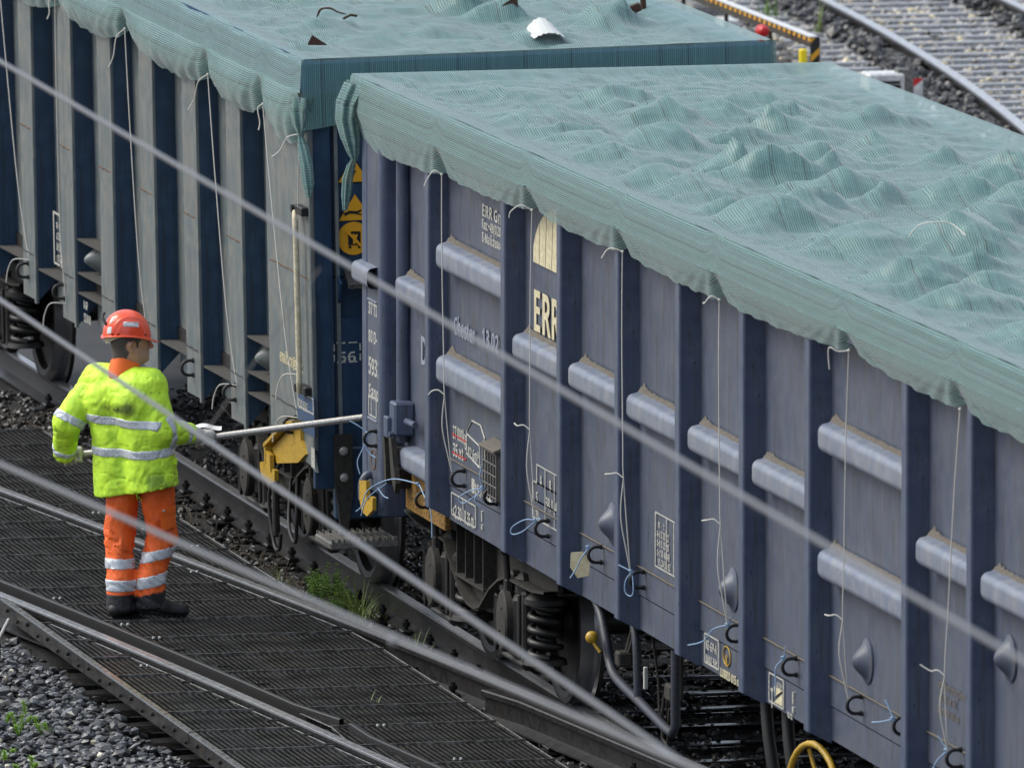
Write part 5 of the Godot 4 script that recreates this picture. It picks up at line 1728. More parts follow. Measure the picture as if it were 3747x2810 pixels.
func build_background() -> void:
	var t := thing("railway_track", "curved background track with pale wet sleepers and beige gravel", "railway track", Vector3(-30, -0.17, -10.8))
	var off := -Vector3(-30, -0.17, -10.8)
	var pa := []
	var pb := []
	for k in 30:
		var x := -46.0 + k
		pa.append(Vector3(x, 0, bg_rail_z(x)))
		pb.append(Vector3(x, 0, bg_rail_z(x) - 1.47))
	for p in [pa, pb]:
		var sec := rail_section(false)
		var top := rail_section(true)
		for k in sec.size():
			sec[k] *= 1.35
		for k in top.size():
			top[k] *= 1.35
		var rr := obj("rail", swept(sec, p), M.rail_side, t, off + Vector3(0, 0.06, 0))
		obj("running_surface", swept(top, p, false), M.rail_top, rr)
	var s := B.new()
	s.prism(PackedVector2Array([Vector2(-0.075, -0.20), Vector2(-0.05, -0.045), Vector2(0.05, -0.045), Vector2(0.075, -0.20)]), 2.85, Transform3D(Basis.IDENTITY, Vector3(0, 0, -2.1)))
	var sm := s.mesh()
	var q := B.new()
	q.prism(PackedVector2Array([Vector2(-0.13, -0.18), Vector2(-0.075, -0.05), Vector2(0.075, -0.05), Vector2(0.13, -0.18)]), 2.2, Transform3D(Basis.IDENTITY, Vector3(0, 0, -2.2)))
	for k in 42:
		var x := -40.0 + 0.455 * k
		obj("sleeper", sm, M.steel_sleeper, t, off + Vector3(x, 0.0, bg_rail_z(x)))
	# low guard beam with a hazard-striped end
	var ex := -25.30
	var w := thing("guard_beam", "low white-topped guard beam with a black and yellow striped end plate", "barrier", Vector3(-25.3, 0.0, -7.7))
	off = -Vector3(-25.3, 0.0, -7.7)
	var bb := B.new()
	bb.box(Vector3(-27.8, 0.745, -7.716), Vector3(5.0, 0.012, 0.064), 0.002)
	obj("beam_top", bb, M.wet_white, w, off)
	bb = B.new()
	bb.box(Vector3(-27.8, 0.70, -7.72), Vector3(5.0, 0.078, 0.05), 0.003)
	obj("beam_side", bb, M.frame, w, off)
	for k in 30:
		bb = B.new()
		bb.box(Vector3(-25.35 - 0.155 * k, 0.72, -7.693), Vector3(0.07, 0.026, 0.004))
		obj("yellow_block", bb, M.sign, w, off)
	bb = B.new()
	bb.box(Vector3(ex, 0.55, -7.724), Vector3(0.02, 0.39, 0.072), 0.002)
	obj("end_plate", bb, M.black, w, off)
	for k in 4:
		bb = B.new()
		var y := 0.735 - 0.105 * k
		bb.prism(PackedVector2Array([Vector2(-0.034, -0.055), Vector2(0.034, 0.01), Vector2(0.034, 0.058), Vector2(-0.034, -0.005)] if k > 0 else [Vector2(-0.034, -0.035), Vector2(0.0, 0.005), Vector2(-0.034, 0.005)]), 0.003, Transform3D(Basis(Vector3.UP, PI * 0.5), Vector3(ex + 0.0105, y - (0.02 if k > 0 else 0.0), -7.724)))
		obj("hazard_stripe", bb, M.sign, w, off)
	bb = B.new()
	bb.box(Vector3(ex + 0.002, 0.55, -7.766), Vector3(0.03, 0.39, 0.010), 0.002)
	obj("plate_edge", bb, M.wet_white, w, off)
	for x in [-26.6, -28.0, -29.4]:
		bb = B.new()
		bb.box(Vector3(x, 0.33, -7.70), Vector3(0.03, 0.66, 0.03), 0.004)
		obj("leg", bb, M.frame, w, off)
	bb = B.new()
	bb.lathe([[0.0, 0.66], [0.025, 0.658], [0.031, 0.65], [0.031, -0.2], [0.0, -0.2]], Transform3D(Basis.IDENTITY, Vector3(-25.28, 0.0, -7.626)), 16)
	tag(obj("marker_post", bb, M.yellow_bright), "short bright yellow post beside the striped plate", "post")
	bb = B.new()
	bb.lathe([[0.0, 0.09], [0.03, 0.085], [0.045, 0.06], [0.048, 0.0], [0.04, -0.05], [0.0, -0.06]], Transform3D(Basis(Vector3(0, 0, 1), Vector3(1, 0, 0), Vector3(0, 1, 0)), Vector3(-26.3, 0.70, -7.56)), 16)
	bb.box(Vector3(-26.32, 0.35, -7.56), Vector3(0.03, 0.72, 0.03))
	tag(obj("red_lamp", bb, M.red_bright), "round red lamp housing under the guard beam", "lamp")
	bb = B.new()
	bb.box(Vector3(-32.2, 0.05, -8.32), Vector3(2.2, 0.75, 0.30), 0.03)
	tag(obj("concrete_block", bb, M.concrete), "dark grey concrete block behind the guard beam", "block")
	bb = B.new()
	bb.box(Vector3(-30.9, 0.02, -8.42), Vector3(0.35, 0.62, 0.12), 0.01)
	tag(obj("white_board", bb, M.wet_white), "pale board standing beside the concrete block", "board")
	# stub of a stop block with a red and white plate
	w = thing("stop_block", "pale concrete stop block with rounded back and red and white plate", "stop block", Vector3(-24, 0, -8.0))
	off = -Vector3(-24, 0, -8.0)
	bb = B.new()
	bb.box(Vector3(-24.05, 0.45, -7.93), Vector3(0.25, 0.30, 0.28), 0.015)
	obj("block", bb, M.wet_white, w, off)
	bb = B.new()
	bb.box(Vector3(-23.92, 0.535, -7.96), Vector3(0.02, 0.02, 0.14))
	bb.box(Vector3(-23.92, 0.50, -8.0), Vector3(0.015, 0.03, 0.07))
	obj("slot", bb, M.black, w, off)
	bb = B.new()
	var o := PackedVector2Array([Vector2(0.075, -0.6), Vector2(-0.075, -0.6), Vector2(-0.075, 0.02)])
	for k in 8:
		o.append(Vector2(-0.075 + 0.15 * (1.0 - cos(PI * 0.5 * k / 7.0)), 0.02 + 0.06 * sin(PI * 0.5 * k / 7.0)))
	bb.prism(o, 0.12, Transform3D(Basis(Vector3(0, 0, -1), Vector3(0, 1, 0), Vector3(1, 0, 0)) * Basis(Vector3.UP, PI), Vector3(-23.95, 0.55, -8.10)))
	obj("rounded_back", bb, M.concrete, w, off)
	bb = B.new()
	bb.prism(PackedVector2Array([Vector2(-0.035, -0.14), Vector2(0.035, -0.14), Vector2(0.035, 0.0), Vector2(-0.035, -0.05)]), 0.004, Transform3D(Basis(Vector3.UP, PI * 0.5), Vector3(-23.82, 0.56, -8.145)))
	obj("white_half", bb, M.wet_white, w, off)
	bb = B.new()
	bb.prism(PackedVector2Array([Vector2(-0.035, -0.05), Vector2(0.035, 0.0), Vector2(0.035, 0.012), Vector2(-0.035, 0.012)]), 0.004, Transform3D(Basis(Vector3.UP, PI * 0.5), Vector3(-23.82, 0.56, -8.145)))
	obj("red_half", bb, M.red_bright, w, off)

func build_walkway() -> void:
	# steel grating laid between and beside the rails: bars, each bay a panel of its own
	var root := B.new()
	root.box(Vector3(-1.5, -0.33, 2.1), Vector3(14.0, 0.04, 1.5))
	var w := struct("walkway", root, M.ground)
	var y := -0.03
	var zs := [1.285, 2.985]
	var made := {}
	for n in range(-13, 9):
		var x0 := -0.42 + 0.717 * n
		var x1 := x0 + 0.717
		for piece in 3:
			var b := B.new()
			var any := false
			var lim := func(x: float) -> Array:
				var r1 := curve_z(x)
				var r2 := curve_z(x - 0.18) + 1.508
				var a := [zs[0], r1 + 0.055, r2 + 0.055]
				var e := [r1 - 0.055, r2 - (0.165 if x < 3.2 and x > -4.3 else 0.055), zs[1]]
				return [maxf(zs[0], a[piece]), minf(zs[1], e[piece])]
			# bars along x
			for k in 52:
				var z: float = zs[0] + 0.016 + 0.033 * k
				var lo := 9.0
				var hi := -9.0
				for s in 13:
					var x := lerpf(x0 + 0.006, x1 - 0.006, s / 12.0)
					var l: Array = lim.call(x)
					if z > l[0] and z < l[1]:
						lo = minf(lo, x); hi = maxf(hi, x)
				if hi - lo > 0.03:
					b.box(Vector3((lo + hi) * 0.5, y - 0.013, z), Vector3(hi - lo, 0.024, 0.005))
					any = true
			if not any:
				continue
			# bars along z
			for k in 22:
				var x := x0 + 0.017 + 0.0325 * k
				var l: Array = lim.call(x)
				if l[1] - l[0] > 0.03:
					b.box(Vector3(x, y - 0.018, (l[0] + l[1]) * 0.5), Vector3(0.0035, 0.024, l[1] - l[0]))
			# edge bars, the light they catch painted as paler steel
			var eb := B.new()
			for x in [x0 + 0.005, x1 - 0.005]:
				var l: Array = lim.call(x)
				if l[1] - l[0] > 0.03:
					eb.box(Vector3(x, y - 0.010, (l[0] + l[1]) * 0.5), Vector3(0.007, 0.036, l[1] - l[0]))
			for e in 2:
				var pa: Array = lim.call(x0 + 0.004)
				var pb: Array = lim.call(x1 - 0.004)
				if pa[1] - pa[0] > 0.03 and pb[1] - pb[0] > 0.03:
					eb.tube([Vector3(x0 + 0.004, y - 0.004, pa[e]), Vector3(x1 - 0.004, y - 0.004, pb[e])], 0.006, 4)
			var gp := obj("grating_panel", b, M.grate, w)
			if not eb.v.is_empty():
				obj("panel_edge", eb, M.lit_edge, gp)
	# clips: pairs of bright studs, and little spring clips
	var cm := B.new()
	for z in [-0.018, 0.018]:
		cm.lathe([[0.0, 0.012], [0.007, 0.010], [0.009, 0.0], [0.0, 0.0]], Transform3D(Basis.IDENTITY, Vector3(0, 0, z)), 8)
	var cmm := cm.mesh()
	for p in [[-2.13, 2.70], [0.66, 2.75], [-0.41, 2.46], [-3.05, 1.69], [-5.75, 1.74], [-4.96, 1.59], [-4.14, 1.46], [-0.98, 2.53], [3.19, 1.94], [4.48, 1.80]]:
		obj("clip", cmm, M.white, w, Vector3(p[0], y, p[1]))
	cm = B.new()
	for x in [-0.012, 0.012]:
		cm.box(Vector3(x, 0.004, 0), Vector3(0.008, 0.008, 0.075), 0.002)
	var cms := cm.mesh()
	for p in [[-6.09, 2.14], [-1.87, 2.66], [-0.65, 2.87], [-0.36, 2.84], [0.23, 2.78], [0.08, 2.43], [0.77, 2.32], [2.03, 2.58], [1.49, 2.24], [2.87, 2.48], [3.43, 2.39], [3.81, 2.36], [1.33, 2.64], [-0.6, 1.36], [-0.35, 1.38], [5.3, 1.42], [4.4, 2.2]]:
		obj("clip", cms, M.frame, w, Vector3(p[0], y, p[1]))
	# steel edge channel in two lengths
	var ch := PackedVector2Array([Vector2(0.012, -0.008), Vector2(0.012, 0.0), Vector2(0.016, 0.004), Vector2(0.045, 0.004), Vector2(0.05, 0.0), Vector2(0.05, -0.082), Vector2(0.046, -0.086), Vector2(-0.035, -0.086), Vector2(-0.035, -0.079), Vector2(0.038, -0.079), Vector2(0.038, -0.008)])
	for q in [[-1.98, 3.425], [3.435, 9.5]]:
		var c := obj("edge_channel", swept(ch, straight(q[0], q[1], 3.02, 3.0)), M.frame, w)
		var lip := B.new()
		lip.box(Vector3((q[0] + q[1]) * 0.5, 0.006, 3.048), Vector3(q[1] - q[0] - 0.02, 0.004, 0.034), 0.001)
		obj("channel_top", lip, M.lit_edge, c)  # light on the channel's top painted in as a paler strip
		var cap := B.new()
		for x in q:
			cap.box(Vector3(x + (0.004 if x == q[0] else -0.004), -0.041, 3.05), Vector3(0.006, 0.08, 0.035))
		for k in 9:
			var bx: float = q[0] + 0.25 + 0.6 * k
			if bx < q[1] - 0.1:
				cap.lathe([[0.014, 0.0], [0.014, 0.012], [0.0, 0.014]], Transform3D(Basis(Vector3(1, 0, 0), Vector3(0, 0, 1), Vector3(0, 1, 0)), Vector3(bx, -0.03, 3.071)), 6)
				cap.lathe([[0.012, 0.0], [0.012, 0.010], [0.0, 0.012]], Transform3D(Basis(Vector3(1, 0, 0), Vector3(0, 0, 1), Vector3(0, 1, 0)), Vector3(bx + 0.3, -0.055, 3.071)), 6)
		obj("channel_bolts", cap, M.bolt, c)
	var rod := B.new()
	rod.tube([Vector3(-1.55, -0.06, 3.10), Vector3(-1.1, -0.17, 3.28)], 0.012, 8)
	obj("brace_rod", rod, M.pole, w)

func build_cables() -> void:
	var c := [
		["thin grey overhead wire crossing the picture from upper left to lower right", Vector3(27.2608, 6.2000, 8.7068), Vector3(43.1252, 6.2000, 9.0255), 0.0085, 0.0],
		["grey overhead wire from the left edge to the bottom, passing the worker's hand", Vector3(26.3769, 5.2000, 8.5401), Vector3(38.3635, 5.2000, 8.7735), 0.0085, 0.0],
		["lowest and most blurred overhead wire, crossing the worker's trousers", Vector3(34.0678, 5.6000, 10.0300), Vector3(40.8312, 5.6000, 9.3943), 0.0085, 0.0],
	]
	for q in c:
		var a: Vector3 = q[1]
		var e: Vector3 = q[2]
		var d := (e - a)
		a -= d * 0.6
		e += d * 0.5
		var pts := []
		for k in 17:
			var u := k / 16.0
			pts.append(a.lerp(e, u))
		var b := B.new()
		b.tube(pts, q[3], 10)
		tag(obj("overhead_wire", b, M.cable), q[0], "wire", "")
	var b := B.new()
	b.tube([Vector3(33.9603, 6.2000, 8.9450), Vector3(30.2615, 5.2000, 8.5456)], 0.0028, 6)
	tag(obj("dropper_wire", b, M.cable), "thin slanting dropper wire linking the two upper overhead wires", "wire")
	b = B.new()
	b.ball(Vector3(38.3060, 5.6000, 9.6684), Vector3(0.016, 0.014, 0.014), 10, 8)
	tag(obj("wire_clamp", b, M.cable), "small clamp on the lowest overhead wire", "clamp")

func blade(b: B, root: Vector3, dir: Vector3, length: float, width: float, droop: float, segs := 4) -> void:
	var side := dir.cross(Vector3.UP).normalized() * width
	var first := -1
	var p := root
	var d := dir.normalized()
	for k in segs + 1:
		var u := float(k) / segs
		var wv := side * (1.0 - u * u * 0.92)
		var nn := side.cross(d).normalized()
		var a := b.vert(p - wv, nn, Vector2(0, u))
		b.vert(p + wv, nn, Vector2(1, u))
		if first < 0:
			first = a
		p += d * (length / segs)
		d = (d + Vector3(0, -droop / segs, 0)).normalized()
	for k in segs:
		var q := first + k * 2
		b.tri_idx(q, q + 1, q + 3)
		b.tri_idx(q, q + 3, q + 2)

func tuft(called: String, label: String, at: Vector3, n: int, spread: Vector2, h: Vector2, wide: float, droop: float, mat: Material, seed_: int, leafy := false) -> void:
	var r := RandomNumberGenerator.new()
	r.seed = seed_
	var t := thing(called, label, "plant", at)
	var b := B.new()
	for k in n:
		var p := Vector3(r.randf_range(-1, 1) * spread.x, 0, r.randf_range(-1, 1) * spread.y)
		var d := Vector3(r.randf_range(-0.5, 0.5), 1.0, r.randf_range(-0.5, 0.5)).normalized()
		var len := r.randf_range(h.x, h.y) * (1.0 - 0.5 * (absf(p.x) / spread.x) * r.randf())
		if leafy:
			b.tube([p, p + d * len * 0.5, p + d * len + Vector3(0, 0.0, 0)], 0.0018, 4, false, false)
			for j in 9:
				var u := 0.2 + 0.8 * j / 8.0
				for s in 5:
					var an := TAU * s / 5.0 + j
					blade(b, p + d * len * u, Vector3(cos(an), 0.55, sin(an)), r.randf_range(0.02, 0.038), 0.0045, 0.5, 2)
		else:
			blade(b, p, d, len, wide * r.randf_range(0.6, 1.2), droop * r.randf_range(0.4, 1.4), 6)
	obj("foliage", b, mat, t)

func build_plants() -> void:
	tuft("weed", "bushy green weed between the rails beside the blue wagon's step", Vector3(-2.75, -0.22, 0.93), 60, Vector2(0.55, 0.10), Vector2(0.08, 0.26), 0.004, 0.4, M.plant, 1, true)
	tuft("grass_tuft", "tall arching grass right of the bushy green weed", Vector3(-1.95, -0.22, 0.90), 70, Vector2(0.28, 0.07), Vector2(0.12, 0.36), 0.0055, 1.3, M.plant_pale, 2)
	tuft("grass_tuft", "few short grass blades between the converging rails", Vector3(-0.55, -0.2, 0.62 + 0.28), 14, Vector2(0.25, 0.04), Vector2(0.08, 0.18), 0.005, 0.8, M.plant_pale, 3)
	tuft("grass_tuft", "grass blades at the tip of the grating beside the dead stems", Vector3(-3.5, -0.2, 1.1), 18, Vector2(0.2, 0.06), Vector2(0.08, 0.2), 0.005, 0.9, M.plant_pale, 4)
	tuft("grass_tuft", "grass clump seen in the dark gap under the blue wagon", Vector3(-15.9, -0.2, -1.9), 90, Vector2(0.9, 0.25), Vector2(0.15, 0.4), 0.007, 1.1, M.plant_pale, 5)
	tuft("weed", "yellow-green weed sprawling over the ballast at left", Vector3(1.9, -0.17, 3.68), 9, Vector2(0.40, 0.10), Vector2(0.05, 0.12), 0.004, 0.3, M.plant_lime, 6, true)
	tuft("weed", "yellow-green weed at the lower left corner", Vector3(3.2, -0.17, 4.0), 7, Vector2(0.35, 0.08), Vector2(0.04, 0.09), 0.004, 0.3, M.plant_lime, 7, true)
	tuft("grass_tuft", "thin dry grass growing through the grating", Vector3(2.3, -0.05, 1.75), 6, Vector2(0.15, 0.03), Vector2(0.04, 0.10), 0.003, 1.2, M.plant_pale, 8)
	tuft("grass_tuft", "tall blurred grass stalk by the background rail", Vector3(-33.4, -0.15, -9.75), 7, Vector2(0.1, 0.05), Vector2(0.2, 0.5), 0.012, 0.5, M.plant_pale, 9)
	tuft("grass_tuft", "blurred grass beside the guard beam", Vector3(-34.7, -0.15, -9.7), 20, Vector2(0.3, 0.1), Vector2(0.15, 0.35), 0.01, 0.9, M.plant, 10)
	# dead stems and leaf litter along the near rail
	var r := RandomNumberGenerator.new()
	r.seed = 21
	var b := B.new()
	for k in 620:
		var x := r.randf_range(-12.0, -2.3)
		var z := r.randf_range(0.90, 1.75 if x < -5.0 else 1.25)
		if z > curve_z(x) - 0.1:
			continue
		var p := Vector3(x, -0.24, z)
		var d := Vector3(r.randf_range(-0.8, 0.8), r.randf_range(0.3, 1.0), r.randf_range(-0.8, 0.8)).normalized()
		var len := r.randf_range(0.08, 0.30)
		b.tube([p, p + d * len * 0.5, p + d * len + Vector3(r.randf_range(-0.05, 0.05), -len * 0.25, r.randf_range(-0.05, 0.05))], r.randf_range(0.0012, 0.0028), 4, false, false)
	var o := obj("dead_stems", b, M.dry)
	o.set_meta("kind", "stuff")
	o.set_meta("label", "tangle of dead plant stems along the near rail")
	o.set_meta("category", "dead weeds")
	b = B.new()
	for k in 900:
		var x := r.randf_range(-12.0, -2.0)
		var z := r.randf_range(0.88, 1.7 if x < -5.0 else 1.25)
		if z > curve_z(x) - 0.1:
			continue
		blade(b, Vector3(x, -0.225 + r.randf_range(0.0, 0.05), z), Vector3(r.randf_range(-1, 1), r.randf_range(-0.2, 0.5), r.randf_range(-1, 1)), r.randf_range(0.015, 0.04), r.randf_range(0.006, 0.013), 0.5, 2)
	o = obj("leaf_litter", b, M.leaf_dead)
	o.set_meta("kind", "stuff")
	o.set_meta("label", "dead leaves scattered along the near rail")
	o.set_meta("category", "leaf litter")

# ------------------------------------------------------------------ the shunter

class Field:
	# distance field on a grid, meshed as surface nets
	var o: Vector3
	var c: float
	var nx: int
	var ny: int
	var nz: int
	var d := PackedFloat32Array()
	func _init(lo: Vector3, hi: Vector3, cell: float) -> void:
		o = lo
		c = cell
		nx = int(ceil((hi.x - lo.x) / cell)) + 1
		ny = int(ceil((hi.y - lo.y) / cell)) + 1
		nz = int(ceil((hi.z - lo.z) / cell)) + 1
		d.resize(nx * ny * nz)
		d.fill(0.2)
	func bone(a: Vector3, b: Vector3, ra: float, rb: float, k := 0.03, squash := Vector3.ONE) -> void:
		# tapered capsule; squash > 1 thins it along that axis
		var r := maxf(ra, rb) + k + 2.0 * c
		var lo := a.min(b) - Vector3(r, r, r)
		var hi := a.max(b) + Vector3(r, r, r)
		var i0 := maxi(0, int((lo.x - o.x) / c))
		var i1 := mini(nx - 1, int((hi.x - o.x) / c) + 1)
		var j0 := maxi(0, int((lo.y - o.y) / c))
		var j1 := mini(ny - 1, int((hi.y - o.y) / c) + 1)
		var k0 := maxi(0, int((lo.z - o.z) / c))
		var k1 := mini(nz - 1, int((hi.z - o.z) / c) + 1)
		var ab := (b - a) * squash
		var l2 := maxf(ab.length_squared(), 1e-9)
		for z in range(k0, k1 + 1):
			for y in range(j0, j1 + 1):
				var row := (z * ny + y) * nx
				for x in range(i0, i1 + 1):
					var p := (o + Vector3(x, y, z) * c - a) * squash
					var t := clampf(p.dot(ab) / l2, 0.0, 1.0)
					var v := (p - ab * t).length() - lerpf(ra, rb, t)
					var w := d[row + x]
					var h := maxf(k - absf(v - w), 0.0)
					d[row + x] = minf(v, w) - h * h * 0.25 / k
	func carve(a: Vector3, b: Vector3, r: float, k := 0.01) -> void:
		var m := r + k + 2.0 * c
		var lo := a.min(b) - Vector3(m, m, m)
		var hi := a.max(b) + Vector3(m, m, m)
		var ab := b - a
		var l2 := maxf(ab.length_squared(), 1e-9)
		for z in range(maxi(0, int((lo.z - o.z) / c)), mini(nz - 1, int((hi.z - o.z) / c) + 1) + 1):
			for y in range(maxi(0, int((lo.y - o.y) / c)), mini(ny - 1, int((hi.y - o.y) / c) + 1) + 1):
				for x in range(maxi(0, int((lo.x - o.x) / c)), mini(nx - 1, int((hi.x - o.x) / c) + 1) + 1):
					var p := o + Vector3(x, y, z) * c - a
					var t := clampf(p.dot(ab) / l2, 0.0, 1.0)
					var v := r - (p - ab * t).length()
					var q := (z * ny + y) * nx + x
					var h := maxf(k - absf(v - d[q]), 0.0)
					d[q] = maxf(v, d[q]) + h * h * 0.25 / k
	func each(f: Callable) -> void:
		# f(point, distance) -> distance, near the surface only
		for z in nz:
			for y in ny:
				var row := (z * ny + y) * nx
				for x in nx:
					if absf(d[row + x]) < 0.06:
						d[row + x] = f.call(o + Vector3(x, y, z) * c, d[row + x])
	func mesh(tint: Variant = null) -> ArrayMesh:
		var at := PackedInt32Array()
		at.resize(nx * ny * nz)
		at.fill(-1)
		var v := PackedVector3Array()
		var n := PackedVector3Array()
		var col := PackedColorArray()
		var idx := PackedInt32Array()
		var sy := nx
		var sz := nx * ny
		var off := [0, 1, sy, sy + 1, sz, sz + 1, sz + sy, sz + sy + 1]
		for z in nz - 1:
			for y in ny - 1:
				var row := z * sz + y * sy
				for x in nx - 1:
					var q := row + x
					if absf(d[q]) > c * 5.0:
						continue
					var m := 0
					for e in 8:
						if d[q + off[e]] < 0.0:
							m |= 1 << e
					if m == 0 or m == 255:
						continue
					var sum := Vector3.ZERO
					var cnt := 0
					for e in 8:
						for ax in 3:
							var f := e | (1 << ax)
							if f != e and ((m >> e) & 1) != ((m >> f) & 1):
								var da := d[q + off[e]]
								var db := d[q + off[f]]
								var t := da / (da - db)
								var p := Vector3(e & 1, (e >> 1) & 1, (e >> 2) & 1)
								p[ax] += t
								sum += p
								cnt += 1
					sum /= cnt
					at[q] = v.size()
					v.append(o + (Vector3(x, y, z) + sum) * c)
					var g := Vector3.ZERO
					for e in 8:
						g += Vector3(1 if e & 1 else -1, 1 if e & 2 else -1, 1 if e & 4 else -1) * d[q + off[e]]
					n.append(g.normalized())
		for z in range(1, nz - 1):
			for y in range(1, ny - 1):
				for x in range(1, nx - 1):
					var q := z * sz + y * sy + x
					if at[q] < 0:
						continue
					for ax in 3:
						var step: int = [1, sy, sz][ax]
						var u: int = [sy, sz, 1][ax]
						var w: int = [sz, 1, sy][ax]
						if (d[q] < 0.0) == (d[q + step] < 0.0):
							continue
						var k := [at[q], at[q - u], at[q - u - w], at[q - w]]
						if k.min() < 0:
							continue
						if d[q] < 0.0:
							idx.append_array([k[0], k[2], k[1], k[0], k[3], k[2]])
						else:
							idx.append_array([k[0], k[1], k[2], k[0], k[2], k[3]])
		var arr := []
		arr.resize(Mesh.ARRAY_MAX)
		arr[Mesh.ARRAY_VERTEX] = v
		arr[Mesh.ARRAY_NORMAL] = n
		if tint != null:
			for k in v.size():
				col.append(tint.call(v[k]))
			arr[Mesh.ARRAY_COLOR] = col
		arr[Mesh.ARRAY_INDEX] = idx
		var out := ArrayMesh.new()
		out.add_surface_from_arrays(Mesh.PRIMITIVE_TRIANGLES, arr)
		return out

func cloth(rough: float, relief := 0.0) -> StandardMaterial3D:
	var m := plain(Color.WHITE, rough)
	m.vertex_color_use_as_albedo = true
	var h := NoiseTexture2D.new()
	h.width = 512; h.height = 512
	h.seamless = true
	var f := fast_noise(890, 0.007, 2)
	f.fractal_type = FastNoiseLite.FRACTAL_RIDGED
	h.noise = f
	if relief > 0.0:
		m.heightmap_enabled = true
		m.heightmap_texture = h
		m.heightmap_scale = relief
		m.uv1_triplanar = true
		m.uv1_scale = Vector3(2.2, 1.6, 2.2)
	return m

# the figure's own frame: x to his right-hand side as seen in the picture, y up, z towards the viewer
const J := {
	"pelvis": Vector3(-0.035, 0.92, -0.01), "waist": Vector3(-0.07, 1.06, 0.0), "chest": Vector3(-0.125, 1.27, 0.0), "neck": Vector3(-0.115, 1.46, -0.01),
	"sl": Vector3(-0.275, 1.375, -0.11), "el": Vector3(-0.445, 1.135, -0.08), "wl": Vector3(-0.475, 0.935, -0.25), "hl": Vector3(-0.455, 0.905, -0.31),
	"sr": Vector3(0.04, 1.37, 0.10), "er": Vector3(0.10, 1.105, 0.15), "wr": Vector3(0.245, 1.07, -0.05), "hr": Vector3(0.325, 1.045, -0.12),
	"pl": Vector3(-0.115, 0.90, -0.05), "kl": Vector3(-0.150, 0.47, -0.04), "al": Vector3(-0.140, 0.10, 0.03),
	"pr": Vector3(0.055, 0.91, 0.05), "kr": Vector3(0.100, 0.475, -0.01), "ar": Vector3(0.030, 0.115, 0.03),
	"head": Vector3(-0.085, 1.615, -0.02),
}

func jacket_field(cell: float, puff: float) -> Field:
	var f := Field.new(Vector3(-0.66, 0.66, -0.44), Vector3(0.42, 1.56, 0.36), cell)
	var across := Vector3(0.82, 0, 0.57).normalized()      # along the shoulders, towards his right
	var thru := Vector3(0.9, 1.0, 1.25)
	# trunk: pairs of bones from the hem up to the shoulders
	for s: float in [-1.0, 1.0]:
		f.bone(Vector3(-0.045, 0.74, 0.0) + across * 0.115 * s, J.waist + across * 0.105 * s, 0.150 + puff, 0.135 + puff, 0.05)
		f.bone(J.waist + across * 0.105 * s, J.chest + across * 0.105 * s, 0.130 + puff, 0.135 + puff, 0.05)
		f.bone(J.chest + across * 0.105 * s, J.chest + Vector3(0, 0.09, 0) + across * 0.12 * s, 0.133 + puff, 0.095 + puff, 0.05)
	f.bone(J.chest + Vector3(0, 0.06, 0), J.neck + Vector3(0, -0.08, 0), 0.12 + puff, 0.08 + puff, 0.04)
	f.bone(J.neck + Vector3(0, -0.08, 0), J.sl, 0.08 + puff, 0.085 + puff, 0.04)
	f.bone(J.neck + Vector3(0, -0.08, 0), J.sr, 0.08 + puff, 0.085 + puff, 0.04)
	for q in [["sl", "el", "wl"], ["sr", "er", "wr"]]:
		var s: Vector3 = J[q[0]]
		var e: Vector3 = J[q[1]]
		var w: Vector3 = J[q[2]]
		f.bone(s, e, 0.085 + puff, 0.077 + puff, 0.022)
		f.bone(e, w, 0.077 + puff, 0.056 + puff, 0.022)
	# folds in the cloth: creases run across the sleeves and gather above the hem
	var big := fast_noise(820, 1.0, 2)
	var fine := fast_noise(821, 1.0, 2)
	f.each(func(p: Vector3, v: float) -> float:
		var k := 0.006 * big.get_noise_3d(p.x * 5.0, p.y * 3.5, p.z * 5.0)
		var r := absf(fine.get_noise_3d(p.x * 5.0 + p.y * 3.0, p.y * 6.5 - p.x * 3.0, p.z * 5.0))
		v += k + 0.007 * (maxf(0.0, 0.13 - r) / 0.13) * (1.4 if p.x > 0.05 or p.x < -0.33 else 0.8)
		var hem := 0.705 + 0.19 * maxf(0.0, p.x + 0.24) + 0.03 * p.z
		return maxf(v, hem - p.y))
	return f

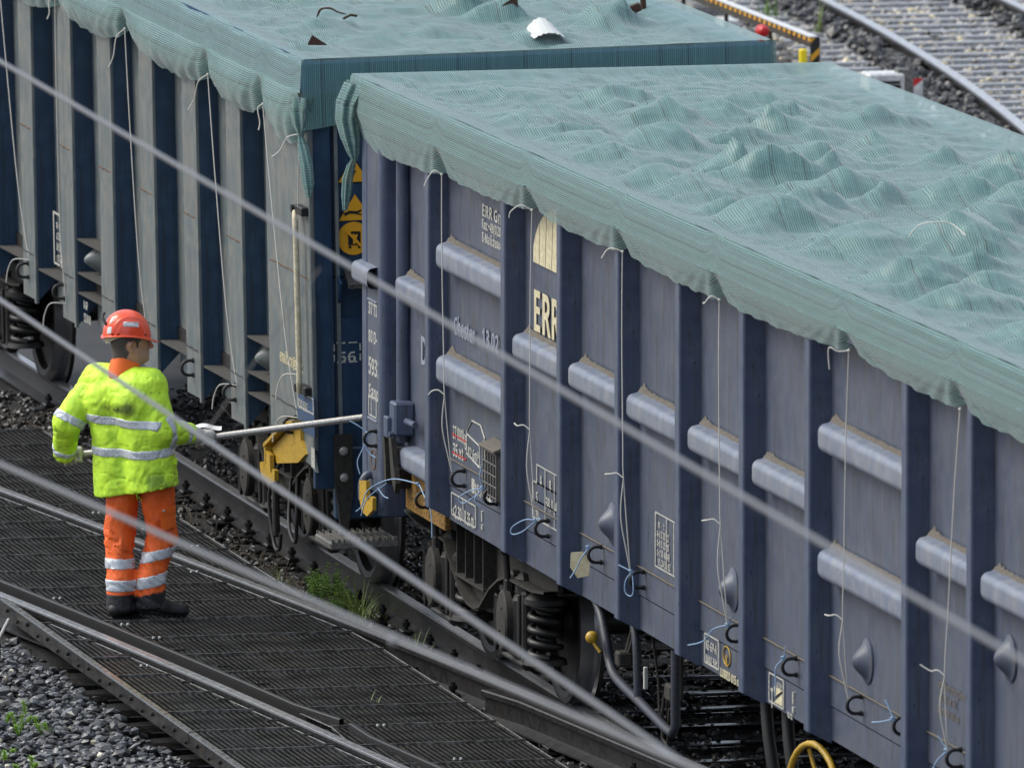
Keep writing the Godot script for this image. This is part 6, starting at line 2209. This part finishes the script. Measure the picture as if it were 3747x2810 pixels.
func build_worker() -> void:
	var at := Vector3(-1.22, -0.03, 2.36)
	var right := Vector3(0.2249, 0, -0.9744)
	var w := thing("person", "worker in orange helmet and stained yellow-green jacket, seen from behind, holding a long pole", "person", at)
	w.rotation.y = atan2(-right.z, right.x)
	var skin := Color(0.50, 0.27, 0.19)
	var hair := Color(0.045, 0.035, 0.03)
	var fwd := Vector3(0.955, -0.03, -0.30).normalized()   # where he looks
	var upv := Vector3(0.02, 1, 0.0)
	var lat := fwd.cross(Vector3.UP).normalized()           # towards his right ear, to the viewer
	# the body itself, mostly under clothes
	var f := Field.new(Vector3(-0.58, 0.02, -0.36), Vector3(0.40, 1.50, 0.26), 0.014)
	for s: float in [-1.0, 1.0]:
		f.bone(J.pelvis + Vector3(0.07 * s, 0, 0.03 * s), J.chest + Vector3(0.08 * s, 0, 0.05 * s), 0.10, 0.11, 0.05)
	f.bone(J.chest, J.neck, 0.09, 0.055, 0.05)
	f.bone(J.neck, J.head + Vector3(-0.01, -0.07, 0), 0.055, 0.055, 0.03)
	for q in [["sl", "el", "wl", "hl"], ["sr", "er", "wr", "hr"]]:
		f.bone(J[q[0]], J[q[1]], 0.055, 0.042, 0.03)
		f.bone(J[q[1]], J[q[2]], 0.04, 0.03, 0.03)
		f.bone(J[q[2]], J[q[3]], 0.028, 0.025, 0.02)
	for q in [["pl", "kl", "al"], ["pr", "kr", "ar"]]:
		f.bone(J[q[0]], J[q[1]], 0.08, 0.055, 0.04)
		f.bone(J[q[1]], J[q[2]], 0.05, 0.038, 0.03)
	var body := obj("body", f.mesh(func(_p: Vector3) -> Color: return skin), cloth(0.6), w)
	# head: skull, face in profile, ear, neck
	var H: Vector3 = J.head
	f = Field.new(H - Vector3(0.16, 0.20, 0.14), H + Vector3(0.17, 0.16, 0.14), 0.004)
	f.bone(H - fwd * 0.030 + Vector3(0, 0.030, 0), H + fwd * 0.030 + Vector3(0, 0.030, 0), 0.086, 0.080, 0.03)
	f.bone(H + fwd * 0.050 + Vector3(0, 0.01, 0), H + fwd * 0.055 + Vector3(0, -0.055, 0), 0.060, 0.052, 0.03)
	f.bone(H + fwd * 0.035 + Vector3(0, -0.075, 0), H + fwd * 0.072 + Vector3(0, -0.095, 0), 0.052, 0.034, 0.03)
	f.bone(H + fwd * 0.0 + Vector3(0, -0.06, 0) + lat * 0.03, H + fwd * 0.07 + Vector3(0, -0.092, 0) + lat * 0.012, 0.044, 0.028, 0.03)
	f.bone(H - fwd * 0.035 + Vector3(0, -0.03, 0), H - fwd * 0.04 + Vector3(0, -0.17, 0), 0.068, 0.066, 0.04)
	f.bone(H + fwd * 0.02 + Vector3(0, -0.09, 0), H - fwd * 0.01 + Vector3(0, -0.18, 0), 0.055, 0.06, 0.03)
	# brow, nose, lips, chin
	f.bone(H + fwd * 0.096 + Vector3(0, 0.018, 0) - lat * 0.035, H + fwd * 0.096 + Vector3(0, 0.018, 0) + lat * 0.035, 0.017, 0.017, 0.014)
	f.bone(H + fwd * 0.106 + Vector3(0, 0.005, 0), H + fwd * 0.131 + Vector3(0, -0.033, 0), 0.010, 0.0135, 0.010)
	f.bone(H + fwd * 0.117 + Vector3(0, -0.039, 0) + lat * 0.012, H + fwd * 0.117 + Vector3(0, -0.039, 0) - lat * 0.012, 0.010, 0.010, 0.008)
	f.bone(H + fwd * 0.105 + Vector3(0, -0.062, 0) - lat * 0.016, H + fwd * 0.105 + Vector3(0, -0.062, 0) + lat * 0.016, 0.0085, 0.0085, 0.008)
	f.bone(H + fwd * 0.102 + Vector3(0, -0.076, 0) - lat * 0.014, H + fwd * 0.102 + Vector3(0, -0.076, 0) + lat * 0.014, 0.009, 0.009, 0.008)
	f.bone(H + fwd * 0.092 + Vector3(0, -0.102, 0) - lat * 0.01, H + fwd * 0.092 + Vector3(0, -0.102, 0) + lat * 0.01, 0.019, 0.019, 0.014)
	for s: float in [-1.0, 1.0]:
		f.carve(H + fwd * 0.108 + Vector3(0, -0.004, 0) + lat * 0.034 * s, H + fwd * 0.104 + Vector3(0, -0.004, 0) + lat * 0.045 * s, 0.012, 0.012)
		f.bone(H + fwd * 0.090 + Vector3(0, -0.004, 0) + lat * 0.036 * s, H + fwd * 0.090 + Vector3(0, -0.005, 0) + lat * 0.036 * s, 0.012, 0.012, 0.004)
		var e := H - fwd * 0.012 + Vector3(0, -0.025, 0) + lat * 0.080 * s
		f.bone(e + Vector3(0, 0.022, 0) - fwd * 0.008 + lat * 0.012 * s, e + Vector3(0, 0.006, 0) - fwd * 0.016 + lat * 0.014 * s, 0.010, 0.010, 0.007)
		f.bone(e + Vector3(0, 0.006, 0) - fwd * 0.016 + lat * 0.014 * s, e + Vector3(0, -0.026, 0) + fwd * 0.004 + lat * 0.004 * s, 0.010, 0.009, 0.007)
		f.bone(e + Vector3(0, 0.022, 0) - fwd * 0.008 + lat * 0.012 * s, e + Vector3(0, 0.014, 0) + fwd * 0.014 + lat * 0.004 * s, 0.009, 0.007, 0.007)
		f.carve(e + Vector3(0, 0.004, 0) + lat * 0.014 * s, e + Vector3(0, -0.006, 0) + fwd * 0.004 + lat * 0.012 * s, 0.008, 0.006)
	f.carve(H + fwd * 0.118 + Vector3(0, -0.069, 0) - lat * 0.02, H + fwd * 0.118 + Vector3(0, -0.069, 0) + lat * 0.02, 0.003, 0.004)
	var hn := fast_noise(830, 60.0, 2)
	obj("head", f.mesh(func(p: Vector3) -> Color:
		var q := p - H
		var a := q.dot(fwd)
		var sd := absf(q.dot(lat))
		# short dark hair round the back and in front of the ear
		var ed := -0.045 - 0.0 * sd + 0.004 * hn.get_noise_3d(p.x, p.y, p.z)
		var ear := (q - (-fwd * 0.012 + Vector3(0, -0.025, 0) + lat * 0.085)).length() < 0.034
		var in_hair := (a < 0.0 and q.y > -0.095 + a * 0.25 and q.y < 0.2 and a < -0.012 - maxf(0.0, -q.y - 0.03) * 0.35) or (q.y > 0.0 and a < 0.045) or (a > 0.01 and a < 0.034 and q.y > -0.035)
		if in_hair and not ear:
			return hair.lerp(Color(0.11, 0.09, 0.08), 0.5 + 0.5 * hn.get_noise_3d(p.x * 2.0, p.y * 2.0, p.z * 2.0))
		if (q - fwd * 0.098 - Vector3(0, -0.004, 0)).dot(fwd) > -0.012 and absf(q.y + 0.004) < 0.007 and sd > 0.022 and sd < 0.05 and a > 0.08:
			return Color(0.06, 0.05, 0.045)
		if absf(q.y - 0.022) < 0.006 and sd > 0.012 and sd < 0.052 and a > 0.085:
			return Color(0.07, 0.05, 0.04)
		if absf(q.y + 0.069) < 0.010 and sd < 0.02 and a > 0.10:
			return Color(0.42, 0.17, 0.14)
		var c := skin
		if q.y < -0.05 and a > 0.03:
			c = c.lerp(Color(0.30, 0.21, 0.17), 0.35 + 0.15 * hn.get_noise_3d(p.x, p.y, p.z))    # stubble
		if a > 0.118:
			c = Color(0.56, 0.24, 0.18)
		return c), cloth(0.5), body)
	# jacket
	f = jacket_field(0.012, 0.009)
	var stain := fast_noise(840, 1.0, 4)
	var spot := fast_noise(841, 1.0, 2)
	var lime := Color(0.60, 0.92, 0.05)
	var jk := obj("jacket", f.mesh(func(p: Vector3) -> Color:
		var c := lime
		var s := stain.get_noise_3d(p.x * 7.0, p.y * 7.0, p.z * 7.0)
		c = c.lerp(Color(0.30, 0.58, 0.03), clampf((s - 0.05) * 1.6, 0.0, 0.55))
		# the dark smear between the shoulder blades, and flecks of grime
		var u := (p - Vector3(-0.15, 1.235, 0.0)) / Vector3(0.10, 0.03, 1.0)
		var m := exp(-(u.x * u.x + u.y * u.y) * 1.2) * (0.75 + 0.6 * spot.get_noise_3d(p.x * 30.0, p.y * 30.0, p.z))
		u = (p - Vector3(-0.09, 1.25, 0.0)) / Vector3(0.035, 0.05, 1.0)
		m += exp(-(u.x * u.x + u.y * u.y)) * 0.7
		c = c.lerp(Color(0.035, 0.045, 0.02), clampf(m, 0.0, 0.85))
		var t := spot.get_noise_3d(p.x * 40.0, p.y * 24.0, p.z * 40.0)
		if t > 0.52:
			c = c.lerp(Color(0.16, 0.22, 0.03), minf(0.8, (t - 0.52) * 6.0))
		if p.y < 0.86 and p.x > 0.02:  # soft shade at the lower right, painted into the cloth colour
			c = c.lerp(Color(0.20, 0.30, 0.04), clampf(0.4 + s, 0.0, 0.7))
		return c), cloth(0.62, 1.0), w)
	# reflective tape: the same cloth a little larger, cut to bands
	var larger := jacket_field(0.010, 0.014)
	var band := func(part: Array, called: String) -> void:
		var g := Field.new(Vector3(-0.66, 0.66, -0.44), Vector3(0.42, 1.56, 0.36), 0.010)
		g.d = larger.d.duplicate()
		var c0: Vector3 = part[0]
		var nrm: Vector3 = part[1]
		var k := 0
		for z in g.nz:
			for y in g.ny:
				for x in g.nx:
					if g.d[k] < 0.04:
						var p := g.o + Vector3(x, y, z) * g.c
						var ee := absf((p - c0).dot(nrm)) - float(part[2])
						if (p - c0).length() > float(part[3]):
							ee = 0.05
						g.d[k] = maxf(g.d[k], ee)
					k += 1
		obj(called, g.mesh(), M.tape, jk)
	band.call([Vector3(-0.09, 1.165, 0.05), Vector3(0.0, 1, 0.10).normalized(), 0.027, 0.265], "reflective_band")
	band.call([Vector3(-0.06, 0.985, 0.06), Vector3(-0.06, 1, 0.10).normalized(), 0.027, 0.27], "reflective_band")
	var dl: Vector3 = (J.el - J.sl).normalized()
	var dr: Vector3 = (J.er - J.sr).normalized()
	var fl: Vector3 = (J.wl - J.el).normalized()
	var fr: Vector3 = (J.wr - J.er).normalized()
	band.call([J.el - dl * 0.02, (dl + Vector3(0.15, 0, 0)).normalized(), 0.026, 0.13], "sleeve_band")
	band.call([J.wl - fl * 0.035, fl, 0.022, 0.10], "sleeve_band")
	band.call([J.er + fr * 0.02, (fr + Vector3(0, 0.5, 0)).normalized(), 0.025, 0.125], "sleeve_band")
	band.call([J.wr - fr * 0.045, (fr + Vector3(0, 0.2, 0)).normalized(), 0.02, 0.10], "sleeve_band")
	# pocket flap and seams
	var b := B.new()
	b.sheet(8, 4, func(u: float, v: float):
		return [Vector3(0.135 + 0.055 * u, 0.955 - 0.035 * v - 0.01 * u, 0.150 - 0.055 * u + 0.012 * v), Vector2(u, v)], Vector3(0.5, 0, 1))
	obj("pocket_flap", b, M.lime, jk)
	# collar
	f = Field.new(Vector3(-0.26, 1.36, -0.16), Vector3(0.06, 1.56, 0.14), 0.006)
	f.bone(Vector3(-0.125, 1.40, -0.005), Vector3(-0.108, 1.50, -0.015), 0.098, 0.084, 0.02)
	f.carve(Vector3(-0.115, 1.48, -0.015), Vector3(-0.10, 1.62, -0.02), 0.075, 0.008)
	f.each(func(p: Vector3, v: float) -> float:
		return maxf(v, p.y - (1.525 - 0.42 * maxf(0.0, p.x + 0.12))))
	obj("collar", f.mesh(), M.hi_orange, jk)
	# trousers
	f = trousers_field(0.012, 0.008)
	var tn := fast_noise(850, 1.0, 3)
	var tr := obj("trousers", f.mesh(func(p: Vector3) -> Color:
		var c := Color(0.86, 0.135, 0.018)
		c = c.lerp(Color(0.60, 0.10, 0.025), clampf(tn.get_noise_3d(p.x * 9.0, p.y * 6.0, p.z * 9.0) * 1.2, 0.0, 0.5))
		var cut := 0.150 + (0.20 * (p.x - 0.01) if p.x > -0.06 else 0.0)
		if p.y < cut:
			c = Color(0.022, 0.023, 0.026)
		return c), cloth(0.65, 1.0), w)
	for q in [[0.292, 0.357, 1.0], [0.165, 0.238, 1.0]]:
		for leg in 2:
			var g := trousers_field(0.010, 0.0125)
			var tilt := 0.22 if leg == 1 else 0.0
			var shift := 0.045 if leg == 1 and q[0] > 0.25 else (0.025 if leg == 1 else 0.0)
			for z in g.nz:
				for y in g.ny:
					for x in g.nx:
						var k := (z * g.ny + y) * g.nx + x
						var p := g.o + Vector3(x, y, z) * g.c
						var yy: float = p.y - tilt * (p.x - 0.04) - shift
						var e := maxf(float(q[0]) - yy, yy - float(q[1]))
						var mid := lerpf(-0.065, -0.03, clampf(p.y / 0.45, 0.0, 1.0))
						e = maxf(e, (p.x - mid) if leg == 0 else (mid - p.x))
						g.d[k] = maxf(g.d[k], e)
			obj("reflective_band", g.mesh(), M.tape, tr)
	b = B.new()
	b.sheet(10, 8, func(u: float, v: float):
		var y := lerpf(0.66, 0.52, v) - 0.012 * u * (1.0 if v < 0.5 else -0.5)
		return [Vector3(0.095 + 0.085 * u, y + 0.02 * u, 0.118 - 0.02 * u - 0.05 * u * u + (0.01 if v < 0.3 else 0.004)), Vector2(u, v)], Vector3(0.4, 0, 1))
	obj("thigh_pocket", b, M.hi_orange, tr)
	b = B.new()
	b.lathe([[0.008, 0.0], [0.007, 0.004], [0.0, 0.005]], Transform3D(Basis(Vector3(1, 0, 0), Vector3(0, 0, 1), Vector3(0, -1, 0)), Vector3(0.112, 0.645, 0.132)), 10)
	obj("press_stud", b, M.pole, tr)
	# boots
	for q in [["boot", J.ar, Vector3(0.99, 0, -0.10), 0.022], ["boot", J.al, Vector3(0.55, 0, -0.83), 0.0]]:
		var a: Vector3 = q[1]
		var d: Vector3 = (q[2] as Vector3).normalized()
		var lift: float = q[3]
		f = Field.new(Vector3(a.x - 0.24, -0.01, a.z - 0.26), Vector3(a.x + 0.30, 0.22, a.z + 0.20), 0.007)
		var hl := Vector3(a.x, 0.0, a.z) - d * 0.055
		var toe := Vector3(a.x, 0.0, a.z) + d * 0.185
		f.bone(a + Vector3(0, 0.08, 0), a + Vector3(0, -0.03, 0) - d * 0.01, 0.052, 0.055, 0.03)
		f.bone(hl + Vector3(0, 0.058 + lift, 0), hl + d * 0.12 + Vector3(0, 0.062 + lift * 0.6, 0), 0.046, 0.050, 0.03)
		f.bone(hl + d * 0.10 + Vector3(0, 0.060, 0), toe + Vector3(0, 0.046, 0), 0.050, 0.042, 0.03)
		var up := f
		f.each(func(p: Vector3, v: float) -> float:
			var s := clampf((p - hl).dot(d) / 0.22, 0.0, 1.0)
			var floor_y := 0.004 + lift * 1.1 * (1.0 - smoothstep(0.2, 0.9, s))
			var rib := 0.004 if absf(p.y - floor_y - 0.024) < 0.004 else 0.0
			return maxf(v + rib, floor_y - p.y))
		var bt := obj("boot", up.mesh(), M.boot, w)
		var so := B.new()
		for k in 9:
			var s := k / 8.0
			var p := hl.lerp(toe, s * 0.98) + Vector3(0, 0.008 + lift * 1.1 * (1.0 - smoothstep(0.2, 0.9, s)), 0)
			so.box(p, Vector3(0.018, 0.014, 0.086 - 0.02 * absf(s - 0.4)), 0.003, Basis(Vector3.UP, atan2(-d.z, d.x)))
		obj("sole_lug", so, M.rubber, bt).set_meta("kind", "stuff")
	build_helmet(w, H, fwd, lat)
	# gloves close on the pole
	var pole_a: Vector3 = Vector3(-0.455, 0.902, -0.33)
	var pole_b: Vector3 = Vector3(1.262, 1.183, 0.10)
	var pd := (pole_b - pole_a).normalized()
	for q in [["wr", 0.825, 1.0], ["wl", 0.02, -1.0]]:
		var wr: Vector3 = J[q[0]]
		var grip := pole_a + pd * float(q[1])
		f = Field.new(grip - Vector3(0.16, 0.12, 0.14), grip + Vector3(0.13, 0.13, 0.14), 0.004)
		var to_v := Vector3(0, 0, 1)
		var over := pd.cross(to_v).normalized()
		if over.y < 0.0:
			over = -over
		var back := grip + over * 0.012 + to_v * 0.030         # back of the hand faces the viewer
		f.bone(wr, wr.lerp(back, 0.55), 0.050, 0.046, 0.02)
		f.bone(wr.lerp(back, 0.5), back - pd * 0.02, 0.046, 0.038, 0.02)
		f.bone(back - pd * 0.028 + over * 0.008, back + pd * 0.050 + over * 0.008, 0.033, 0.028, 0.015)
		# four fingers wrapped round the pole, thumb along it
		for k in 4:
			var base := grip + pd * (-0.036 + 0.030 * k)
			var r := 0.0145 - 0.0009 * absf(k - 1.4)
			var p0 := base + to_v * 0.042 + over * 0.014
			var p1 := base + to_v * (0.046 - 0.003 * k) - over * 0.026
			var p2 := base + to_v * 0.012 - over * (0.043 - 0.003 * k)
			var p3 := base - to_v * 0.026 - over * (0.030 - 0.002 * k)
			f.bone(p0, p1, r, r * 0.97, 0.009)
			f.bone(p1, p2, r * 0.97, r * 0.92, 0.007)
			f.bone(p2, p3, r * 0.92, r * 0.85, 0.007)
		f.bone(grip - pd * 0.036 + to_v * 0.026 + over * 0.026, grip + pd * 0.014 + to_v * 0.014 + over * 0.042, 0.017, 0.0155, 0.010)
		f.bone(grip + pd * 0.014 + to_v * 0.014 + over * 0.042, grip + pd * 0.062 - to_v * 0.004 + over * 0.036, 0.0155, 0.013, 0.008)
		var gn := fast_noise(860, 1.0, 3)
		obj("glove", f.mesh(func(p: Vector3) -> Color:
			var s := gn.get_noise_3d(p.x * 22.0, p.y * 22.0, p.z * 22.0)
			return Color(0.50, 0.49, 0.47).lerp(Color(0.20, 0.19, 0.18), clampf(s * 1.6 + 0.15, 0.0, 0.8))), cloth(0.8), w)
	# the pole and the sheet of paper are things of their own
	var xf := w.transform
	b = B.new()
	var pa := xf * (pole_a - pd * 0.02)
	var pb := xf * pole_b
	var shaft := []
	for k in 13:
		shaft.append(pa.lerp(pb, k / 12.0))
	b.tube(shaft, 0.0205, 14)
	tag(obj("coupling_pole", b, M.pole), "long bare metal pole held by the worker, reaching to the wagon corner", "pole")
	b = B.new()
	var g2: Vector3 = pole_a + pd * 0.80 + Vector3(0.02, 0.056, 0.0)
	b.sheet(10, 6, func(u: float, v: float):
		return [xf * (g2 + Vector3(-0.05 + 0.16 * u, 0.012 * sin(u * 5.0) + 0.012 * v + 0.01 * u, 0.03 - 0.09 * v)), Vector2(u, v)])
	tag(obj("paper_sheet", b, M.paper), "folded white paper sheet held in the worker's right glove", "paper")

func trousers_field(cell: float, puff: float) -> Field:
	var f := Field.new(Vector3(-0.30, 0.03, -0.24), Vector3(0.26, 0.98, 0.24), cell)
	f.bone(J.pl + Vector3(0, 0.02, 0), J.pr + Vector3(0, 0.02, 0), 0.10 + puff, 0.10 + puff, 0.05)
	for q in [["pl", "kl", "al"], ["pr", "kr", "ar"]]:
		var a: Vector3 = J[q[0]]
		var k: Vector3 = J[q[1]]
		var e: Vector3 = J[q[2]]
		f.bone(a, k, 0.100 + puff, 0.080 + puff, 0.03)
		f.bone(k, e + Vector3(0, 0.12, 0), 0.078 + puff, 0.072 + puff, 0.03)
		f.bone(e + Vector3(0, 0.12, 0), e + Vector3(0.0, -0.03, 0), 0.074 + puff, 0.078 + puff, 0.02)
	var big := fast_noise(870, 1.0, 2)
	var fine := fast_noise(871, 1.0, 2)
	f.each(func(p: Vector3, v: float) -> float:
		v += 0.007 * big.get_noise_3d(p.x * 5.0, p.y * 4.0, p.z * 5.0)
		var r := absf(fine.get_noise_3d(p.x * 5.0 + p.y * 4.0, p.y * 7.5 + p.x * 5.0, p.z * 5.0))
		var knee := exp(-pow((p.y - 0.44) / 0.16, 2.0)) + 0.9 * exp(-pow((p.y - 0.12) / 0.06, 2.0)) + 0.35
		v += 0.011 * (maxf(0.0, 0.16 - r) / 0.16) * minf(1.3, knee)
		var low := 0.045 + (0.02 if p.x > -0.06 else 0.0)
		return maxf(v, low - p.y))
	return f

func build_helmet(w: Node3D, H: Vector3, fwd: Vector3, lat: Vector3) -> void:
	var C := H + Vector3(0, 0.035, 0) - fwd * 0.012
	var surf := func(a: float, v: float, lift: float) -> Vector3:
		# a: round the head from the front; v: 0 at the crown .. 1 at the rim, then out along the brim
		var ca := cos(a)
		var sa := sin(a)
		var len := 0.138 if ca > 0.0 else 0.146
		var r := Vector2(ca * len, sa * 0.118)
		var rim := -0.012 - 0.012 * ca + 0.020 * exp(-pow(sa, 2.0) * 8.0) * (0.6 if ca < 0.0 else 0.0) * -1.0 + 0.018 * sa * sa
		if v <= 1.0:
			var th := v * PI * 0.5
			var s := pow(sin(th), 0.86)
			var h := 0.142 * pow(cos(th), 0.9)
			var ridge := 0.0
			# two raised arcs over the side and a ridge along the crown
			var up := h / 0.142
			var arc := Vector2(r.x * s / 0.14, up)
			var rad := Vector2(arc.x, up * 1.05).length()
			if absf(sa) > 0.25:
				ridge += 0.004 * exp(-pow((rad - 0.80) / 0.035, 2.0)) + 0.003 * exp(-pow((rad - 0.60) / 0.03, 2.0))
			ridge += 0.004 * exp(-pow(sa * s * 4.5, 2.0)) * (1.0 - v)
			var p := C + fwd * (r.x * s) + lat * (r.y * s) + Vector3(0, rim * v + h, 0)
			return p + (p - C).normalized() * (ridge + lift)
		var o := (v - 1.0)
		var peak := pow(maxf(0.0, ca), 3.0)
		var outw := 0.011 + 0.040 * peak
		return C + fwd * (r.x + ca * outw * o) + lat * (r.y + sa * outw * o * (1.0 - 0.3 * peak)) + Vector3(0, rim - 0.008 * o - 0.012 * peak * o * o, 0) + Vector3(0, lift, 0)
	var b := B.new()
	b.sheet(72, 34, func(u: float, v: float):
		return [surf.call(u * TAU, v * 1.5 if v < 0.6667 else 1.0 + (v - 0.6667) * 3.0, 0.0), Vector2(u, v)], Vector3.UP)
	for k in b.v.size():
		if b.n[k].dot(b.v[k] - (C - Vector3(0, 0.05, 0))) < 0.0:
			b.n[k] = -b.n[k]
	var h := obj("helmet", b, M.helmet, w)
	b = B.new()
	b.sheet(48, 4, func(u: float, v: float):
		var p: Vector3 = surf.call(u * TAU, 2.0, 0.0)
		return [p.lerp(C + Vector3(0, -0.01, 0), v * 0.12) - Vector3(0, 0.004 + 0.002 * v, 0), Vector2(u, v)], Vector3.DOWN)
	obj("helmet_edge", b, M.helmet, h)
	# stickers and the vent tab on the side, the nape pad below
	var patch := func(a0: float, a1: float, v0: float, v1: float, m: Material, lift: float, called: String) -> void:
		var q := B.new()
		q.sheet(12, 6, func(u: float, v: float):
			return [surf.call(lerpf(a0, a1, u), lerpf(v0, v1, v), lift), Vector2(u, v)], lat)
		obj(called, q, m, h)
	patch.call(1.98, 1.30, 0.66, 0.79, M.paper, 0.0045, "sticker")
	patch.call(1.92, 1.36, 0.765, 0.775, M.chalk, 0.0060, "sticker_print")
	patch.call(1.50, 1.44, 0.685, 0.705, M.black, 0.0060, "sticker_print")
	patch.call(1.41, 1.35, 0.69, 0.705, M.black, 0.0060, "sticker_print")
	patch.call(2.75, 2.5, 0.80, 0.96, M.paper, 0.003, "sticker")
	patch.call(2.74, 2.52, 0.50, 0.56, M.paper, 0.003, "sticker")
	patch.call(2.70, 2.56, 0.60, 0.66, M.paper, 0.003, "sticker")
	patch.call(1.74, 1.52, 0.87, 0.91, M.helmet, 0.008, "vent_tab")
	b = B.new()
	b.sheet(20, 6, func(u: float, v: float):
		var a := lerpf(1.95, 4.3, u)
		var p: Vector3 = surf.call(a, 1.0, 0.0)
		return [p.lerp(C - fwd * 0.02, 0.06 + 0.06 * v) + Vector3(0, -0.006 - 0.034 * v * sin(u * PI), 0), Vector2(u, v)], lat - fwd)
	obj("nape_pad", b, M.ivory, h)
	b = B.new()
	b.tube(curve([C - fwd * 0.135 + lat * 0.02 + Vector3(0, 0.06, 0), C - fwd * 0.15 + Vector3(0, 0.10, -0.02), C - fwd * 0.125 - lat * 0.05 + Vector3(0, 0.12, 0)], 5), 0.008, 8)
	obj("lamp_clip", b, M.black, h)

func _ready() -> void:
	rng.seed = 4
	# camera: a long lens on a bridge, 80 m away
	var cam := Camera3D.new()
	cam.name = "camera"
	add_child(cam)
	cam.transform = Transform3D(Basis(Vector3(0.22492, -0.0003, -0.97438), Vector3(-0.12117, 0.99223, -0.02828), Vector3(0.96681, 0.12439, 0.22315)).orthonormalized(), Vector3(79.5173, 11.66336, 18.8163))
	cam.fov = 3.0554
	cam.near = 1.0
	cam.far = 1200.0
	var lens := CameraAttributesPhysical.new()
	lens.frustum_focal_length = 449.96
	lens.frustum_focus_distance = 80.0
	lens.frustum_near = 1.0
	lens.frustum_far = 1200.0
	lens.exposure_aperture = 7.5
	cam.attributes = lens
	cam.current = true
	# overcast sky and its soft bright part, high and to the back left
	var env := Environment.new()
	env.background_mode = Environment.BG_SKY
	var sky := Sky.new()
	var sm := ProceduralSkyMaterial.new()
	sm.sky_top_color = Color(0.555, 0.59, 0.645)
	sm.sky_horizon_color = Color(0.60, 0.635, 0.68)
	sm.ground_horizon_color = Color(0.22, 0.22, 0.22)
	sm.ground_bottom_color = Color(0.12, 0.12, 0.12)
	sm.sky_curve = 0.2
	sky.sky_material = sm
	env.sky = sky
	env.tonemap_mode = Environment.TONE_MAPPER_LINEAR
	env.tonemap_exposure = 2.75
	env.sdfgi_enabled = true
	env.ssao_enabled = true
	env.ssil_enabled = true
	var we := WorldEnvironment.new()
	we.name = "world"
	we.environment = env
	add_child(we)
	var sun := DirectionalLight3D.new()
	sun.name = "sun"
	sun.light_color = Color(1.0, 0.985, 0.96)
	sun.light_energy = 0.42
	sun.light_angular_distance = 35.0
	sun.shadow_enabled = true
	add_child(sun)
	sun.look_at_from_position(Vector3(-36, 70, 62), Vector3.ZERO, Vector3.UP)

	make_materials()
	build_ground()
	build_background()
	build_erf()
	build_blue()
	build_nets()
	build_scrap()
	build_cords()
	build_cables()
	build_plants()
	build_worker()
